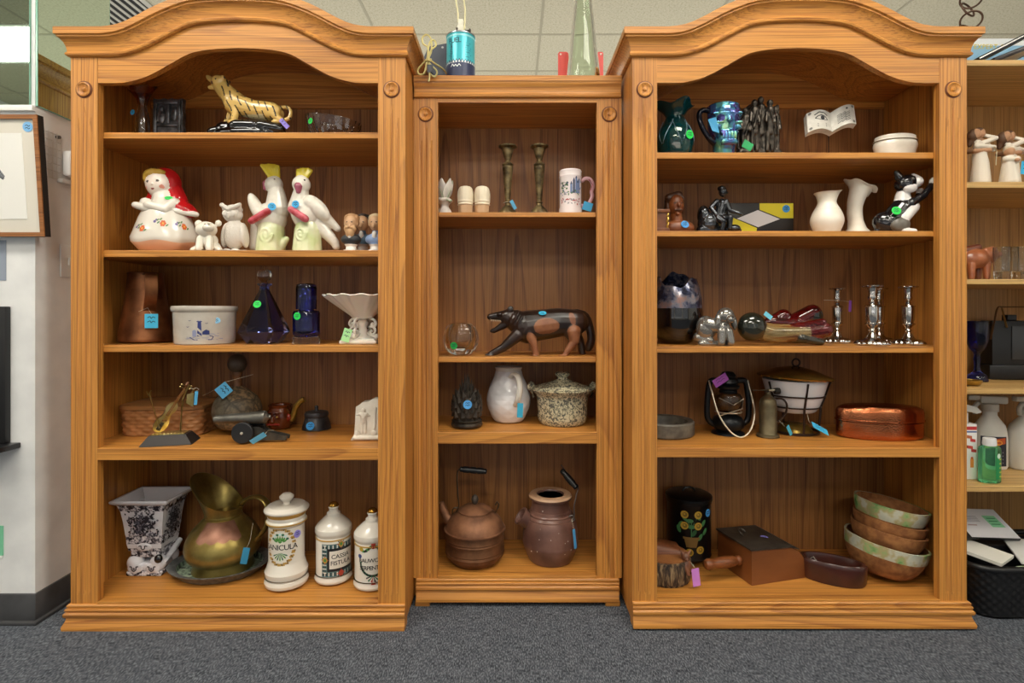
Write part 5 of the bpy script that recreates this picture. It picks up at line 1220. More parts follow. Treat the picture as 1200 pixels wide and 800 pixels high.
sticker(it.root, P(635, 367.2, -13.5), (0, -.75, .9), 4.4, '#35b0d6', 'blue', .8)
# ---- third shelf
ydm = lambda z, py: ydepth(z, py)
it = Item('pineapple_doorstop', 'dark cast iron pineapple with a blue sticker left of the white pitcher', 'ornament', 547, M3, ydm(M3, 503) + .045); P = it.p
iron = speck('#2f2a25', '#544c43', 36, .45, .6)
b = MB(); b.lathe(it.prf((0, 503), (17, 503), (18.5, 501), (18, 498), (16.5, 497), (18, 495.5), (16, 494), (0, 494)), iron, 40); b.build('base', it.root)
b = MB(); b.lathe(sprof([(13, 7), (16, 14), (16.5, 24), (14, 34), (9, 40), (0, 42)], 4), iron, 40); b.build('fruit_core', it.root)
b = MB(); n_ = 0
for j in range(6):
    zz = 8 + j * 5.6; r_ = np.interp(zz, [7, 14, 24, 34, 40], [13, 16, 16.5, 14, 9])
    for k in range(12):
        a = (k + .5 * (j % 2)) * 2 * PI / 12; d_ = Vector((math.cos(a), math.sin(a), 0)); t_ = Vector((-d_.y, d_.x, 0)); w_ = 3.6
        b.add([d_ * r_ - t_ * w_ + Vector((0, 0, zz)), d_ * (r_ + 2.4) + Vector((0, 0, zz - 1)), d_ * r_ + t_ * w_ + Vector((0, 0, zz)), d_ * (r_ + 1.6) + Vector((0, 0, zz + 8.5)), d_ * (r_ - 2) + Vector((0, 0, zz + 3))], [(0, 1, 3), (1, 2, 3), (0, 3, 4), (2, 4, 3), (0, 4, 1), (1, 4, 2)], iron)
b.build('scales', it.root, 0)
b = MB()
for j, (r_, z0, h_, n_) in enumerate(((6.5, 38, 13, 9), (5, 42, 15, 8), (2.4, 46, 17, 5))):
    for k in range(n_):
        a = (k + .5 * (j % 2)) * 2 * PI / n_; d_ = Vector((math.cos(a), math.sin(a), 0)); t_ = Vector((-d_.y, d_.x, 0))
        b.add([d_ * r_ - t_ * 2.6 + Vector((0, 0, z0)), d_ * (r_ + 1.4) + Vector((0, 0, z0 + 1)), d_ * r_ + t_ * 2.6 + Vector((0, 0, z0)), d_ * (r_ + 2.6 - j) + Vector((0, 0, z0 + h_)), d_ * (r_ - 1.6) + Vector((0, 0, z0 + 3))], [(0, 1, 3), (1, 2, 3), (0, 3, 4), (2, 4, 3), (0, 4, 1), (1, 4, 2)], iron)
b.build('leaf_crown', it.root, 0)
sticker(it.root, P(549.5, 471, -19.6), (.1, -1, .1), 5, '#4f9fe0', 'blue')
it = Item('white_pitcher', 'white basket-textured ceramic pitcher with a blue tag on its handle', 'pitcher', 596, M3, ydm(M3, 496) + .045); P = it.p
t = NT('basket_glaze'); tc = t.n('ShaderNodeTexCoord'); mp_ = t.n('ShaderNodeMapping'); t.l(tc.outputs['Object'], mp_.inputs['Vector']); v = mp_.outputs['Vector']
sx_ = t.n('ShaderNodeSeparateXYZ'); t.l(v, sx_.inputs[0]); an = t.math('ARCTAN2', sx_.outputs[1], sx_.outputs[0])
s1 = t.math('SINE', t.math('ADD', t.math('MULTIPLY', an, 9.0), t.math('MULTIPLY', sx_.outputs[2], 170.0))); s2 = t.math('SINE', t.math('SUBTRACT', t.math('MULTIPLY', an, 9.0), t.math('MULTIPLY', sx_.outputs[2], 170.0)))
hh_ = t.math('MAXIMUM', s1, s2); t.set(col='#e6e4e6', rough=.15, coat=.4); t.bump(hh_, .35, .002); PITM = t.m
b = MB(); b.lathe(sprof(it.prf((0, 496), (14, 496.5), (19, 493), (24.5, 481), (25.5, 469), (22, 455), (17.5, 444), (15.4, 436)), 4), PITM, 56); b.lathe(it.pr((15.4, 436.8), (15.2, 433), (16.2, 430.5), (15.4, 429.6), (13.6, 431), (13.6, 437), (20, 455), (23, 468), (18, 486), (0, 489)), WHITE, 48); b.build('pitcher_body', it.root, 40)
b = MB(); b.tube(spline([P(598, 441, -14), P(602, 436.5, -21), P(607, 439, -27), P(609, 451, -31), P(607, 463, -29), P(604, 471, -23.5)], 6), 3.2, WHITE, 12, flat=(1.15, .8)); b.build('handle', it.root)
price_tag(it.root, P(609, 475, -33), 6.5, 16, (0, .04, 0), '#2f9fc4', 'blue', [P(609, 467, -33), P(608, 461, -34), P(604, 458, -30)], False)
it = Item('stoneware_casserole', 'round lidded stoneware pot with a dappled green and cream glaze', 'casserole pot', 659, M3, ydm(M3, 501) + .085); P = it.p
t = NT('spongeware'); v = t.coord(); f_ = t.noise(v, 85, 2, .5, 1.4); t.set(col=t.ramp(f_, [(.46, '#c9c1a2'), (.52, '#8f8c76'), (.58, '#62625a')]), rough=.25, coat=.3); SPG = t.m
b = MB(); b.lathe(it.prf((0, 501), (25, 501), (28, 498), (29, 493), (30, 470), (31, 466), (36, 463), (37.5, 460.5), (36, 459.5), (31, 461), (27, 492), (0, 495)), SPG, 56); b.build('pot_body', it.root, 45)
b = MB(); b.lathe(it.prf((33.5, 461), (36, 458.8), (35, 457.8), (28, 456), (18, 451), (9, 446.6), (6.4, 445), (6, 442.6), (8.4, 440.5), (8.6, 438), (6.6, 436.6), (0, 435.2)), SPG, 56); b.build('lid', it.root, 45)
for s_ in (-1, 1):
    b = MB(); b.tube(spline([Vector((s_ * 34, -6, it.Z(450))), Vector((s_ * 37.5, -4.5, it.Z(453))), Vector((s_ * 38.5, 0, it.Z(454))), Vector((s_ * 37.5, 4.5, it.Z(453))), Vector((s_ * 34, 6, it.Z(450)))], 4), 3, SPG, 10, flat=(1, 1.3)); b.tube([Vector((s_ * 37, 0, it.Z(455))), Vector((s_ * 33, 0, it.Z(466)))], [3, 2], SPG, 10); b.build('side_handle', it.root)
# ---- bottom shelf
it = Item('copper_kettle', 'round copper kettle with a raised wire handle on the bottom shelf', 'kettle', 556.5, M4, ydm(M4, 673) + .115); P = it.p
ckp = speck('#6b4630', '#97694b', 18, .55, .45, bump=.08); ckd = speck('#5a3a25', '#80573a', 24, .52, .5)
b = MB(); kp = it.prf((0, 674), (22, 673.5), (26, 671), (33, 664), (33.8, 661), (34.6, 660), (34, 657), (34.6, 656), (34, 650), (34, 646), (34.5, 645), (34, 643), (34.5, 642), (34, 640), (34, 634))
b.lathe(kp, ckd, 56); b.build('kettle_base', it.root, 25)
b = MB(); zt_ = kp[-1][1]; b.lathe([(34 * it.c, zt_), (36 * it.c, zt_ + .8), (36 * it.c, zt_ + 2), (34 * it.c, zt_ + 2.6), (31.5 * it.c, zt_ + 10), (26 * it.c, zt_ + 17), (19.5 * it.c, zt_ + 21)], ckp, 56); b.build('shoulder', it.root, 30)
b = MB(); b.lathe([(18.5 * it.c, zt_ + 20.5), (20 * it.c, zt_ + 21.6), (19.8 * it.c, zt_ + 22.6), (14 * it.c, zt_ + 26.5), (5 * it.c, zt_ + 29), (0, zt_ + 29.2)], ckp, 48); b.lathe([(2, zt_ + 29), (3.6, zt_ + 31), (4.4, zt_ + 34.5), (3.6, zt_ + 38), (1, zt_ + 40), (0, zt_ + 40)], plain('#4a4038', .5, .3), 20); b.build('lid', it.root, 40)
b = MB(); sp_ = spline([Vector((-27, 4, 42)), Vector((-33, 4, 48)), Vector((-38, 4, 58)), Vector((-40, 4, 66))], 5); b.tube(sp_, [6.5 - 3.2 * k / (len(sp_) - 1) for k in range(len(sp_))], ckp, 16); b.build('spout', it.root)
b = MB(); wire = plain('#57483a', .4, .8)
b.tube([Vector((24, 2, zt_ + 18)), Vector((27, 2, zt_ + 24)), Vector((28, 2, zt_ + 28)), Vector((26, 2, zt_ + 31)), Vector((24, 2, zt_ + 27))], 1.0, wire, 6)
b.tube(spline([Vector((-27, 0, zt_ + 16)), Vector((-25, 0, zt_ + 24)), Vector((-19, 0, zt_ + 26)), Vector((-20, 0, zt_ + 40)), Vector((-21, 2, zt_ + 62)), Vector((-18, 3, zt_ + 69)), Vector((-6, 3, zt_ + 68)), Vector((14, 3, zt_ + 66))], 5), .9, wire, 6); b.tube([Vector((-27, 0, zt_ + 16)), Vector((-23, 0, zt_ + 17)), Vector((-19, 0, zt_ + 26))], .9, wire, 6); b.build('wire_bail', it.root)
b = MB(); b.lathe([(0, 0), (2, 0), (3.2, 1), (3, 3), (3.6, 5), (3.8, 10), (3.2, 12), (3.9, 14), (3.9, 18), (3.2, 20), (3.8, 22), (3.6, 27), (3, 29), (3.2, 31), (2, 32), (0, 32)], plain('#17191c', .35), 20, Vector((-18, 3, zt_ + 69)), axis=(1, 0, -.09)); b.build('wooden_grip', it.root, label='black turned handle grip')
it = Item('stoneware_jug', 'brown stoneware jug with a stub spout and a black-gripped wire handle', 'jug', 645, M4, ydm(M4, 669) + .105); P = it.p
bw = speck('#573a32', '#7a574b', 12, .34, coat=.2, bump=.1); bw2 = speck('#6b463a', '#8a6150', 16, .28, coat=.3)
b = MB(); jp = it.prf((0, 669), (21, 668.5), (26, 664), (32, 650), (32.5, 645), (32, 635), (29.5, 620), (25.5, 610), (24, 607.5)); jz = jp[-1][1]
b.lathe(sprof(jp, 3), bw, 56); b.lathe([(24 * it.c, jz), (23.4 * it.c, jz + 3), (22.6 * it.c, jz + 3.4), (22 * it.c, jz + 8), (21.6 * it.c, jz + 14), (24.6 * it.c, jz + 15.5), (25.2 * it.c, jz + 18)], bw, 56)
b.lathe([(25.2 * it.c, jz + 18), (24 * it.c, jz + 20), (16 * it.c, jz + 20), (15 * it.c, jz + 18), (15 * it.c, jz + 2), (0, jz + 2)], bw2, 56, mats=[plain('#b99475', .4), plain('#b99475', .4), bw, bw, bw]); b.build('jug_body', it.root, 35)
b = MB()
for zz in (jz - 2, jz - 6): b.lathe([(np.interp(zz, [q_[1] for q_ in jp[1:]], [q_[0] for q_ in jp[1:]]) + d_, zz + e_) for d_, e_ in ((-.6, -1), (.5, -.6), (.5, .6), (-.6, 1))], bw, 48)
b.build('throwing_rings', it.root, 40)
random.seed(4); b = MB()
for k in range(11):
    a = it.acam + random.uniform(-.9, .9); zz = random.choice((18, 31, 33, 34, 42, 60)) + random.uniform(-3, 3); r_ = np.interp(zz, [q_[1] for q_ in jp[1:]], [q_[0] for q_ in jp[1:]]); b.ell(Vector((r_ * math.cos(a), r_ * math.sin(a), zz)), random.uniform(.3, .8), plain('#c9bfb6', .5), n=8, m=6)
o = b.build('glaze_specks', it.root); o['kind'] = 'stuff'
b = MB(); ax = Vector((-.78, -.12, .62)).normalized(); b.lathe([(9.5, -8), (9, 4), (9, 12), (10.5, 15), (10.5, 17.5), (8.6, 17.5), (7.4, 14), (7, 2), (0, 2)], bw, 28, Vector((-22, -4, jz - 14)), axis=ax); b.build('spout', it.root)
b = MB(); wire = plain('#6f6a66', .35, .8)
b.tube(spline([Vector((21, -14, jz - 5)), Vector((26, -15, jz - 2)), Vector((26, -15, jz + 10)), Vector((29, -12, jz + 22)), Vector((31, -8, jz + 31)), Vector((20, 2, jz + 42)), Vector((14, 12, jz + 50))], 5), .8, wire, 6); b.tube(arc((23, -16.5, jz - 3), 3.4, 0, 2 * PI, 12, 'xz')[:-1], .8, wire, 6, closed=True); b.build('wire_bail', it.root)
b = MB(); b.lathe([(0, 0), (2.4, 0), (3.6, 1.5), (3.2, 4), (3.8, 8), (3.8, 18), (3.2, 22), (3.6, 25), (2.4, 27), (0, 27)], plain('#131416', .35), 20, Vector((30, -9, jz + 29)), axis=(-.62, .42, .66)); b.build('wooden_grip', it.root, label='black handle grip')
price_tag(it.root, Vector((25, -29, jz - 21)), 3.4, 22, (0, -.12, .5), '#4b9bd0', 'blue', [Vector((24, -28, jz - 10)), Vector((23, -22, jz - 4)), Vector((23, -18, jz - 2))], False)

# ================= on top of the middle bookcase =================
ZT = H + 278 * mpp(YM - .021)          # its top surface
ZTT = ZT - .004
it = Item('can_lamp', 'turquoise fuel can made into a lamp, cord looping up, on the middle bookcase', 'lamp', 540, ZTT, YM + .08); P = it.p
tq = plain('#3fb6c4', .3, .2); nv = plain('#2b3558', .35); sv_ = plain('#8d9094', .3, .8); wt = plain('#e8eef0', .4)
b = MB(); Rr = 16.6 * it.c; b.lathe(it.pr((16.6, it.py0), (16.9, it.py0 - .8), (16.6, it.py0 - 1.6), (16.6, 47), (17.2, 46), (17.2, 44.4), (16.2, 44), (9, 41.5), (5, 41), (0, 41)), tq, 48, mats=[sv_, sv_, tq, tq, sv_, sv_, sv_, sv_, sv_]); b.build('can_body', it.root, 30)
b = MB(); g = wrap(Rr, it.acam); z = it.Z
N_ = 30
for k in range(N_):
    u0, u1 = -Rr * PI + 2 * PI * Rr * k / N_, -Rr * PI + 2 * PI * Rr * (k + 1) / N_
    dab(b, g, [(u0, 1.6), (u1, 1.6), (u1, z(79)), (u0, z(79))], nv, .15)
    dab(b, g, [(u0, z(79)), (u1, z(79)), ((u0 + u1) / 2, z(76))], nv, .15); dab(b, g, [(u0 + .5, z(80.5)), (u1 - .5, z(80.5)), ((u0 + u1) / 2, z(77.4))], wt, .3)
    dab(b, g, [(u0, z(48)), (u1, z(48)), (u1, z(50)), (u0, z(50))], plain('#8fd3da', .4), .15)
ik_ = plain('#183a4a', .4)
dab_text(b, g, 'FUEL', -7.5, z(55.5), 8, ik_, 0, .4, .02, .9); dab_text(b, g, 'Coleman', -12, z(69), 6, ik_, PI / 2, .4, .03)
for k in range(7): dab_line(b, g, [(5, z(58 + k * 2.6)), (5 + (7, 5, 8, 7, 6, 8, 5)[k], z(58 + k * 2.6))], .8, plain('#2a7f90', .5), .25)
dab_line(b, g, [(-12, z(85)), (-10, z(82)), (-8, z(85)), (-6, z(83)), (-4, z(85.5)), (-2, z(82.5)), (0, z(85))], .9, wt, .3)
b.build('printed_label', it.root, 0)
b = MB(); b.box((-3.6, -3.6, z(41)), (3.6, 3.6, z(31)), plain('#e6e3d2', .5), bev=.6); b.box((-3, -3, z(31)), (3, 3, z(24)), plain('#e6e3d2', .5), bev=.6); b.build('white_socket', it.root)
b = MB(); dks = plain('#3a2a22', .4); b.tube([P(536, 40, -6), P(536, 36.5, -6)], 1.6, dks, 8); b.tube([P(544, 39, -5), P(551, 39, -5)], 1.2, dks, 8); b.ell(P(551, 39, -5), (1.4, 1.4, 2.6), dks); b.build('switch_knob', it.root)
b = MB(); crd = plain('#e3dcae', .5)
b.tube(spline([P(537, 26, 0), P(536.5, 14, 0), P(534, -6, 0), P(534, -60, 0), P(539, -78, 0), P(544, -60, 0), P(543.5, -6, 0), P(545, 12, 0), P(545, 30, -5), P(545, 42, -12)], 6), 1.0, crd, 6); b.build('looped_cord', it.root)
b = MB(); cy_ = plain('#cdc07e', .5); y0 = -.118 / MB.S
q = lambda x, y, d=0: P(x, y, y0 + d)
b.tube(spline([P(545, 42, 14), P(530, 85, 10), q(520, 86.2, 24), q(511, 86.2, 8), q(508, 84, 1), q(507, 74, 0), q(502, 70, 0), q(501, 63, 1), q(506, 60, 0), q(511, 66, -1), q(511, 78, 0), q(508, 90, -1), q(517, 100, 0), q(514, 106, 1), q(508, 100, -1), q(507, 88, -2), q(509, 70, -1), q(514, 66, 0), q(516, 72, 0), q(511, 78, -2), q(506, 88, -2), q(497, 97, 0), q(497, 103, 0), q(503, 103, -1), q(506, 92, -2), q(508, 82, -3), q(509, 96, -2), q(509, 108, -1), q(508, 112, -1)], 5), .95, cy_, 6)
b.tube([q(504.5, 90, -2), q(510, 91, -4), q(511, 88, -2)], 1, cy_, 6); b.build('coiled_cord', it.root)
b = MB(); b.box(q(507.5, 95, -3), q(512.5, 102, 1), plain('#4b4f57', .5), bev=.8); b.build('cord_plug', it.root)
it = Item('metal_plate', 'dark grey clipped-corner plate leaning behind the turquoise can lamp', 'plate', 514, ZTT, YM + .14, rot_ := 0); P = it.p
b = MB(); o_ = it.Z(88); b.prism([(-18, 0), (-20, o_ + 14), (-12, o_ + 33), (15, o_ + 38), (18, 0)], 0, 1.6, plain('#4a4f5a', .6)); b.lathe([(0, 0), (1.4, 0), (1.2, .5), (0, .6)], plain('#a8a8a8', .3, .8), 12, (4.5, -.1, o_ + 32), axis=(0, -1, 0)); b.build('plate_body', it.root, 0)
it = Item('bottle_vase', 'tall pale green glass bottle vase on the middle bookcase', 'vase', 683.5, ZTT, YM + .09); P = it.p
gg = glass('#eff7ec', 0.0, 1.2)
b = MB(); pf = it.pr((0, it.py0), (19, it.py0), (20, it.py0 - 2), (19, 82), (16.5, 60), (14, 35), (11, 8), (9, -20), (7.5, -60), (8.4, -64)); b.lathe(sprof(pf[1:], 4) + [(r - 1.5, z_) for r, z_ in reversed(sprof(it.pr((18.5, it.py0 - 5), (19, 82), (16.5, 60), (14, 35), (11, 8), (9, -20), (7.5, -60), (8.4, -63.5)), 4))] + [(0, 5)], gg, 48); b.build('glass_body', it.root, 50)
it = Item('red_bracket', 'red metal bracket with two upright tabs behind the green bottle vase', 'bracket', 681, ZTT, YM + .19); P = it.p
rdp = plain('#d2372a', .4)
b = MB()
o_ = it.Z(90)
pts = [(-27, 0), (-27, o_ + 27), (-25.5, o_ + 29), (-17, o_ + 29), (-15, o_ + 27), (-14, 5), (17, 5), (19, o_ + 27), (20, o_ + 29), (25, o_ + 29), (26, o_ + 27), (26, 0)]
b.prism(pts, 0, 1.6, rdp)
for x in (-24, 23): b.lathe([(0, 0), (1.2, 0), (1, .4), (0, .4)], plain('#e8d8d0', .4), 12, (x, -.1, o_ + 26), axis=(0, -1, 0))
b.build('bracket_body', it.root, 0)
# ================= right bookcase: contents =================
# ---- top shelf
it = Item('art_glass_vase', 'dark teal glass vase with a ruffled mouth and a green sticker', 'vase', 791, R1, .14); P = it.p
tg = NT('teal_glass').set(col='#07474a', rough=.05, trans=.55, ior=1.45, coat=.6, film=420.0, filmior=1.4)
def ruf(r, z, a):
    k = max(0, (z - it.Z(140)) / 20); return (r * (1 + .16 * k * math.sin(4 * a + .8)), z + 3.2 * k * math.sin(4 * a + .3))
b = MB(); b.lathe(sprof(it.pr((0, it.py0), (15, it.py0), (21, 176), (22.5, 166), (20, 155), (14, 144), (11, 138)), 4) + sprof(it.pr((11, 137), (15, 131), (22, 125), (21, 124.4), (13, 130), (9, 137), (11, 144), (18, 156), (19, 168), (0, 172)), 3)[1:], tg, 56, fn=ruf); b.build('glass_body', it.root, 60)
b = MB()
for k in range(5):
    a = it.acam - 1.0 + k * .55; pts = []
    for zy in (172, 164, 156, 149, 144): r_ = np.interp(zy, [144, 155, 166, 176], [14, 20, 22.5, 21]) * it.c + .2; pts.append(Vector((r_ * math.cos(a + (zy - 160) * .02 * (-1) ** k), r_ * math.sin(a + (zy - 160) * .02 * (-1) ** k), it.Z(zy))))
    b.tube(spline(pts, 3), .55, plain('#9fb8c4', .2, .7), 6)
b.build('trailed_threads', it.root)
sticker(it.root, P(801.5, 164.5, -20.4), (.35, -1, 0), 5, '#10d04c', 'green')
it = Item('skull_mug', 'iridescent purple and blue glass skull mug beside the teal vase', 'mug', 843, R1, .13); P = it.p
t = NT('iridescent'); v = t.coord(); f_ = t.noise(v, 22, 2, .5, .6); lw = t.n('ShaderNodeLayerWeight'); lw.inputs[0].default_value = .4
c = t.ramp(t.math('ADD', t.math('MULTIPLY', f_, .8), t.math('MULTIPLY', lw.outputs['Facing'], .35)), [(.25, '#8f9a4e'), (.38, '#5aa08e'), (.5, '#3f7fb0'), (.62, '#6b55a8'), (.8, '#2b2152')]); t.set(col=c, rough=.16, metal=.65, coat=.6); IRI = t.m
dkg = plain('#0c0b18', .15, .4)
ee = lambda x, y, d, r, mi=0, rot=None: ('e', P(x, y, d), r, rot, mi)
pr = [('c', P(848, 182), P(848, 168), 12, 13, 0), ('c', P(847, 150), P(847, 122), 17, 18.5, 0), ('e', P(848, 138, -3), (18, 16.5, 20), None, 0), ('c', P(848, 158, -5), P(848, 172, -5), 11, 10, 0),
      ('c', P(833, 137, -11), P(843, 137, -15.5), 2.6, 2.6, 0), ('c', P(852, 137, -15.5), P(863, 138, -10), 2.6, 2.6, 0), ('c', P(847.5, 138, -16), P(848, 147, -18), 2.2, 2.6, 0), ('e', P(836, 153, -11), (5.5, 5, 4), None, 0), ('e', P(860, 153, -10), (5, 5, 4), None, 0),
      ('e', P(839, 144, -15), (4.8, 5, 4.4), None, -3), ('e', P(857, 144, -14), (4.4, 5, 4.4), None, -3), ('c', P(846.5, 151, -18), P(845.5, 155, -18), 1.2, 2.0, -2), ('c', P(849.5, 151, -18), P(850.5, 155, -18), 1.2, 2.0, -2),
      ('c', P(841, 160, -14), P(857, 160, -14), 2.6, 2.6, 0), ('c', P(842, 171, -14.5), P(856, 171, -14.5), 3.2, 3.2, 0)]
for k in range(5): pr += [('c', P(842 + k * 3.4, 160.5, -15.8), P(842 + k * 3.4, 166.5, -15.8), 1.7, 1.7, 0)]
for ex in (838, 857.5): pr += [('c', P(ex - 6, 138, -13), P(ex + 5, 137.5, -15), 1.8, 1.8, 0), ('c', P(ex - 6, 148, -13), P(ex + 5, 148.5, -15), 1.8, 1.8, 0), ('e', P(ex, 143, -16), (4.4, 4, 3.2), None, -3)]
pr += [('c', P(840, 164, -18.5), P(858, 164, -18.5), .7, .7, -2)]
b = sculpt(pr, 1.0, [IRI, dkg, NT('dark_iridescent').set(col='#3b3a6e', rough=.15, metal=.7)], 2); zt = it.Z(126); b.v = [Vector((v.x, v.y, min(v.z, zt))) for v in b.v]; b.build('skull_body', it.root, 40)
b = MB(); b.lathe([(13, zt + .2), (15.6, zt + .2), (16, zt + 1), (12.6, zt + 1), (12.6, zt - 0), (0, zt + .1)], dkg, 36, (it.X(846), 0, 0)); b.build('rim', it.root)
b = MB(); b.tube(spline([P(833, 132, -2), P(822, 131, -4), P(817, 138, -6), P(820, 152, -8), P(828, 165, -8), P(835, 171, -6)], 5), 3, dkg, 10); b.build('handle', it.root)
b = MB(); b.add([P(825, 145, -13), P(833, 143, -16), P(836, 162, -18), P(829, 159, -16)], [(0, 1, 2, 3)], plain('#2a8fc0', .5)); b.add([P(825, 145, -12.6), P(833, 143, -15.6), P(836, 162, -17.6), P(829, 159, -15.6)], [(3, 2, 1, 0)], plain('#2a8fc0', .5)); o = b.build('price_sticker', it.root, 0, label='blue price sticker')
it = Item('figure_group', 'dark pewter group of carved figures packed together, beside the skull mug', 'sculpture', 889, R1, .16); P = it.p
pw2 = speck('#26221e', '#5f574e', 60, .36, .7, bump=.4); pr = [('c', P(868, 180), P(910, 180), 6, 6, 0), ('e', P(889, 150, 6), (22, 8, 32), None, 0)]
random.seed(8)
for x, y0, d in ((872, 132, -3), (881, 124, -7), (890, 119, -3), (899, 124, -7), (907, 130, -3)):
    pr += [('e', P(x, y0, d), (3.6, 3.6, 4.4), None, 0), ('c', P(x, y0 + 8, d), P(x, 158, d), 5, 4.2, 0), ('c', P(x - 2.6, 158, d), P(x - 3, 178, d), 2.6, 2.2, 0), ('c', P(x + 2.4, 158, d), P(x + 2.8, 178, d), 2.6, 2.2, 0),
           ('c', P(x - 4, y0 + 9, d), P(x - 6, y0 + 22, d - 4), 2, 1.7, 0), ('c', P(x + 4, y0 + 9, d), P(x + 3, y0 + 24, d - 6), 2, 1.7, 0), ('c', P(x + random.uniform(-4, 4), y0 + 30, d - 5), P(x + random.uniform(-4, 4), y0 + 10, d - 6), 1.1, 1.1, 0)]
for x in (866, 912): pr.append(('c', P(x, 178, 2), P(x, 124, 2), 2.2, 2, 0))
sculpt(pr, .9, [pw2], 1).build('figures', it.root)
price_tag(it.root, P(870, 175, -14), 12, 9, (0, .5, .1), '#2fa866', 'green', None, False)
it = Item('book_ornament', 'small open book ornament with an eye drawing, raised on a thin rod', 'ornament', 971, R1, .15); P = it.p
pg = speck('#b9b5ab', '#d3cfc6', 30, .5); gi = plain('#6b6a64', .5)
b = MB(); b.tube([Vector((0, 0, 1)), Vector((0, 0, it.Z(154)))], .8, plain('#3a3a3c', .4, .6), 8); b.lathe([(9, 0), (9, 1), (6, 2), (0, 2.4)], plain('#3a3a3c', .4, .6), 24); b.build('rod_stand', it.root)
def page(u, v, l=0):   # u -1..1 across both pages, v 0..1 up
    s_ = abs(u); x = u * 28 + 1.5 * v * 2; y = -7 + 9 * v - 4 * math.sin(min(1, s_) * PI) * .9 - l
    z = it.Z(157) + 25 * v + 7 * math.sin(s_ * PI * .75) * .8 + 5.5 * u * .9 - 3 * (1 - s_) * 0
    return Vector((x, y, z - l * .3))
b = MB(); G = [[page(-1 + 2 * i / 24, j / 6) for i in range(25)] for j in range(7)]; G2 = [[p_ + Vector((0, 6, -3.4)) for p_ in r] for r in G]
b.grid(G, pg); b.grid(G2, gi); rr_ = lambda Q: Q[0] + [r[-1] for r in Q[1:]] + Q[-1][-2::-1] + [r[0] for r in Q[-2:0:-1]]
b.grid([rr_(G), rr_(G2)], pg, closed_u=True); b.build('open_pages', it.root, 40)
b = MB(); g = lambda u, v, l=0: page(u, v, l + .25); blk_ = plain('#2c2c30', .5)
E = [(-.72, .58), (-.6, .68), (-.45, .72), (-.3, .66), (-.2, .52)]; dab_line(b, g, E, .045, blk_); dab_line(b, g, [(-.72, .58), (-.55, .5), (-.35, .47), (-.2, .52)], .03, blk_); dab_disc(b, g, -.42, .58, .09, .11, blk_); dab_line(b, g, [(-.74, .75), (-.55, .88), (-.35, .86), (-.2, .74)], .05, blk_)
for u0, v0 in ((-.9, .9), (-.9, .12)): dab_disc(b, g, u0, v0, .06, .07, gi)
for k in range(3): dab_line(b, g, [(-.65, .28 - .07 * k), (-.25, .3 - .07 * k)], .03, gi)
b.build('eye_drawing', it.root, 0); b = MB()
for k in range(6): dab_line(b, g, [(.2, .62 - .08 * k), (.34, .66 - .08 * k), (.38, .6 - .08 * k), (.5, .67 - .08 * k), (.54, .6 - .08 * k), (.72, .66 - .08 * k)], .03, blk_ if k % 2 else gi)
dab_disc(b, g, .6, .82, .05, .05, blk_)
for u0, v0 in ((.88, .9), (.88, .12)): dab_disc(b, g, u0, v0, .06, .07, gi)
b.build('page_text', it.root, 0)
it = Item('trinket_box', 'oval white porcelain trinket box with a lid, right end of the open book shelf', 'box', 1049, R1, .15); P = it.p
por = speck('#d9d4c6', '#eee9dd', 16, .22, coat=.3)
b = MB(); b.lathe(sprof(it.pr((0, it.py0), (22, it.py0), (27, 179), (29.5, 172), (28, 167.5)), 3) + it.pr((0, 167)), por, 52, sy=.7); b.build('box_body', it.root)
b = MB(); b.lathe(it.pr((28, 167.3), (29, 166.6), (29, 165.8), (27, 164.4), (27.6, 163), (27, 161.6)) + sprof(it.pr((24, 160.4), (16, 159), (8, 158.4), (0, 158.2)), 3), por, 52, sy=.7); b.build('lid', it.root)
b = MB(); b.lathe(it.pr((29.4, 167.4), (29.7, 166.9), (29.4, 166.4)), plain('#8f8672', .4), 52, sy=.7); b.build('seam_line', it.root)

# ---- second shelf
it = Item('carved_pedestal', 'small brown carved pedestal with a gold twist edge, left end of the bust shelf', 'pedestal', 771, R2, .1); P = it.p
bwn = speck('#5a3018', '#7d4a28', 24, .4); b = MB(); b.box((-10, -10, it.Z(251)), (11.5, 10, it.Z(247)), bwn, bev=.8); b.box((-9, -8, 5), (8.5, 8, it.Z(251)), bwn); b.box((-10, -10, 0), (11, 10, 5.4), bwn, bev=.8); b.build('pedestal_body', it.root)
b = MB(); n_ = 16
b.tube([Vector((9 + .7 * math.cos(k * 1.2), -8.4 + .7 * math.sin(k * 1.2), 5 + k / n_ * (it.Z(252) - 5))) for k in range(n_ + 1)], 1.1, plain('#c9a64e', .3, .7), 8); b.build('gold_twist', it.root)
it = Item('terracotta_bust', 'reddish brown bust of a man with swept hair and a blue sticker', 'bust', 796, R2, .14); P = it.p
tc_, tcd = speck('#6e3a1c', '#8c5028', 20, .4), speck('#3c2112', '#54301a', 20, .45)
pr = [('e', P(795, 268), (19, 11, 10), None, 0), ('c', P(793, 262), P(792, 250), 7, 6.4, 0), ('e', P(791.5, 241, -2), (9, 9, 12), None, 0), ('e', P(790, 236, 3), (10.5, 10, 10), None, 1), ('c', P(784, 232, 0), P(795, 229, 0), 5, 5, 1), ('c', P(795, 229, -2), P(799, 233, -2), 3.4, 2.6, 1), ('e', P(782, 244, 2), (3, 6, 9), None, 1), ('e', P(800, 243, 3), (2.6, 5, 8), None, 1),
      ('c', P(792, 239, -10), P(792, 243, -12), 1.3, 2, 0), ('c', P(788, 248, -10), P(796, 248, -10), 1, 1, 1), ('e', P(788, 240, -9.5), (1.6, 2, 1), None, -2), ('e', P(796, 240, -9.5), (1.6, 2, 1), None, -2), ('e', P(792, 252, -8), (3, 2.4, 2.2), None, 0)]
sculpt(pr, .8, [tc_, tcd], 2).build('bust_body', it.root)
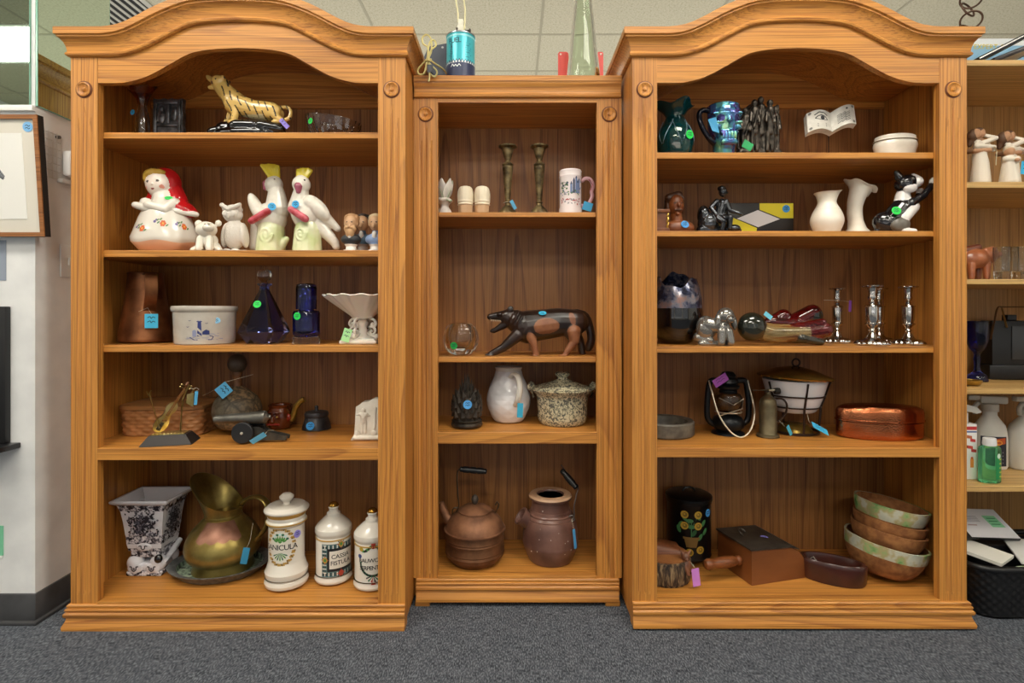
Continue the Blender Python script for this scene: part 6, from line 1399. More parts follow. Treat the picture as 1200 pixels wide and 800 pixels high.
sticker(it.root, P(799, 265, -11.4), (.1, -1, .35), 4.6, '#3f97e0')
it = Item('pewter_figurine', 'glossy dark pewter figurine of a man seated on a rock, hand stretched out', 'figurine', 843, R2, .13); P = it.p
pwt = speck('#1d1e21', '#5c5e62', 30, .18, .85)
pr = [('e', P(832, 262, 4), (13, 12, 14), None, 0), ('e', P(826, 252, 5), (7, 9, 12), None, 0), ('c', P(822, 270), P(864, 271), 6, 5, 0), ('e', P(858, 269, -4), (8, 8, 5), None, 0), ('c', P(843, 256), P(846, 240), 7, 6.5, 0), ('c', P(846, 240), P(846, 236), 6, 3.4, 0), ('e', P(847, 225), (4.6, 5, 6.2), None, 0), ('c', P(851, 225, -1), P(852, 226.5, -1), 1.2, 1, 0), ('e', P(846, 221, 1), (4.8, 5, 3.4), None, 0),
      ('c', P(840, 236, 0), P(832, 244, -3), 3, 2.6, 0), ('c', P(832, 244, -3), P(837, 253, -7), 2.5, 2.2, 0), ('c', P(850, 237, -3), P(853, 248, -7), 3, 2.6, 0), ('c', P(853, 248, -7), P(862, 252, -10), 2.4, 2, 0), ('e', P(864, 253, -10), (2.6, 2, 1.6), None, 0),
      ('c', P(843, 256, -3), P(852, 257, -9), 4.4, 3.8, 0), ('c', P(852, 257, -9), P(851, 269, -10), 3.4, 2.6, 0), ('c', P(840, 257, -6), P(844, 262, -11), 4.4, 3.6, 0), ('c', P(844, 262, -11), P(842, 271, -11), 3.2, 2.6, 0)]
sculpt(pr, .8, [pwt], 1).build('seated_figure', it.root)
it = Item('painted_block', 'rectangular black block painted with yellow panels and a white diamond', 'painted block', 892, R2, .2); P = it.p
b = MB(); bb = plain('#1d1a1a', .35); b.box((it.X(853), 0, 0), (it.X(930), 12, it.Z(238)), bb, bev=.6); b.build('block_body', it.root)
b = MB(); ye, wh_ = plain('#dccf1c', .35), plain('#d8d8dc', .35); h_ = it.Z
Q = lambda pts, m_: b.add([Vector((it.X(x), -.35, h_(y))) for x, y in pts] + [Vector((it.X(x), .2, h_(y))) for x, y in pts], [tuple(range(len(pts)))] + [(i, (i + 1) % len(pts), len(pts) + (i + 1) % len(pts), len(pts) + i) for i in range(len(pts))], m_)
Q([(890, 238.6), (929.5, 238.6), (929.5, 256), (915, 256), (890, 246)], ye); Q([(854, 254), (860, 256), (887, 267.5), (885, it.py0 - .5), (854, it.py0 - .5)], ye); Q([(888, 246.5), (914, 257), (888.5, 266.5), (863.5, 256.5)], wh_)
b.build('painted_panels', it.root, 0)
sticker(it.root, P(921, 245, -.5), (0, -1, 0), 4.4, '#3f97d8')
crm = speck('#e2d8c6', '#efe8da', 12, .3, coat=.3)
it = Item('cream_vase', 'plump cream pottery vase with a pinched spout rim', 'vase', 969, R2, .13); P = it.p
def spo(r, z, a):
    k = max(0, (z - it.Z(236)) / 12); return (r * (1 + .22 * k * max(0, math.cos(a)) ** 3 - .03 * k), z + 3.4 * k * max(0, math.cos(a)) ** 2)
b = MB(); b.lathe(sprof(it.pr((0, it.py0), (13, it.py0), (17, 270), (20.5, 260), (18, 250), (12.5, 241), (11.5, 236), (14, 229), (16.5, 226.5)), 4) + it.pr((15.4, 226.4), (12.6, 230), (10, 237), (0, 245)), crm, 56, fn=spo)
b.build('vase_body', it.root, 50)
b = MB()
for y in (247, 255.5):
    r_ = np.interp(y, [241, 250, 260], [12.5, 18, 20.5]) * it.c; b.lathe([(r_ - .6, it.Z(y) - .5), (r_ + .25, it.Z(y)), (r_ - .6, it.Z(y) + .5)], plain('#8f937c', .5), 48)
    b.build('painted_line', it.root); b = MB()
it = Item('lily_vase', 'slender cream pottery vase flaring into a turned-over lip', 'vase', 1004, R2, .17); P = it.p
b = MB(); rows = []; cen = spline([P(1006, it.py0, 0), P(1003, 262, 0), P(1001.5, 248, 0), P(1003, 236, 0), P(1008, 222, 0)], 5); N_ = len(cen)
rad = [np.interp(k / (N_ - 1), [0, .06, .14, .3, .6, .85, 1], [15, 14.5, 10, 8, 8, 9.5, 11]) for k in range(N_)]
for k, (c_, r_) in enumerate(zip(cen, rad)): rows.append([Vector((c_.x + r_ * math.cos(2 * PI * i / 40), c_.y + r_ * math.sin(2 * PI * i / 40), c_.z + (-.12 * max(0, k - N_ * .6)) * r_ * .12 * math.cos(2 * PI * i / 40))) for i in range(40)])
def lip(f, dz):
    return [Vector((cen[-1].x + 1 + f * 17 * (1 + .08 * math.sin(5 * a)) * math.cos(a), f * 13 * math.sin(a), cen[-1].z + dz - 8 * f * math.cos(a) * .9 + 1.2 * math.sin(5 * a) * f)) for a in [2 * PI * i / 40 for i in range(40)]]
rows += [lip(.85, 2.0), lip(1.04, 3.6), lip(1.0, 4.6), lip(.75, 3), [v * 1 - Vector((0, 0, 8)) for v in lip(.45, 2)]]
b.grid(rows, crm, closed_u=True); b.add(rows[0], [tuple(range(40))], crm); b.add(rows[-1], [tuple(range(40))], crm); b.build('vase_body', it.root, 60)
it = Item('cat_figurine', 'black and white ceramic cat rearing up with a paw on the cabinet side', 'figurine', 1050, R2, .1); P = it.p
cb_, cwh, cpk, cgr = plain('#17161a', .15, coat=.5), plain('#eae6e2', .2, coat=.3), plain('#d9a49a', .3), plain('#6a665e', .3)
pr = [('e', P(1040, 262, 2), (16, 12, 13), (0, .5, 0), 0), ('c', P(1044, 260), P(1057, 243), 13, 11, 0), ('c', P(1052, 258, -8), P(1066, 244, -5), 7, 7, 1), ('c', P(1057, 242), P(1058, 230), 9.5, 8, 1), ('e', P(1060, 216, -2), (12, 11, 10), (0, -.35, 0), 0), ('e', P(1069, 215, -5), (8, 8, 6.5), None, 1), ('e', P(1061, 222, -8), (8, 5, 6), None, 1), ('c', P(1066, 208, -6), P(1072, 213, -7), 3, 4, 1),
      ('c', P(1050, 210, -5), P(1045, 203, -6), 4.5, 1.8, 0), ('c', P(1058, 207, 5), P(1056, 200, 5), 4.5, 1.8, 0), ('c', P(1062, 240, -8), P(1076, 231, -9), 5, 4, 0), ('c', P(1076, 231, -9), P(1086, 219, -8), 4, 3.6, 0), ('e', P(1088, 215, -8), (5, 4.4, 5.4), (0, .4, 0), 1), ('c', P(1064, 243, 7), P(1078, 236, 9), 4.6, 3.8, 0), ('c', P(1078, 236, 9), P(1084, 226, 9), 3.6, 3.2, 0), ('e', P(1085, 223, 9), (4.4, 4, 4.6), None, 1),
      ('e', P(1048, 265, -10), (11, 6, 9), None, 3), ('c', P(1050, 272, -12), P(1062, 273, -13), 3.4, 3, 1), ('c', P(1052, 272, 8), P(1066, 273, 8), 3.4, 3, 1), ('c', P(1033, 268, 2), P(1028, 273, 3), 5, 3.4, 0), ('e', P(1026, 274, 0), (3, 3, 2.6), None, 1),
      ('e', P(1076, 212, -8), (2, 2, 1.6), None, -3), ('e', P(1061.5, 212, -13), (1.8, 3, 1.8), None, -4), ('c', P(1071, 219, -11), P(1076, 218, -10), .8, .8, -3)]
sculpt(pr, 1.0, [cb_, cwh, cpk, cgr], 3).build('cat_body', it.root)
sticker(it.root, P(1039.5, 250, -15.4), (-.15, -1, .3), 5, '#1ed04a', 'green')

# ---- third shelf
it = Item('dark_bowl_vase', 'large dark iridescent pottery globe with a torn open neck', 'vase', 792, R3, .2); P = it.p
t = NT('raku_glaze'); v = t.coord(); f_ = t.noise(v, 26, 5, .65); c = t.ramp(f_, [(.3, '#101014'), (.45, '#2d3350'), (.55, '#77737c'), (.66, '#9a7468'), (.78, '#2a3658')]); t.set(col=c, rough=.22, metal=.55, coat=.5); t.bump(f_, .25, .003); RAKU = t.m
bkg = plain('#0d0c0d', .06, coat=.8)
b = MB(); b.lathe(sprof(it.pr((0, it.py0), (13, it.py0), (21, 399), (29, 388), (32, 376), (32.2, 368), (31.5, 361)), 4), bkg, 52); b.build('globe_body', it.root, 60)
b = MB(); R_, I_ = [], []
for j in range(7):
    r1, r2 = [], []
    for i in range(52):
        a = 2 * PI * i / 52; top = 328 + 6 * math.sin(a + 3.4) + 4.5 * math.sin(3 * a + 1) + 2 * math.sin(7 * a)
        y = 361.5 + (top - 361.5) * j / 6; r_ = np.interp(y, [314, 330, 340, 350, 362], [19, 25.5, 28.5, 30.6, 31.6]) * it.c
        r1.append(Vector((r_ * math.cos(a), r_ * math.sin(a), it.Z(y)))); r2.append(Vector(((r_ - 2) * math.cos(a), (r_ - 2) * math.sin(a), it.Z(y))))
    R_.append(r1); I_.append(r2)
b.grid(R_, RAKU, closed_u=True); b.grid(I_, RAKU, closed_u=True); b.grid([R_[-1], I_[-1]], RAKU, closed_u=True); b.grid([R_[0], I_[0]], RAKU, closed_u=True); b.build('torn_neck', it.root, 60)
it = Item('glass_dog', 'small solid glass spaniel figurine beside the dark pottery globe', 'figurine', 839, R3, .085); P = it.p
gd = NT('smoky_glass').set(col='#8f8b85', rough=.1, trans=.3, metal=.55, ior=1.5, coat=.6)
pr = [('c', P(822, 403), P(856, 403), 4, 4, 0), ('e', P(829, 385, 4), (12, 10, 15), None, 0), ('c', P(829, 380, 2), P(846, 384, -3), 9, 8, 0), ('e', P(848, 370, -5), (10, 9, 9.5), None, 0), ('e', P(851, 374, -13), (5, 5, 4.6), None, 0), ('e', P(838.5, 377, -6), (4, 5, 11), (0, .2, 0), 0), ('e', P(858, 377, -4), (3.6, 5, 10.5), (0, -.2, 0), 0), ('c', P(843, 388, -7), P(842, 401, -9), 5, 4.4, 0), ('c', P(851, 388, -7), P(853, 401, -9), 5, 4.4, 0), ('e', P(851.5, 371.5, -17.5), (2, 1.4, 1.5), None, -2), ('c', P(820, 396, 6), P(832, 399, 0), 6, 5, 0)]
sculpt(pr, .9, [gd, plain('#1a1a1c', .2)], 2).build('dog_body', it.root)
def art(nm, stops):
    t = NT(nm); v = t.coord((.22, 1, 1)); return t.set(col=t.ramp(t.noise(v, 55, 3, .55, .8), stops), rough=.04, trans=.7, ior=1.45, coat=.6)
agl = art('amber_art_glass', [(.3, '#8c7440'), (.45, '#d6bd84'), (.55, '#c9a868'), (.66, '#7a2a22')]); rgl = art('red_art_glass', [(.34, '#2a1414'), (.45, '#7a1218'), (.6, '#8e1a1e'), (.7, '#b88a6a')]); dgl = NT('dark_art_glass').set(col='#2c3028', rough=.05, trans=.45, ior=1.45, coat=.6)
it = Item('glass_bird', 'amber art glass bird lying with its dark round head to the left', 'glass figurine', 915, R3, .1); P = it.p
pr = [('e', P(880, 383, -2), (16.5, 14, 17), None, 2), ('c', P(886, 386), P(905, 391), 11, 11.5, 0), ('c', P(905, 391), P(945, 390), 11.5, 10, 0), ('c', P(945, 390), P(966, 387), 10, 9.5, 1), ('c', P(925, 385, -3), P(962, 378, -3), 5, 5, 1), ('c', P(935, 396, -6), P(960, 401, -4), 6, 4, 2)]
sculpt(pr, 1.3, [agl, rgl, dgl], 5).build('bird_body', it.root)
price_tag(it.root, P(894, 370, -13), 10, 5, (.3, -.75, 0) and (0, .65, 0), '#6fc3d8', 'pale blue', None, False)
it = Item('glass_bird', 'dark red art glass bird lying behind the amber one with its head to the right', 'glass figurine', 925, R3, .22); P = it.p
pr = [('e', P(953, 370, 0), (10.5, 10, 12), None, 2), ('c', P(952, 366), P(930, 378), 9.5, 10, 1), ('c', P(930, 380), P(905, 378), 12, 9, 1), ('c', P(918, 371), P(895, 380), 9, 4, 1), ('c', P(905, 384), P(892, 390), 8, 4, 2), ('c', P(910, 392), P(945, 394), 9, 9, 2)]
sculpt(pr, 1.3, [agl, rgl, dgl], 5).build('bird_body', it.root)
slv = NT('silver').set(col='#c9c6c2', rough=.14, metal=1.0)
def silver_stick(px, Y, lab, htop, sc_=1.0):
    it = Item('candlestick', lab, 'candlestick', px, R3, Y, 0, 'silver candlesticks'); z = it.Z; B = it.py0; hh = B - htop; q = lambda f: f * hh
    gad = lambda r, z_, a: r * (1 + (.07 * math.sin(18 * a) if z_ < q(.12) and r > 8 else 0))
    b = MB(); b.lathe([(r * sc_ * it.c, q(f)) for r, f in ((0, 0), (19.5, 0), (21, .02), (20.4, .05), (16, .085), (10, .10), (7.5, .125), (6, .16), (4, .20), (3, .215), (4.6, .245), (3, .275))], slv, 54, fn=gad); b.build('base', it.root, 50)
    b = MB(); b.lathe([(r * sc_ * it.c, q(f)) for r, f in ((3, .275), (4.6, .30), (9, .345), (9.2, .36), (6.6, .375), (7.8, .42), (8.2, .60), (8, .635), (9.4, .645), (8.6, .66), (5, .672), (3.2, .69), (3.6, .72), (2.6, .735))], slv, 44); b.build('stem', it.root, 30)
    b = MB(); b.lathe([(r * sc_ * it.c, q(f)) for r, f in ((2.6, .735), (3.4, .75), (5.2, .775), (5.6, .80), (4.4, .83), (5.2, .90), (6, .945), (12, .965), (12.6, .98), (12, .99), (7, .985), (4, .98), (3.8, .85), (0, .85))], slv, 48, fn=lambda r, z_, a: r * (1 + (.04 * math.sin(16 * a) if r > 9 * sc_ * it.c else 0))); b.build('candle_socket', it.root, 40)
    return it
it = silver_stick(981, .22, 'silver candlestick with a purple tag, leftmost of the four', 337, .78)
price_tag(it.root, it.p(990, 359, -10), 6, 13, (0, .1, .6), '#7d3f9c', 'purple', [it.p(989, 354, -9), it.p(980, 352.5, -7), it.p(962, 352, -6)], False)
silver_stick(1022, .09, 'silver candlestick in front, nearest the shelf edge in the overlapping pair', 334)
silver_stick(1030, .25, 'silver candlestick mostly hidden behind another one', 337, .86)
silver_stick(1064.5, .11, 'silver candlestick standing alone at the right end of the shelf', 335, .96)

# ---- fourth shelf
yd = lambda py: ydepth(R4, py)
it = Item('stone_dish', 'round dark stone dish at the left end of the lantern shelf', 'dish', 778, R4, yd(516) + .11); P = it.p
stn = speck('#4a443c', '#6b6459', 30, .5, bump=.2)
b = MB(); b.lathe(it.prf((0, 516), (34, 516), (35.5, 514), (35.5, 500), (34, 498), (27.5, 498), (27, 501), (25, 508), (0, 510)), stn, 56); b.build('dish_body', it.root, 30)
it = Item('barn_lantern', 'small black barn lantern with a glass globe and a pale wire handle', 'lantern', 853, R4, yd(514) + .085); P = it.p
bl_ = plain('#15171a', .35, .5); z0 = it.py0; lg = glass('#d8cfc0', .03)
b = MB(); b.lathe(it.prf((0, 514), (19, 514), (20, 512.5), (19.4, 510)) + it.prf((15, 507), (19, 503), (19.5, 497), (17, 492), (13, 489), (9, 486), (0, 486)), bl_, 48); b.build('fuel_tank', it.root, 35)
b = MB(); zg0, zg1 = it.Z(487) + 4, it.Z(462) + 2
b.lathe(sprof([(9, zg0), (14, zg0 + 5), (16, zg0 + 13), (14, zg0 + 21), (9.5, zg1)], 4) + sprof([(8.6, zg1), (13, zg0 + 21), (15, zg0 + 13), (13, zg0 + 5), (8, zg0)], 4), lg, 44); b.build('glass_globe', it.root)
b = MB(); b.lathe([(9.6, zg1 - .5), (10.4, zg1 + 2), (9, zg1 + 4), (12, zg1 + 5), (13, zg1 + 8), (10, zg1 + 10), (12.4, zg1 + 12), (11, zg1 + 16), (8, zg1 + 18), (9, zg1 + 20), (6, zg1 + 24), (0, zg1 + 25)], bl_, 36); b.build('chimney_cap', it.root, 30)
for s_ in (-1, 1):
    b = MB(); b.tube(spline([Vector((s_ * 14, 0, 9)), Vector((s_ * 23, 0, 16)), Vector((s_ * 24.5, 0, 30)), Vector((s_ * 23, 0, 50)), Vector((s_ * 20, 0, 61)), Vector((s_ * 11, 0, zg1 + 14))], 5), 3.4, bl_, 12); b.build('side_tube', it.root)
b = MB(); pwir = plain('#c6b9a4', .4, .6)
b.tube(spline([Vector((-23, -2, 62)), Vector((-22, -8, 50)), Vector((-18, -18, 26)), Vector((-8, -26, 8)), Vector((4, -28, 1.6)), Vector((16, -24, 9)), Vector((25, -14, 26)), Vector((26, -6, 40)), Vector((22, -2, 62))], 5), .95, pwir, 6); b.build('wire_handle', it.root)
b = MB(); b.tube([Vector((-14, -10, zg0 + 18)), Vector((0, -17, zg0 + 11)), Vector((14, -10, zg0 + 17))], .6, pwir, 6); b.tube([Vector((14, -9, zg0 + 17)), Vector((12, -12, zg0 + 6)), Vector((-2, -17, zg0 + 3)), Vector((-13, -11, zg0 - 2))], .6, pwir, 6); b.tube(arc((0, 0, zg0 + 1), 15, -PI, 0, 14, 'xy'), .7, pwir, 6); b.build('globe_guard', it.root)
price_tag(it.root, P(839, 444, -14), 18, 9.5, (0, -.55, .1), '#a04fae', 'purple')
it = Item('blow_torch', 'small brass blow torch with a side nozzle and a curved handle', 'blow torch', 900, R4, yd(515) + .045); P = it.p
abz = speck('#6a5f48', '#8d8163', 14, .38, .8)
b = MB(); b.lathe(it.prf((0, 515), (13, 515), (14, 514), (13.6, 511.5), (11, 510)) + it.pr((10.6, 507), (10.6, 474)) + sprof(it.pr((10.5, 473), (9, 468), (5, 464), (3, 462)), 3) + it.pr((3, 460), (0, 460)), abz, 40); b.build('tank', it.root, 35)
b = MB(); b.tube([P(900, 463), P(900, 456)], 1.7, abz, 10); b.tube([P(881, 457, -4), P(900, 457.5, 0), P(909, 457.5, 1)], [1, 1.3, 1.6], plain('#a89f8c', .3, .8), 10); b.lathe([(0, -3), (3.6, -3), (4, 0), (3.6, 3), (0, 3)], plain('#26231f', .5, .5), 16, P(911, 458.5, 1), axis=(1, 0, 0)); b.build('nozzle', it.root, 35)
b = MB(); b.tube(spline([P(907, 467, 0), P(916, 467.5, -2), P(920.5, 474, -3), P(919, 484, -3), P(914, 491, -2), P(909, 495, 0)], 5), 1.5, plain('#3d2a20', .4, .4), 8, flat=(1.6, .8)); b.build('handle', it.root)
price_tag(it.root, P(919, 502, -12), 4, 15, (.3, -.65, .2), '#48b9dc', 'blue', [P(914, 497, -11), P(911.5, 494, -8), P(911, 492, -4)], False)
it = Item('chafing_dish', 'white chafing dish with a brass lid on a dark wire stand', 'chafing dish', 931, R4, .238); P = it.p
bls = speck('#8a6e30', '#b8994e', 12, .26, .85); wi = plain('#3a2a22', .4, .6); pb = plain('#d9d6d8', .2, coat=.3)
kz = it.Z
b = MB(); b.lathe(sprof([(0, kz(483)), (18, kz(482)), (24, kz(478)), (29, kz(466)), (33, kz(452)), (35, kz(444))], 3) + [(33.6, kz(444)), (27, kz(466)), (20, kz(478)), (0, kz(479))], pb, 48); b.build('white_bowl', it.root)
b = MB(); b.lathe([(35.5, kz(443.5)), (40, kz(442.4)), (41, kz(441)), (40, kz(440)), (34, kz(438)), (20, kz(432.5)), (6, kz(429.5)), (0, kz(429.4))], bls, 56); b.tube(arc((1, 0, kz(425)), 4.4, -PI * .45, PI * 1.45, 16, 'xz'), 1.1, wi, 8); b.xform(Matrix.Translation((0, 0, kz(441))) @ Matrix.Rotation(.05, 4, 'Y') @ Matrix.Translation((0, 0, -kz(441)))); b.build('lid', it.root, 35)
b = MB()
for y, r_ in ((462, 31.5), (475, 27)): b.tube([Vector((r_ * math.cos(a), r_ * math.sin(a), kz(y))) for a in [2 * PI * i / 40 for i in range(40)]], .9, wi, 6, closed=True)
for a in (-PI / 2 - .1, -PI / 2 + 1.15, PI / 2, PI + .3): d_ = Vector((math.cos(a), math.sin(a), 0)); b.tube([d_ * 36.5 + Vector((0, 0, kz(446))), d_ * 31.5 + Vector((0, 0, kz(462))), d_ * 27 + Vector((0, 0, kz(475))), d_ * 25 + Vector((0, 0, 3))], 1.2, wi, 6)
b.tube([Vector((25 * math.cos(a), 25 * math.sin(a), 1.6)) for a in [2 * PI * i / 40 for i in range(40)]], 1.5, wi, 6, closed=True); b.build('wire_stand', it.root)
b = MB(); b.lathe([(0, .2), (19, .2), (20, 1.2), (19, 3), (14, 9), (11, 10), (0, 10)], speck('#6a5420', '#8f7637', 12, .3, .8), 40); b.build('burner', it.root)
price_tag(it.root, P(944, 496, -30), 21, 9, (-.9, .5, .1), '#3fb4e2', 'blue', [P(935, 493, -31), P(932, 488, -29), P(931, 478, -27)])
it = Item('copper_box', 'oval hammered copper box with a fitted lid', 'box', 1030.5, R4, .152, -.1); P = it.p
t = NT('hammered_copper'); v = t.coord(); c = t.ramp(t.noise(v, 10, 4), [(.3, '#a35c38'), (.7, '#c9825a')]); t.set(col=c, rough=.22, metal=1.0); t.bump(t.vor(v, 210), .3, .002); HC_ = t.m
b = MB(); b.lathe([(0, 0), (44, 0), (47, 2), (47.5, 5), (47.5, 19), (0, 19)], HC_, 72, sy=.46); b.build('box_body', it.root, 35)
b = MB(); b.lathe([(47.6, 19.4), (49, 20), (49, 21.6), (47.8, 22.2), (48, 30), (46, 34), (40, 37), (20, 38.5), (0, 39)], HC_, 72, sy=.46); b.build('lid', it.root, 35)

# ---- bottom shelf
y5 = lambda py: ydepth(R5, py)
it = Item('log_bowl', 'half log dish with bark on its side and a carved animal on top, purple tag', 'log dish', 778, R5, y5(690) + .09); P = it.p
t = NT('bark'); v = t.coord((1, 1, .25)); f_ = t.noise(v, 70, 4, .6, .5); t.set(col=t.ramp(f_, [(.38, '#1f1712'), (.5, '#4a3726'), (.62, '#8a7252')]), rough=.85); t.bump(f_, .9, .006); BARK = t.m; wdc = oak('x', '#4a2512', '#6b3a1e', '#7c4726', 6)
b = MB(); b.lathe([(0, 0), (28, 0), (30, 4), (30, 24), (27.5, 27)], BARK, 60, fn=lambda r, z, a: r * (1 + .02 * math.sin(23 * a) + .015 * math.sin(41 * a))); b.build('bark_side', it.root)
b = MB(); b.lathe([(27.8, 26.6), (28, 28), (24, 29), (0, 29.4)], speck('#7a4a26', '#925e34', 20, .5), 48); G = [[Vector((-26 + 44 * i / 10, 6 + 15 * math.sin(PI * j / 8 - PI / 2) , 29 + (18 - i * 1.2) * math.cos(PI * j / 8 - PI / 2))) for j in range(9)] for i in range(11)]
b.grid(G, wdc); b.add(G[0], [tuple(range(9))], wdc); b.add(G[-1], [tuple(range(9))], wdc); b.build('wooden_top', it.root, 40)
bn = speck('#5c3826', '#8a5a42', 30, .35)
sculpt([('e', P(798, 655, -18), (6, 6, 10), None, 0), ('e', P(797, 643, -20), (5, 5, 5), None, 0), ('c', P(794, 640, -20), P(792, 637, -20), 2, 1.2, 0), ('c', P(800, 640, -20), P(802, 637, -20), 2, 1.2, 0), ('c', P(795, 653, -23), P(799, 661, -25), 2.4, 2, 0), ('c', P(803, 657, -16), P(806, 663, -14), 3, 2, 0), ('e', P(797, 645, -25), (2, 2, 1.6), None, 0)], .7, [bn], 2).build('carved_animal', it.root)
price_tag(it.root, P(804, 660, -34), 9, 20, (0, -.12, .2), '#c77fd0', 'purple', [P(803, 650, -33), P(802, 648, -30), P(801, 647, -26)], False)
it = Item('tole_canister', 'black lidded metal canister painted with a pot of yellow flowers', 'canister', 807, R5, .293); P = it.p
bkt = plain('#0b0b0c', .3, .3); b = MB(); R_ = 26 * it.c
b.lathe(it.prf((0, 659), (25.5, 659), (26.5, 657), (26, 655), (26, 596), (27, 594.5), (27, 592.5), (0, 592)), bkt, 52); b.build('canister_body', it.root, 30)
b = MB(); zl = it.Z(591.5) + 28 * it.c * (591.5 - CY) / F; b.lathe([(27.4 * it.c, zl - 1.2), (28 * it.c, zl), (27.8 * it.c, zl + 3), (25 * it.c, zl + 4.6), (12 * it.c, zl + 6.4), (0, zl + 6.8)], bkt, 52); b.tube(arc((0, 0, zl + 6.4), 7, 0, PI, 10, 'xz', 5), 1.2, bkt, 8); b.build('lid', it.root, 35)
b = MB(); g = wrap(R_ + .1, it.acam + .12); zf = lambda y: it.Z(y) + R_ * (y - CY) / F
yl_, yg, gr1, gr2, pt = plain('#a8862c', .4), plain('#6f5a1c', .4), plain('#23502c', .4), plain('#3a6b3e', .4), plain('#6f5428', .4)
for x, y in ((-12, 616), (-14, 622), (14, 614), (16, 624), (10, 630), (-8, 607), (8, 606), (0, 618), (-2, 611), (3, 625)): dab_disc(b, g, x, zf(y), 4.4, 2.2, gr1 if int(x) % 2 else gr2, .15 + abs(x) * .004, 10, (x + y) % 3)
dab_line(b, g, [(0, zf(632)), (0, zf(612))], .9, gr2, .2); dab_line(b, g, [(0, zf(620)), (-8, zf(604))], .7, gr2, .2); dab_line(b, g, [(0, zf(620)), (8, zf(604))], .7, gr2, .2)
for x, y in ((-7.5, 604), (7.5, 604), (-7.5, 617), (7.5, 617), (-2, 648), (10, 645)): dab_disc(b, g, x, zf(y), 4.4, 4.4, yl_, .3, 12); dab_disc(b, g, x + .5, zf(y), 2.6, 2.6, yg, .34, 10); dab_disc(b, g, x, zf(y) + .6, 1.2, 1.2, yl_, .38, 8)
dab(b, g, [(-5.5, zf(642)), (5.5, zf(642)), (8, zf(631)), (-8, zf(631))], pt, .28); dab(b, g, [(-9, zf(632.5)), (9, zf(632.5)), (9, zf(630)), (-9, zf(630))], pt, .34)
b.build('flower_painting', it.root, 0)
sticker(it.root, g(21, zf(603), .3), (math.cos(it.acam + .12 + 21 / R_), math.sin(it.acam + .12 + 21 / R_), 0), 4.4, '#3f8fd0')
it = Item('silent_butler', 'long wooden box with a turned handle, dark metal lid and purple sticker', 'wooden box', 905, R5, y5(668), 0); P = it.p
bxw = speck('#6a3a18', '#86502a', 9, .4, stretch=(.3, .3, 1)); mt_ = speck('#3f3a34', '#5a544b', 20, .4, .6)
b = MB()
pt_ = [(880, 686), (948, 676), (895, 640), (843, 628)]           # floor corners seen in the photo -> placed on the shelf
def fl(px_, py_): Y_ = y5(py_); return Vector(((px_ - CX) * (D + Y_) / F - it.root.location.x, Y_ - it.root.location.y, 0)) / MB.S
A0, A1 = fl(881, 686.5), fl(945.5, 676.6); ux = (A1 - A0); ln = ux.length; ux.normalize(); vy = Vector((-ux.y, ux.x, 0)); dp = 60; hb = 38
end = [(0, 0), (ln, 0)]
prof_ = [(0, 0), (ln, 0), (ln - 1, 12), (ln - 5, 24), (ln - 12, 32), (ln - 22, 36), (0, hb)]
vs = [A0 + ux * a + Vector((0, 0, h_)) for a, h_ in prof_] + [A0 + ux * a + vy * dp + Vector((0, 0, h_)) for a, h_ in prof_]; n_ = len(prof_)
b.add(vs, [tuple(range(n_)), tuple(range(2 * n_ - 1, n_ - 1, -1))] + [(i, (i + 1) % n_, n_ + (i + 1) % n_, n_ + i) for i in range(n_)], bxw); b.build('box_body', it.root, 25)
b = MB(); lidp = [(-2, hb + .6), (ln - 21, 36.8), (ln - 11, 32.8), (ln - 11, 34), (ln - 20, 38.6), (-2, hb + 2.2)]
vs = [A0 + ux * a - vy * 1 + Vector((0, 0, h_)) for a, h_ in lidp] + [A0 + ux * a + vy * (dp + 1) + Vector((0, 0, h_)) for a, h_ in lidp]; n_ = len(lidp)
b.add(vs, [tuple(range(n_)), tuple(range(2 * n_ - 1, n_ - 1, -1))] + [(i, (i + 1) % n_, n_ + (i + 1) % n_, n_ + i) for i in range(n_)], mt_)
b.tube(spline([A0 + ux * 16 + vy * 34 + Vector((0, 0, hb + 2)), A0 + ux * 14 + vy * 40 + Vector((0, 0, hb + 6)), A0 + ux * 20 + vy * 46 + Vector((0, 0, hb + 6)), A0 + ux * 26 + vy * 44 + Vector((0, 0, hb + 2))], 5), 1, mt_, 6); b.build('metal_lid', it.root, 25)
b = MB(); hd = A0 - ux * .5 + vy * (dp * .32) + Vector((0, 0, 20)); b.lathe([(0, -1), (5, 0), (5.5, 3), (4, 5), (5.5, 8), (6.6, 18), (6, 28), (4.6, 34), (5.6, 38), (6.2, 41), (4.5, 45), (0, 46)], oak('x', '#5a2c12', '#7c4420', '#8c5228', 5), 24, hd, axis=-ux); b.build('turned_handle', it.root)
sticker(it.root, A0 + ux * 38 + vy * 26 + Vector((0, 0, hb + .8)), (0, -.05, 1), 4.6, '#8f8ae0', 'purple')
it = Item('oval_dish', 'dark brown oval wooden dish beside the cork bowls', 'dish', 975, R5, y5(690) + .062, -.5); P = it.p
dbw = speck('#2e1510', '#451f17', 14, .28, coat=.3)
b = MB(); b.lathe([(0, 0), (32, 0), (34, 3), (35.5, 19), (35, 23), (33, 24.5), (30, 24), (27, 18), (24, 7), (0, 6)], dbw, 60, sy=.48); b.build('dish_body', it.root, 40)
b = MB(); ch_ = plain('#b8b4ac', .3, .8)
for k in range(9): b.tube(arc((-14 + k * 3.4, -6 + .4 * k, 15 + .6 * (k % 2)), 1.7, 0, 2 * PI, 8, 'xz' if k % 2 else 'xy')[:-1], .5, ch_, 6, closed=True)
b.tube([(-16, -13.5, 24), (-19, -10, 27), (-22, -9, 24)], .8, ch_, 6)
tag(b.build('chain', None, loc=it.root.location), 'thin metal chain lying inside the dark oval dish', 'chain')
bpy.data.objects['chain'].rotation_euler = (0, 0, -.5)
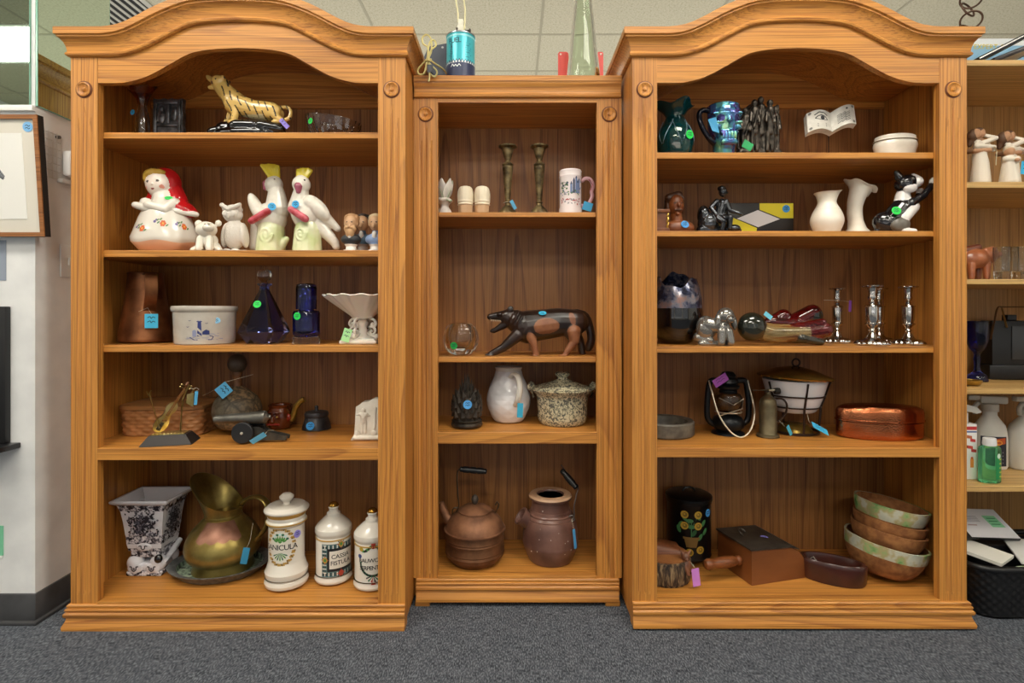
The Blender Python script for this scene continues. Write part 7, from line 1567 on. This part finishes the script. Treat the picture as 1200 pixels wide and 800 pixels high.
# stacked bowls
t = NT('painted_cork'); v = t.coord(); f_ = t.noise(v, 13, 3, .6); c = t.ramp(f_, [(.36, '#4a8a44'), (.43, '#8ea56a'), (.49, '#a99a6c'), (.56, '#b9b8a4'), (.66, '#a9aea0')]); t.set(col=c, rough=.75); t.bump(t.noise(v, 80, 4), .4, .002); PCK = t.m
ckm = speck('#7a4a24', '#a26c3c', 40, .8, bump=.5)
def bowl(px, py, Y, R0, hgt, tilt, band, lab, zoff):
    it = Item('cork_bowl', lab, 'bowl', px, R5, Y, 0, 'stacked cork bowls'); it.root.location.z = R5 + zoff * MB.S; it.root.rotation_euler = (0, tilt, .0)
    prof = sprof([(R0 * .42, 0), (R0 * .62, 2), (R0 * .82, hgt * .3), (R0 * .95, hgt * .65), (R0, hgt)], 4); nb_ = len(prof)
    b = MB(); inn = [(r - 2.4, max(z_ , 3)) for r, z_ in reversed(prof)]
    ms = [ckm if z_ < hgt * (1 - band) else PCK for r, z_ in prof[:-1]] + [PCK if band else ckm] + [ckm] * len(inn)
    b.lathe([(0, 0)] + prof + inn + [(0, 3)], ckm, 60, mats=[ckm] + ms, fn=lambda r, z_, a: r * (1 + .012 * math.sin(7 * a))); b.build('bowl_body', it.root, 50)
Yb0 = .168
bowl(1031.4, 0, Yb0, 42.5, 38, .18, .42, 'lowest cork bowl, green and white painted rim over a bare brown base', 4.8)
bowl(1035.6, 0, Yb0, 38, 28, .18, 0, 'plain brown cork bowl, second from the bottom of the stack', 29)
bowl(1037.6, 0, Yb0, 37, 26, .18, 0, 'plain brown cork bowl, just under the top bowl of the stack', 42)
bowl(1038.8, 0, Yb0, 37.5, 30, .18, .62, 'topmost cork bowl, broad green and white painted rim', 55)
# ================= light oak shelf unit on the right, basket, and the column's wall items =================
YU, YUB = .10, .49; KU = mpp(YU); zu = lambda py: H - (py - CY) * KU
LOX = oak('x', '#b98a4a', '#d2a868', '#dcb878', 6, name='light_oak'); LOZ = oak('z', '#a5763c', '#b98a50', '#c49a5e', 6, name='light_oak')
UX0, UX1 = 1.535, 2.45
SU = [zu(70), zu(213), zu(327), zu(455), zu(569)]
MB.S = 1.0
r = thing('shelf_unit', 'pale oak open shelf unit partly hidden behind the right bookcase', 'shelf unit', ((UX0 + UX1) / 2, YU, 0)); L = Vector(r.location)
for k, (zt, th_) in enumerate(zip(SU, (.021, .021, .018, .02, .022))):
    b = MB(); b.box((UX0 + .0205, YU, zt - th_), (UX1 - .0205, YUB - .011, zt), LOX, bev=.002); b.xform(Matrix.Translation(-L)); b.build('shelf', r, 0)
for xa in (UX0, UX1 - .02): b = MB(); b.box((xa, YU, 0.001), (xa + .02, YUB, SU[0]), LOZ); b.xform(Matrix.Translation(-L)); b.build('side_panel', r, 0)
b = MB(); b.box((UX0, YUB - .01, 0.001), (UX1, YUB, SU[0] - .001), LOZ) if False else b.box((UX0 + .0205, YUB - .0105, .001), (UX1 - .0205, YUB, SU[0]), LOZ); b.xform(Matrix.Translation(-L)); b.build('back_panel', r, 0)
# ---- on top of the unit
it = Item('book', 'blue book with yellow title letters standing on top of the pale shelf unit', 'book', 1178, SU[0], YU + .3); P = it.p
b = MB(); b.box((-46, 0, 0), (40, 5, it.Z(45.5)), plain('#8fbfe0', .4)); b.box((-45, .6, .5), (39, 4.4, it.Z(46) + .5), plain('#e8e6e0', .7)); b.build('cover', it.root, 0)
b = MB(); g = lambda u, v, l=0: Vector((u, -.1 - l, v)); dab(b, g, [(-46, it.Z(54)), (40, it.Z(54)), (40, it.Z(45.6)), (-46, it.Z(45.6))], plain('#e9eef2', .5), .1)
dab_text(b, g, 'EXPERT C', -19, it.Z(55.5), 8, plain('#d8c51e', .5), 0, .3, .02, 1.05); b.build('cover_title', it.root, 0)
def lean_frame(px0, py0, px1, py1, Y, lab, fw, col):
    it = Item('picture_frame', lab, 'picture frame', px0, SU[0], Y); P = it.p
    a = math.atan2(py0 - py1, px1 - px0); it.root.rotation_euler = (0, -a, 0)
    zb = (it.py0 - py0); it.root.location = (px_x(px0, Y), Y, SU[0] + .004)
    Lh = 110
    b = MB(); m_ = plain(col, .3)
    b.box((0, 0, .5), (Lh, 7, 5.5), m_, bev=.8); b.box((0, 75, .5), (Lh, 82, 5.5), m_, bev=.8); b.box((0, 7, .5), (7, 75, 5.5), m_, bev=.8); b.box((Lh - 7, 7, .5), (Lh, 75, 5.5), m_, bev=.8); b.build('frame', it.root)
    if 'silver edge' in lab: b = MB(); b.box((.5, -.4, 3), (Lh - .5, -.02, 4.2), plain('#d8d6d0', .3, .4)); b.build('silver_edge', it.root, 0)
    b = MB(); b.box((7, 7, 1), (Lh - 7, 75, 2.4), plain('#d9cdb8', .7)); b.build('backing_board', it.root, 0)
lean_frame(1149, 69, 1200, 43, YU + .02, 'black picture frame with a silver edge leaning on top of the pale shelf unit, uppermost', 5, '#1c1c1e')
lean_frame(1167, 69, 1200, 56, YU + .025, 'dark picture frame lying under the silver-rimmed one on the pale shelf unit', 5, '#2b2524')
# ---- figurines
yA = YU + .1
skn, hr2, cr2, br2, ht = plain('#b98a66', .6), plain('#5e3f28', .6), plain('#e6dccb', .6), plain('#8d6a4e', .6), plain('#c9b79c', .6)
def couple(px, dy, lab, Y):
    it = Item('couple_figurine', lab, 'figurine', px, SU[1], Y); P = lambda x, y, d=0: it.p(px + x, y + dy, d)
    pr = [('c', P(2, 214), P(2, 192), 10, 8, 2), ('c', P(2, 192), P(0, 178), 8, 6.5, 2), ('c', P(0, 178), P(0, 170), 6.5, 5, 2), ('e', P(-5, 158, -2), (5, 5, 6), None, 0), ('e', P(-7, 159, 0), (6, 5.5, 7.5), (0, .25, 0), 1), ('c', P(-8, 163, 1), P(-9, 170, 2), 4, 2.4, 1),
          ('c', P(9, 214, 8), P(9, 180, 8), 6.5, 6.5, 3), ('c', P(9, 180, 8), P(7, 166, 7), 6.5, 6, 3), ('e', P(6, 155, 5), (5, 5, 6), None, 0), ('e', P(5, 152.5, 6), (5.4, 5.2, 4.6), None, 1), ('c', P(-3, 168, -3), P(-8, 173, -6), 3, 2.6, 2), ('c', P(-8, 173, -6), P(14, 174, -5), 2.8, 2.2, 2), ('c', P(4, 168, -1), P(20, 162, 0), 3, 2.6, 2), ('c', P(20, 162, 0), P(10, 157, 5), 2.6, 2, 2), ('c', P(12, 168, 4), P(16, 176, -1), 3, 2.6, 2), ('c', P(-8, 178, -4), P(8, 178, -6), 2.6, 2.2, 0), ('c', P(-9, 177, 4), P(-8, 178, -4), 3, 2.6, 3)]
    sculpt(pr, .9, [skn, hr2, cr2, br2], 3).build('figures', it.root); return it
it = couple(1147, 0, 'cream figurine of an embracing couple next to the right bookcase', yA)
b = MB(); b.tube([it.p(1158, 174, -8), it.p(1161, 180, -8), it.p(1160, 196, -8)], .5, plain('#d8cfae', .8), 5); b.build('tag_string', it.root)
it = couple(1182, 3, 'cream figurine of an embracing couple behind the single cream child figurine', yA + .05)
price_tag(it.root, it.p(1197, 176, -14), 11, 16, (0, .2, 0), '#d06fc8', 'pink', None, False)
it = Item('child_figurine', 'small cream figurine of a single figure with folded arms, in front of a couple', 'figurine', 1183, SU[1], YU + .045); P = it.p
sculpt([('c', P(1183, 213), P(1182, 196), 10, 7, 2), ('c', P(1182, 196), P(1183, 187), 7, 5.5, 2), ('e', P(1183, 178.5), (5.4, 5.2, 5), None, 0), ('e', P(1184, 176, 2), (5.8, 5.4, 4.4), None, 4), ('c', P(1176, 187, -2), P(1184, 189, -7), 3, 2.4, 2), ('c', P(1190, 187, -2), P(1186, 191, -7), 3.6, 2.6, 2), ('e', P(1184, 190, -9), (3, 2, 2), None, 0)], .8, [skn, hr2, cr2, br2, ht], 3).build('figure', it.root)
price_tag(it.root, P(1196, 199, -7), 12, 15, (0, .1, 0), '#36b4e6', 'blue')
# ---- terracotta animal and tumblers
it = Item('terracotta_animal', 'shiny terracotta animal vessel with a pointed snout, next to the bookcase', 'figurine', 1144, SU[2], YU + .09); P = it.p
tcc, tcd2 = speck('#8a4a2c', '#b06a44', 20, .3, coat=.2), speck('#5a2c1a', '#7c4028', 30, .35)
pr = [('e', P(1141, 304), (17, 13, 12), None, 0), ('e', P(1155, 301, -2), (10, 9, 9.5), None, 0), ('c', P(1160, 303, -3), P(1169, 302, -4), 5, 2.2, 0), ('c', P(1152, 294, -4), P(1160, 291, -4), 3, 1.6, 0), ('c', P(1146, 294, 4), P(1150, 288, 4), 3, 1.6, 0), ('c', P(1130, 294), P(1146, 290), 5, 4, 1), ('e', P(1157, 298, -11), (1.6, 1.8, 1.6), None, -2)]
for x, y in ((1133, -6), (1151, -6), (1135, 8), (1153, 8)): pr.append(('c', P(x, 310, y), P(x, 326, y), 4.4, 3.4, 0))
sculpt(pr, .9, [tcc, tcd2], 2).build('animal_body', it.root)
def tumbler(px, Y, lab):
    it = Item('glass_tumbler', lab, 'tumbler', px, SU[2], Y, 0, 'clear tumblers'); ct = glass('#eceeec', .02)
    b = MB(); b.lathe(it.pr((0, it.py0), (9.6, it.py0), (10, it.py0 - 1), (11, 291), (10.7, 290), (10.2, 291), (9.3, 318), (0, 319)), ct, 40, fn=lambda r, z, a: r * (1 + (.02 * math.sin(16 * a) if 2 < z < 30 else 0))); b.build('tumbler_glass', it.root, 40); return it
tumbler(1174, YU + .028, 'clear glass tumbler nearest the terracotta animal')
it = tumbler(1195, YU + .07, 'clear glass tumbler with a blue sticker at the picture edge'); sticker(it.root, it.p(1197, 301, -11), (0, -1, 0), 4.2, '#4fa6e0')
tumbler(1183, YU + .17, 'clear glass tumbler standing behind two others')
# ---- goblet and black case
it = Item('blue_goblet', 'dark blue pressed glass goblet on the pale shelf unit', 'goblet', 1145, SU[3], ydepth(SU[3], 444) - .07); P = it.p
cb2 = glass('#3b48b8', .03)
b = MB(); b.lathe(it.pr((0, it.py0), (13.5, it.py0), (14, it.py0 - 1), (12, 440), (5, 436), (3.4, 428), (4.6, 421), (3.4, 416), (5, 413), (10, 408), (13.6, 400), (14.4, 390), (15.4, 377), (15, 376.4), (13.6, 390), (12.6, 399), (8, 408), (0, 411)), cb2, 48, fn=lambda r, z, a: r * (1 + (.02 * math.sin(20 * a) if z > it.Z(405) else 0))); b.build('goblet_glass', it.root, 40)
it = Item('camera_case', 'black box camera with a folded carrying strap beside the blue goblet', 'camera', 1192, SU[3], ydepth(SU[3], 444) - .03, -.15); P = it.p
blx = plain('#121214', .45); gyx = plain('#3a3c3e', .35)
b = MB(); b.box((-26, 0, 0), (30, 22, it.Z(376)), blx, bev=1.5); b.box((-30, -2, 0), (34, 24, 17), blx, bev=1.5); b.box((-6, -1.2, 24), (28, .5, it.Z(382)), gyx, bev=.6); b.build('camera_body', it.root)
b = MB(); b.box((-6, 6, it.Z(376)), (4, 16, it.Z(369)), blx, bev=.8); b.build('winding_knob', it.root)
b = MB(); b.tube(spline([P(1163, 398, -2), P(1168, 378, 0), P(1173, 361, 2), P(1180, 360, 2), P(1212, 360, 3)], 4), 1, plain('#6a4a2a', .6), 6, flat=(1.6, .7)); b.tube([P(1176, 361, 0), P(1180, 384, -2)], 1.1, plain('#b08a52', .5), 6); b.build('carrying_strap', it.root)
it = Item('brass_dish', 'small brass dish lying at the front edge below the blue goblet', 'dish', 1138, SU[3], ydepth(SU[3], 453) + .03); P = it.p
b = MB(); b.lathe([(0, 0), (6, 0), (9, 2), (10.4, 6), (9.8, 6.4), (7, 3), (0, 1.4)], speck('#9a7c38', '#c4a65a', 20, .3, .85), 36); b.build('dish_body', it.root)
it = Item('toy_ball', 'small red and white ball in front of the black box camera', 'ball', 1198, SU[3], ydepth(SU[3], 440) - .02); b = MB(); b.ell((0, 0, 6.2), 6, plain('#e6e0d4', .4)); b.lathe([(6.05, 4.2), (6.25, 6.2), (6.05, 8.2)], plain('#b03a24', .4), 24); b.build('ball_body', it.root)
# ---- cleaning bottles
yD = lambda py: ydepth(SU[4], py)
plw, ply = plain('#dcd8cf', .35), plain('#c9c4b8', .35)
def spray(px, Y, lab, lc, sw, rz, lab2, zz0):
    it = Item('spray_bottle', lab, 'spray bottle', px, SU[4], Y, rz); z = zz0
    b = MB(); body = [(.0, 0), (.92, 0), (1, 3), (1, 30), (.97, 42), (.86, 50), (.62, 56), (.42, 61), (.4, 68), (0, 68)]
    b.lathe([(r * sw, z_) for r, z_ in body], plw, 40, sy=.62); b.build('bottle_body', it.root, 40)
    b = MB(); b.lathe([(8.4, 66), (8.4, 74), (7, 75), (0, 75)], ply, 24); b.box((-11, -5, 75), (16, 5, 84), ply, bev=2); b.box((-22, -3.5, 78), (-10, 3.5, 84), ply, bev=1.5); b.tube(spline([Vector((-9, 0, 77)), Vector((-15, 0, 70)), Vector((-14, 0, 62))], 4), 2.6, ply, 8); b.build('trigger_head', it.root, 40)
    b = MB(); g = wrap(sw + .15, -PI / 2, sy=.62); m0, m1, m2 = lc
    for u0 in range(8): dab(b, g, [(-sw * .8 + u0 * sw * .2, 4), (-sw * .6 + u0 * sw * .2, 4), (-sw * .6 + u0 * sw * .2, 38), (-sw * .8 + u0 * sw * .2, 38)], plain(m0, .4), .15)
    dab(b, g, [(-sw * .6, 26), (sw * .7, 30), (sw * .7, 37), (-sw * .5, 34)], plain(m1, .4), .3); dab_disc(b, g, 1, 31, sw * .4, 3.4, plain(m2, .4), .45)
    for k in range(4): dab_line(b, g, [(-sw * .5, 20 - k * 4), (sw * .5, 20 - k * 4)], 1.2, plain('#c8ccd4', .5), .3)
    b.build('label', it.root, 0)
spray(1160, yD(552) + .05, 'white spray bottle with a dark orange-topped label, behind the green gel bottle', ('#1f2333', '#b9501e', '#e39a3a'), 17, -.3, '', 0)
spray(1208, yD(549) + .01, 'white spray bottle with a teal label at the picture edge', ('#1d5a78', '#2b8aa0', '#3fb0b0'), 27, .1, '', 0)
it = Item('carton', 'white cleaner carton with a red and blue band, against the bookcase', 'carton', 1133, SU[4], yD(562)); P = it.p
b = MB(); b.box((-16, 0, 0), (12, 24, it.Z(497)), plain('#e9e7e4', .45), bev=.5); b.build('carton_body', it.root)
b = MB(); g = lambda u, v, l=0: Vector((u, -.05 - l, v)); 
dab(b, g, [(-16, it.Z(504)), (11.6, it.Z(504)), (11.6, it.Z(500)), (-16, it.Z(500))], plain('#c03030', .5), .1); dab(b, g, [(-16, it.Z(507)), (11.6, it.Z(507)), (11.6, it.Z(505.4)), (-16, it.Z(505.4))], plain('#2f4a8c', .5), .1)
for x, y, c_ in ((3, 512, '#b8603a'), (7, 516, '#c03a3a'), (4, 524, '#c8463c'), (8, 528, '#c03a3a'), (-2, 523, '#7a3a34')): dab(b, g, [(x - 3, it.Z(y + 1.6)), (x + 3, it.Z(y + 2.4)), (x + 3, it.Z(y - 1)), (x - 3, it.Z(y - 2))], plain(c_, .5), .1)
dab(b, g, [(4, it.Z(548)), (8, it.Z(548)), (8, it.Z(538)), (4, it.Z(538))], plain('#d98a3a', .5), .1); dab_disc(b, g, 6, it.Z(537), 1.6, 1.6, plain('#c05a2a', .5), .1)
b.build('printed_panel', it.root, 0)
b = MB(); b.lathe([(9, it.Z(497)), (9, it.Z(486)), (7.5, it.Z(484)), (0, it.Z(484))], plw, 24, (0, 12, 0)); b.prism([(-14, it.Z(484)), (10, it.Z(484)), (18, it.Z(486)), (24, it.Z(484.5)), (18, it.Z(478.5)), (6, it.Z(475.5)), (-14, it.Z(476))], 7, 17, plw); b.build('pump_top', it.root, 30)
it = Item('gel_bottle', 'small bottle of green hand gel with a white cap', 'bottle', 1159.5, SU[4], yD(566) + .012); P = it.p
gl_ = NT('green_gel').set(col='#86ecb0', rough=.06, trans=.9, ior=1.33)
b = MB(); b.lathe(sprof([(0, 0), (11, 0), (12.4, 2)], 2) + [(12.4, it.Z(527))] + sprof([(11.6, it.Z(524)), (7, it.Z(521.5)), (6, it.Z(521))], 2) + [(0, it.Z(521))], gl_, 40, sy=.6); b.build('bottle_body', it.root, 40)
b = MB(); b.lathe([(7, it.Z(522)), (7.4, it.Z(520)), (6.8, it.Z(513.5)), (6, it.Z(513)), (0, it.Z(513))], plain('#e9e9ea', .35), 28, sy=.8); b.build('cap', it.root, 30)
b = MB(); g = wrap(12.6, -PI / 2, sy=.6); dab(b, g, [(1, 5), (8, 5), (8, it.Z(531)), (1, it.Z(531))], plain('#1f8a4c', .4), .1); dab_disc(b, g, 5, it.Z(533), 2.6, 3, plain('#dff2e2', .4), .2)
for k in range(5): dab_line(b, g, [(6, 8 + k * 5), (9.5, 8 + k * 5)], 1.6, plain('#d6d84a', .4), .2)
b.build('label', it.root, 0)
# ---- basket on the floor
MB.S = 1.0
BX, BY = 1.868, .2
r = thing('storage_basket', 'black woven plastic basket of papers on the carpet below the pale shelves', 'basket', (BX, BY, .001))
bkp = plain('#121214', .4)
hw_, hd_, hh2 = .285, .16, .185
ringb = resample(rrect(2 * hw_, 2 * hd_, .075, 10, -hd_), 300); rows = []; NB = 11
for r_ in range(NB):
    z0, z1 = .006 + (hh2 - .03) * r_ / NB, .006 + (hh2 - .03) * (r_ + 1) / NB
    for zz, am in ((z0 + .0003, 0), (z0 + .003, .8), ((z0 + z1) / 2, 1), (z1 - .003, .8), (z1 - .0003, 0)):
        rows.append([Vector((x * (.93 + .07 * zz / hh2) + x / math.hypot(x, y) * .0028 * am * math.sin(2 * PI * k / 300 * 50 + PI * r_), y * (.93 + .07 * zz / hh2) + y / math.hypot(x, y) * .0028 * am * math.sin(2 * PI * k / 300 * 50 + PI * r_), zz)) for k, (x, y) in enumerate(ringb)])
b = MB(); b.grid(rows, bkp, closed_u=True); inr = [[Vector((v.x * .975, v.y * .955, v.z)) for v in rows[0]], [Vector((v.x * .975, v.y * .955, v.z)) for v in rows[-1]]]
b.grid(inr, bkp, closed_u=True); b.add([Vector((v.x, v.y, .003)) for v in rows[0]], [tuple(range(300))], bkp); b.build('basket_body', r, 50)
b = MB(); b.tube([Vector((x * 1.0, y * 1.0, hh2 - .012)) for x, y in ringb[::3]], .011, bkp, 10, closed=True); b.build('rolled_rim', r)
def slab(name, lab, cat, c_, size, rot, mats_):
    o = thing(name, lab, cat, c_, 0, None, rot); b = MB(); sx_, sy_, sz_ = size; b.box((-sx_ / 2, -sy_ / 2, 0), (sx_ / 2, sy_ / 2, sz_), mats_, bev=min(.001, sz_ / 4)); b.build(name + '_body' if name != 'paper_pad' else 'pages', o, 0); return o
o = slab('paper_pad', 'thick pad of blank white paper lying tilted in the black basket', 'paper pad', (1.715, .172, .172), (.14, .14, .012), (.1, .04, .6), plain('#e9e6dc', .7))
o = slab('booklet', 'white booklet at the picture edge in the black basket', 'booklet', (1.905, .175, .172), (.13, .16, .006), (.2, -.05, -.4), plain('#dddcd8', .6))
o = thing('media_case', 'black media case showing its white printed sleeve with a green sticker', 'media case', (1.80, .30, .225), 0, None, (.5, .03, .0))
b = MB(); b.box((-.10, -.07, 0), (.115, .07, .013), plain('#111318', .4), bev=.002); b.build('case_body', o, 30)
b = MB(); b.box((-.07, -.068, .0131), (.113, .068, .0142), plain('#e4e3e8', .5)); b.build('printed_sleeve', o, 0)
b = MB(); g = lambda u, v, l=0: Vector((u, v, .0143 + l)); MB.S = 1.0
dab(b, g, [(.045, -.02), (.095, -.02), (.09, .035), (.04, .035)], plain('#8fd8a8', .6), .0002)
for k in range(5): dab_line(b, g, [(-.05, .03 - k * .006), (.015, .03 - k * .006)], .002, plain('#9a9aa4', .6), .0002)
for k in range(3): dab_line(b, g, [(.05, .022 - k * .014), (.085, .022 - k * .014)], .004, plain('#3d8f5c', .6), .0004)
dab_line(b, g, [(-.045, -.012), (-.01, -.012)], .004, plain('#b08a8a', .6), .0002); b.build('sleeve_print', o, 0)
b = MB(); b.lathe([(0, 0), (.022, 0), (.024, .004), (.02, .006), (0, .006)], plain('#4a4a50', .4), 32, (-.087, 0, .012), sx=.55, sy=2.2); b.build('oval_grip', o)
o = slab('box_lid', 'black cardboard box standing in the back of the basket under the media case', 'box', (1.82, .29, .02), (.34, .09, .15), (0, 0, 0), plain('#17171a', .5))
o = slab('leaflet', 'green and white leaflet tucked in the front of the black basket', 'leaflet', (1.80, .075, .1), (.1, .004, .07), (-.1, 0, .1), speck('#d8e2d0', '#7fae3a', 14, .5))

# ---- chain of rings hanging by the right bookcase
o = MB(); zc_ = H - (38 - CY) * mpp(-.02) + .016; rg = plain('#5a4538', .45, .6); z_ = zc_ + .026; X_ = px_x(1134, .05)
b = MB(); k = 0
while z_ < HC - .03:
    R_ = .03; th_ = (.25, -.55, .4, -.7)[k % 4]; tl_ = (1.0, .45, .9, .5)[k % 4]
    a_ = Vector((math.cos(th_), math.sin(th_), 0)); u_ = Vector((-math.sin(th_) * math.cos(tl_) * 0, 0, 1))
    w_ = Vector((-math.sin(th_), math.cos(th_), 0)) * (.5, -.45, .35, -.5)[k % 4] + Vector((0, 0, .9)); w_.normalize()
    b.tube([Vector((X_ + (k % 2) * .012, .05, z_)) + a_ * (R_ * math.cos(t_)) + w_ * (R_ * .92 * math.sin(t_)) for t_ in [2 * PI * i / 28 for i in range(28)]], .0032, rg, 8, closed=True); z_ += .036; k += 1
tag(b.build('ring_chain'), 'chain of brown metal rings hanging down to the right bookcase cornice', 'chain')

# ---- things on the white column
fy = CYF
def colw(px, py, Y=None): return at(px, py, CYF if Y is None else Y)
zt_, zb_ = H + (CY - 137) * (D - .012) / F, H - (278 - CY) * 0 + (CY - 278) * (D + .018) / F
fh = zt_ - zb_ + .002; fw_ = .46
xr = px_x(49.5, -.012)
r = thing('framed_print', 'framed print in a brown wooden frame with black sides on the white column', 'picture', (xr - fw_ / 2, .0, zb_), 0, None, (.075, 0, 0)); MB.S = 1.0
fo = oak('x', '#7a4a26', '#9c6436', '#a87040', 6, rough=.35); bkf = plain('#141212', .5); th_ = .022; fb = .014
b = MB()
for lo, hi in (((-fw_ / 2, -.004, 0), (fw_ / 2, 0, fb)), ((-fw_ / 2, -.004, fh - fb), (fw_ / 2, 0, fh)), ((-fw_ / 2, -.004, fb), (-fw_ / 2 + fb, 0, fh - fb)), ((fw_ / 2 - fb, -.004, fb), (fw_ / 2, 0, fh - fb))): b.box(lo, hi, fo)
b.build('frame_face', r, 0)
b = MB()
for lo, hi in (((-fw_ / 2, 0, 0), (fw_ / 2, th_, .006)), ((-fw_ / 2, 0, fh - .006), (fw_ / 2, th_, fh)), ((-fw_ / 2, 0, .006), (-fw_ / 2 + .006, th_, fh - .006)), ((fw_ / 2 - .006, 0, .006), (fw_ / 2, th_, fh - .006))): b.box(lo, hi, bkf)
b.build('frame_sides', r, 0, label='black frame sides')
b = MB(); b.box((-fw_ / 2 + .008, .003, .008), (fw_ / 2 - .008, .006, fh - .008), plain('#d9d3c6', .7)); b.build('mat_board', r, 0)
b = MB(); mi_ = .058; b.box((-fw_ / 2 + mi_, .0015, mi_), (fw_ / 2 - mi_, .0029, fh - mi_), plain('#e8e6e0', .7))
g = lambda u, v, l=0: Vector((u, .0014 - l, v)); zq = fh * .52; xq = fw_ / 2 - .122
dab(b, g, [(xq - .07, zq + .05), (xq - .02, zq + .022), (xq, zq - .008), (xq - .006, zq - .02), (xq - .03, zq - .004), (xq - .08, zq + .02)], plain('#55565a', .8), .0003)
for k in range(8): dab_line(b, g, [(xq - .07 + k * .008, zq + .04 - k * .004), (xq - .05 + k * .007, zq + .012 - k * .004)], .0016, plain('#a3a4a6', .8), .0006)
b.build('print_sheet', r, 0, label='white sheet with a grey pencil drawing')
MB.S = 1.0
def st_m(parent, loc, r_, col):
    b = MB(); b.lathe([(0, 0), (r_, 0), (r_, .0008), (0, .0008)], plain(col, .6), 24, loc, axis=(0, -1, 0)); g = lambda u, v, l=0: Vector((loc[0] + u, loc[1] - .0009 - l, loc[2] + v))
    for k in range(2): dab_line(b, g, [(-r_ * .5, r_ * (.2 - .5 * k)), (-r_ * .1, r_ * (.4 - .5 * k)), (r_ * .2, r_ * (.05 - .5 * k)), (r_ * .5, r_ * (.3 - .5 * k))], r_ * .13, ink(), .0001)
    b.build('price_sticker', parent, label='round blue price sticker')
st_m(r, (fw_ / 2 - .037, .0025, fh - .038), .0165, '#7fb8e6')
b = MB(); p_ = colw(3, 305); b.box((p_.x - .05, CYF - .002, p_.z - .068), (p_.x + .013, CYF - .0005, p_.z + .068), plain('#8e97a6', .7)); tag(b.build('hanging_notice', smooth=0), 'grey paper notice on the white column below the framed print', 'paper')
xl_ = px_x(13, CYF); z0_ = H - (518 - CY) * mpp(CYF)
b = MB(); b.box((xl_ - .24, CYF - .022, z0_ + .001), (xl_, CYF - .001, H - (359 - CY) * mpp(CYF - .02)), plain('#161618', .45), bev=.002); tag(b.build('black_panel'), 'plain black panel standing on a black ledge against the white column', 'panel')
xl2 = px_x(25, CYF)
b = MB(); b.box((xl2 - .34, CYF - .13, z0_ - .018), (xl2, CYF - .0005, z0_), plain('#17171a', .35), bev=.003); b.prism([(CYF - .10, z0_ - .019), (CYF - .001, z0_ - .019), (CYF - .001, z0_ - .1)], xl2 - .17, xl2 - .15, plain('#17171a', .35), plane='yz'); tag(b.build('wall_shelf'), 'black ledge fixed to the white column under the black panel', 'shelf')
p_ = colw(2, 633); b = MB(); b.box((p_.x - .05, CYF - .003, p_.z - .05), (p_.x + .007, CYF - .0005, p_.z + .05), plain('#7fc9a2', .6)); b.box((p_.x - .05, CYF - .0035, p_.z - .058), (p_.x + .005, CYF - .0008, p_.z - .05), plain('#efefec', .6)); tag(b.build('hanging_slip', smooth=0), 'green paper slip low on the white column, above the dark baseboard', 'paper')
# receding side of the column
ys_ = .165
r = thing('light_switch', 'white light switch plate on the shaded side of the column', 'light switch', (CXR + .0005, ys_, 1.235))
b = MB(); b.box((0, -.036, -.058), (.005, .036, .058), plain('#dcdad6', .4), bev=.002); b.build('switch_plate', r)
b = MB(); b.box((.005, -.007, -.014), (.011, .007, .014), plain('#e6e4e0', .4), bev=.002); b.build('toggle', r)
r = thing('wall_thermostat', 'white plastic wall unit on the shaded side of the column above the light switch', 'wall unit', (CXR + .0005, .19, 1.585))
b = MB(); b.box((0, -.055, -.047), (.034, .1, .047), plain('#e8e6e4', .35), bev=.012); b.build('unit_housing', r)
b = MB(); b.box((0, -.075, -.075), (.022, .12, -.06), plain('#d6d3cf', .45), bev=.003); b.build('lower_ledge', r)
r = thing('wire_rack', 'white wire grid panel on the shaded side of the column beside the wall unit', 'wire rack', (CXR + .001, .085, 1.6))
b = MB(); ww = plain('#d9d7d2', .4)
for k in range(7): b.tube([(.006, -.045, -.08 + k * .026), (.006, .04, -.08 + k * .026)], .0012, ww, 6)
for k in range(6): b.tube([(.0075, -.045 + k * .017, -.085), (.0075, -.045 + k * .017, .082)], .0012, ww, 6)
b.build('wire_grid', r); b = MB(); b.lathe([(0, 0), (.006, 0), (.006, .012), (0, .012)], plain('#6a6a6a', .4, .6), 12, (0, .03, .07), axis=(1, 0, 0)); b.build('mounting_clip', r)
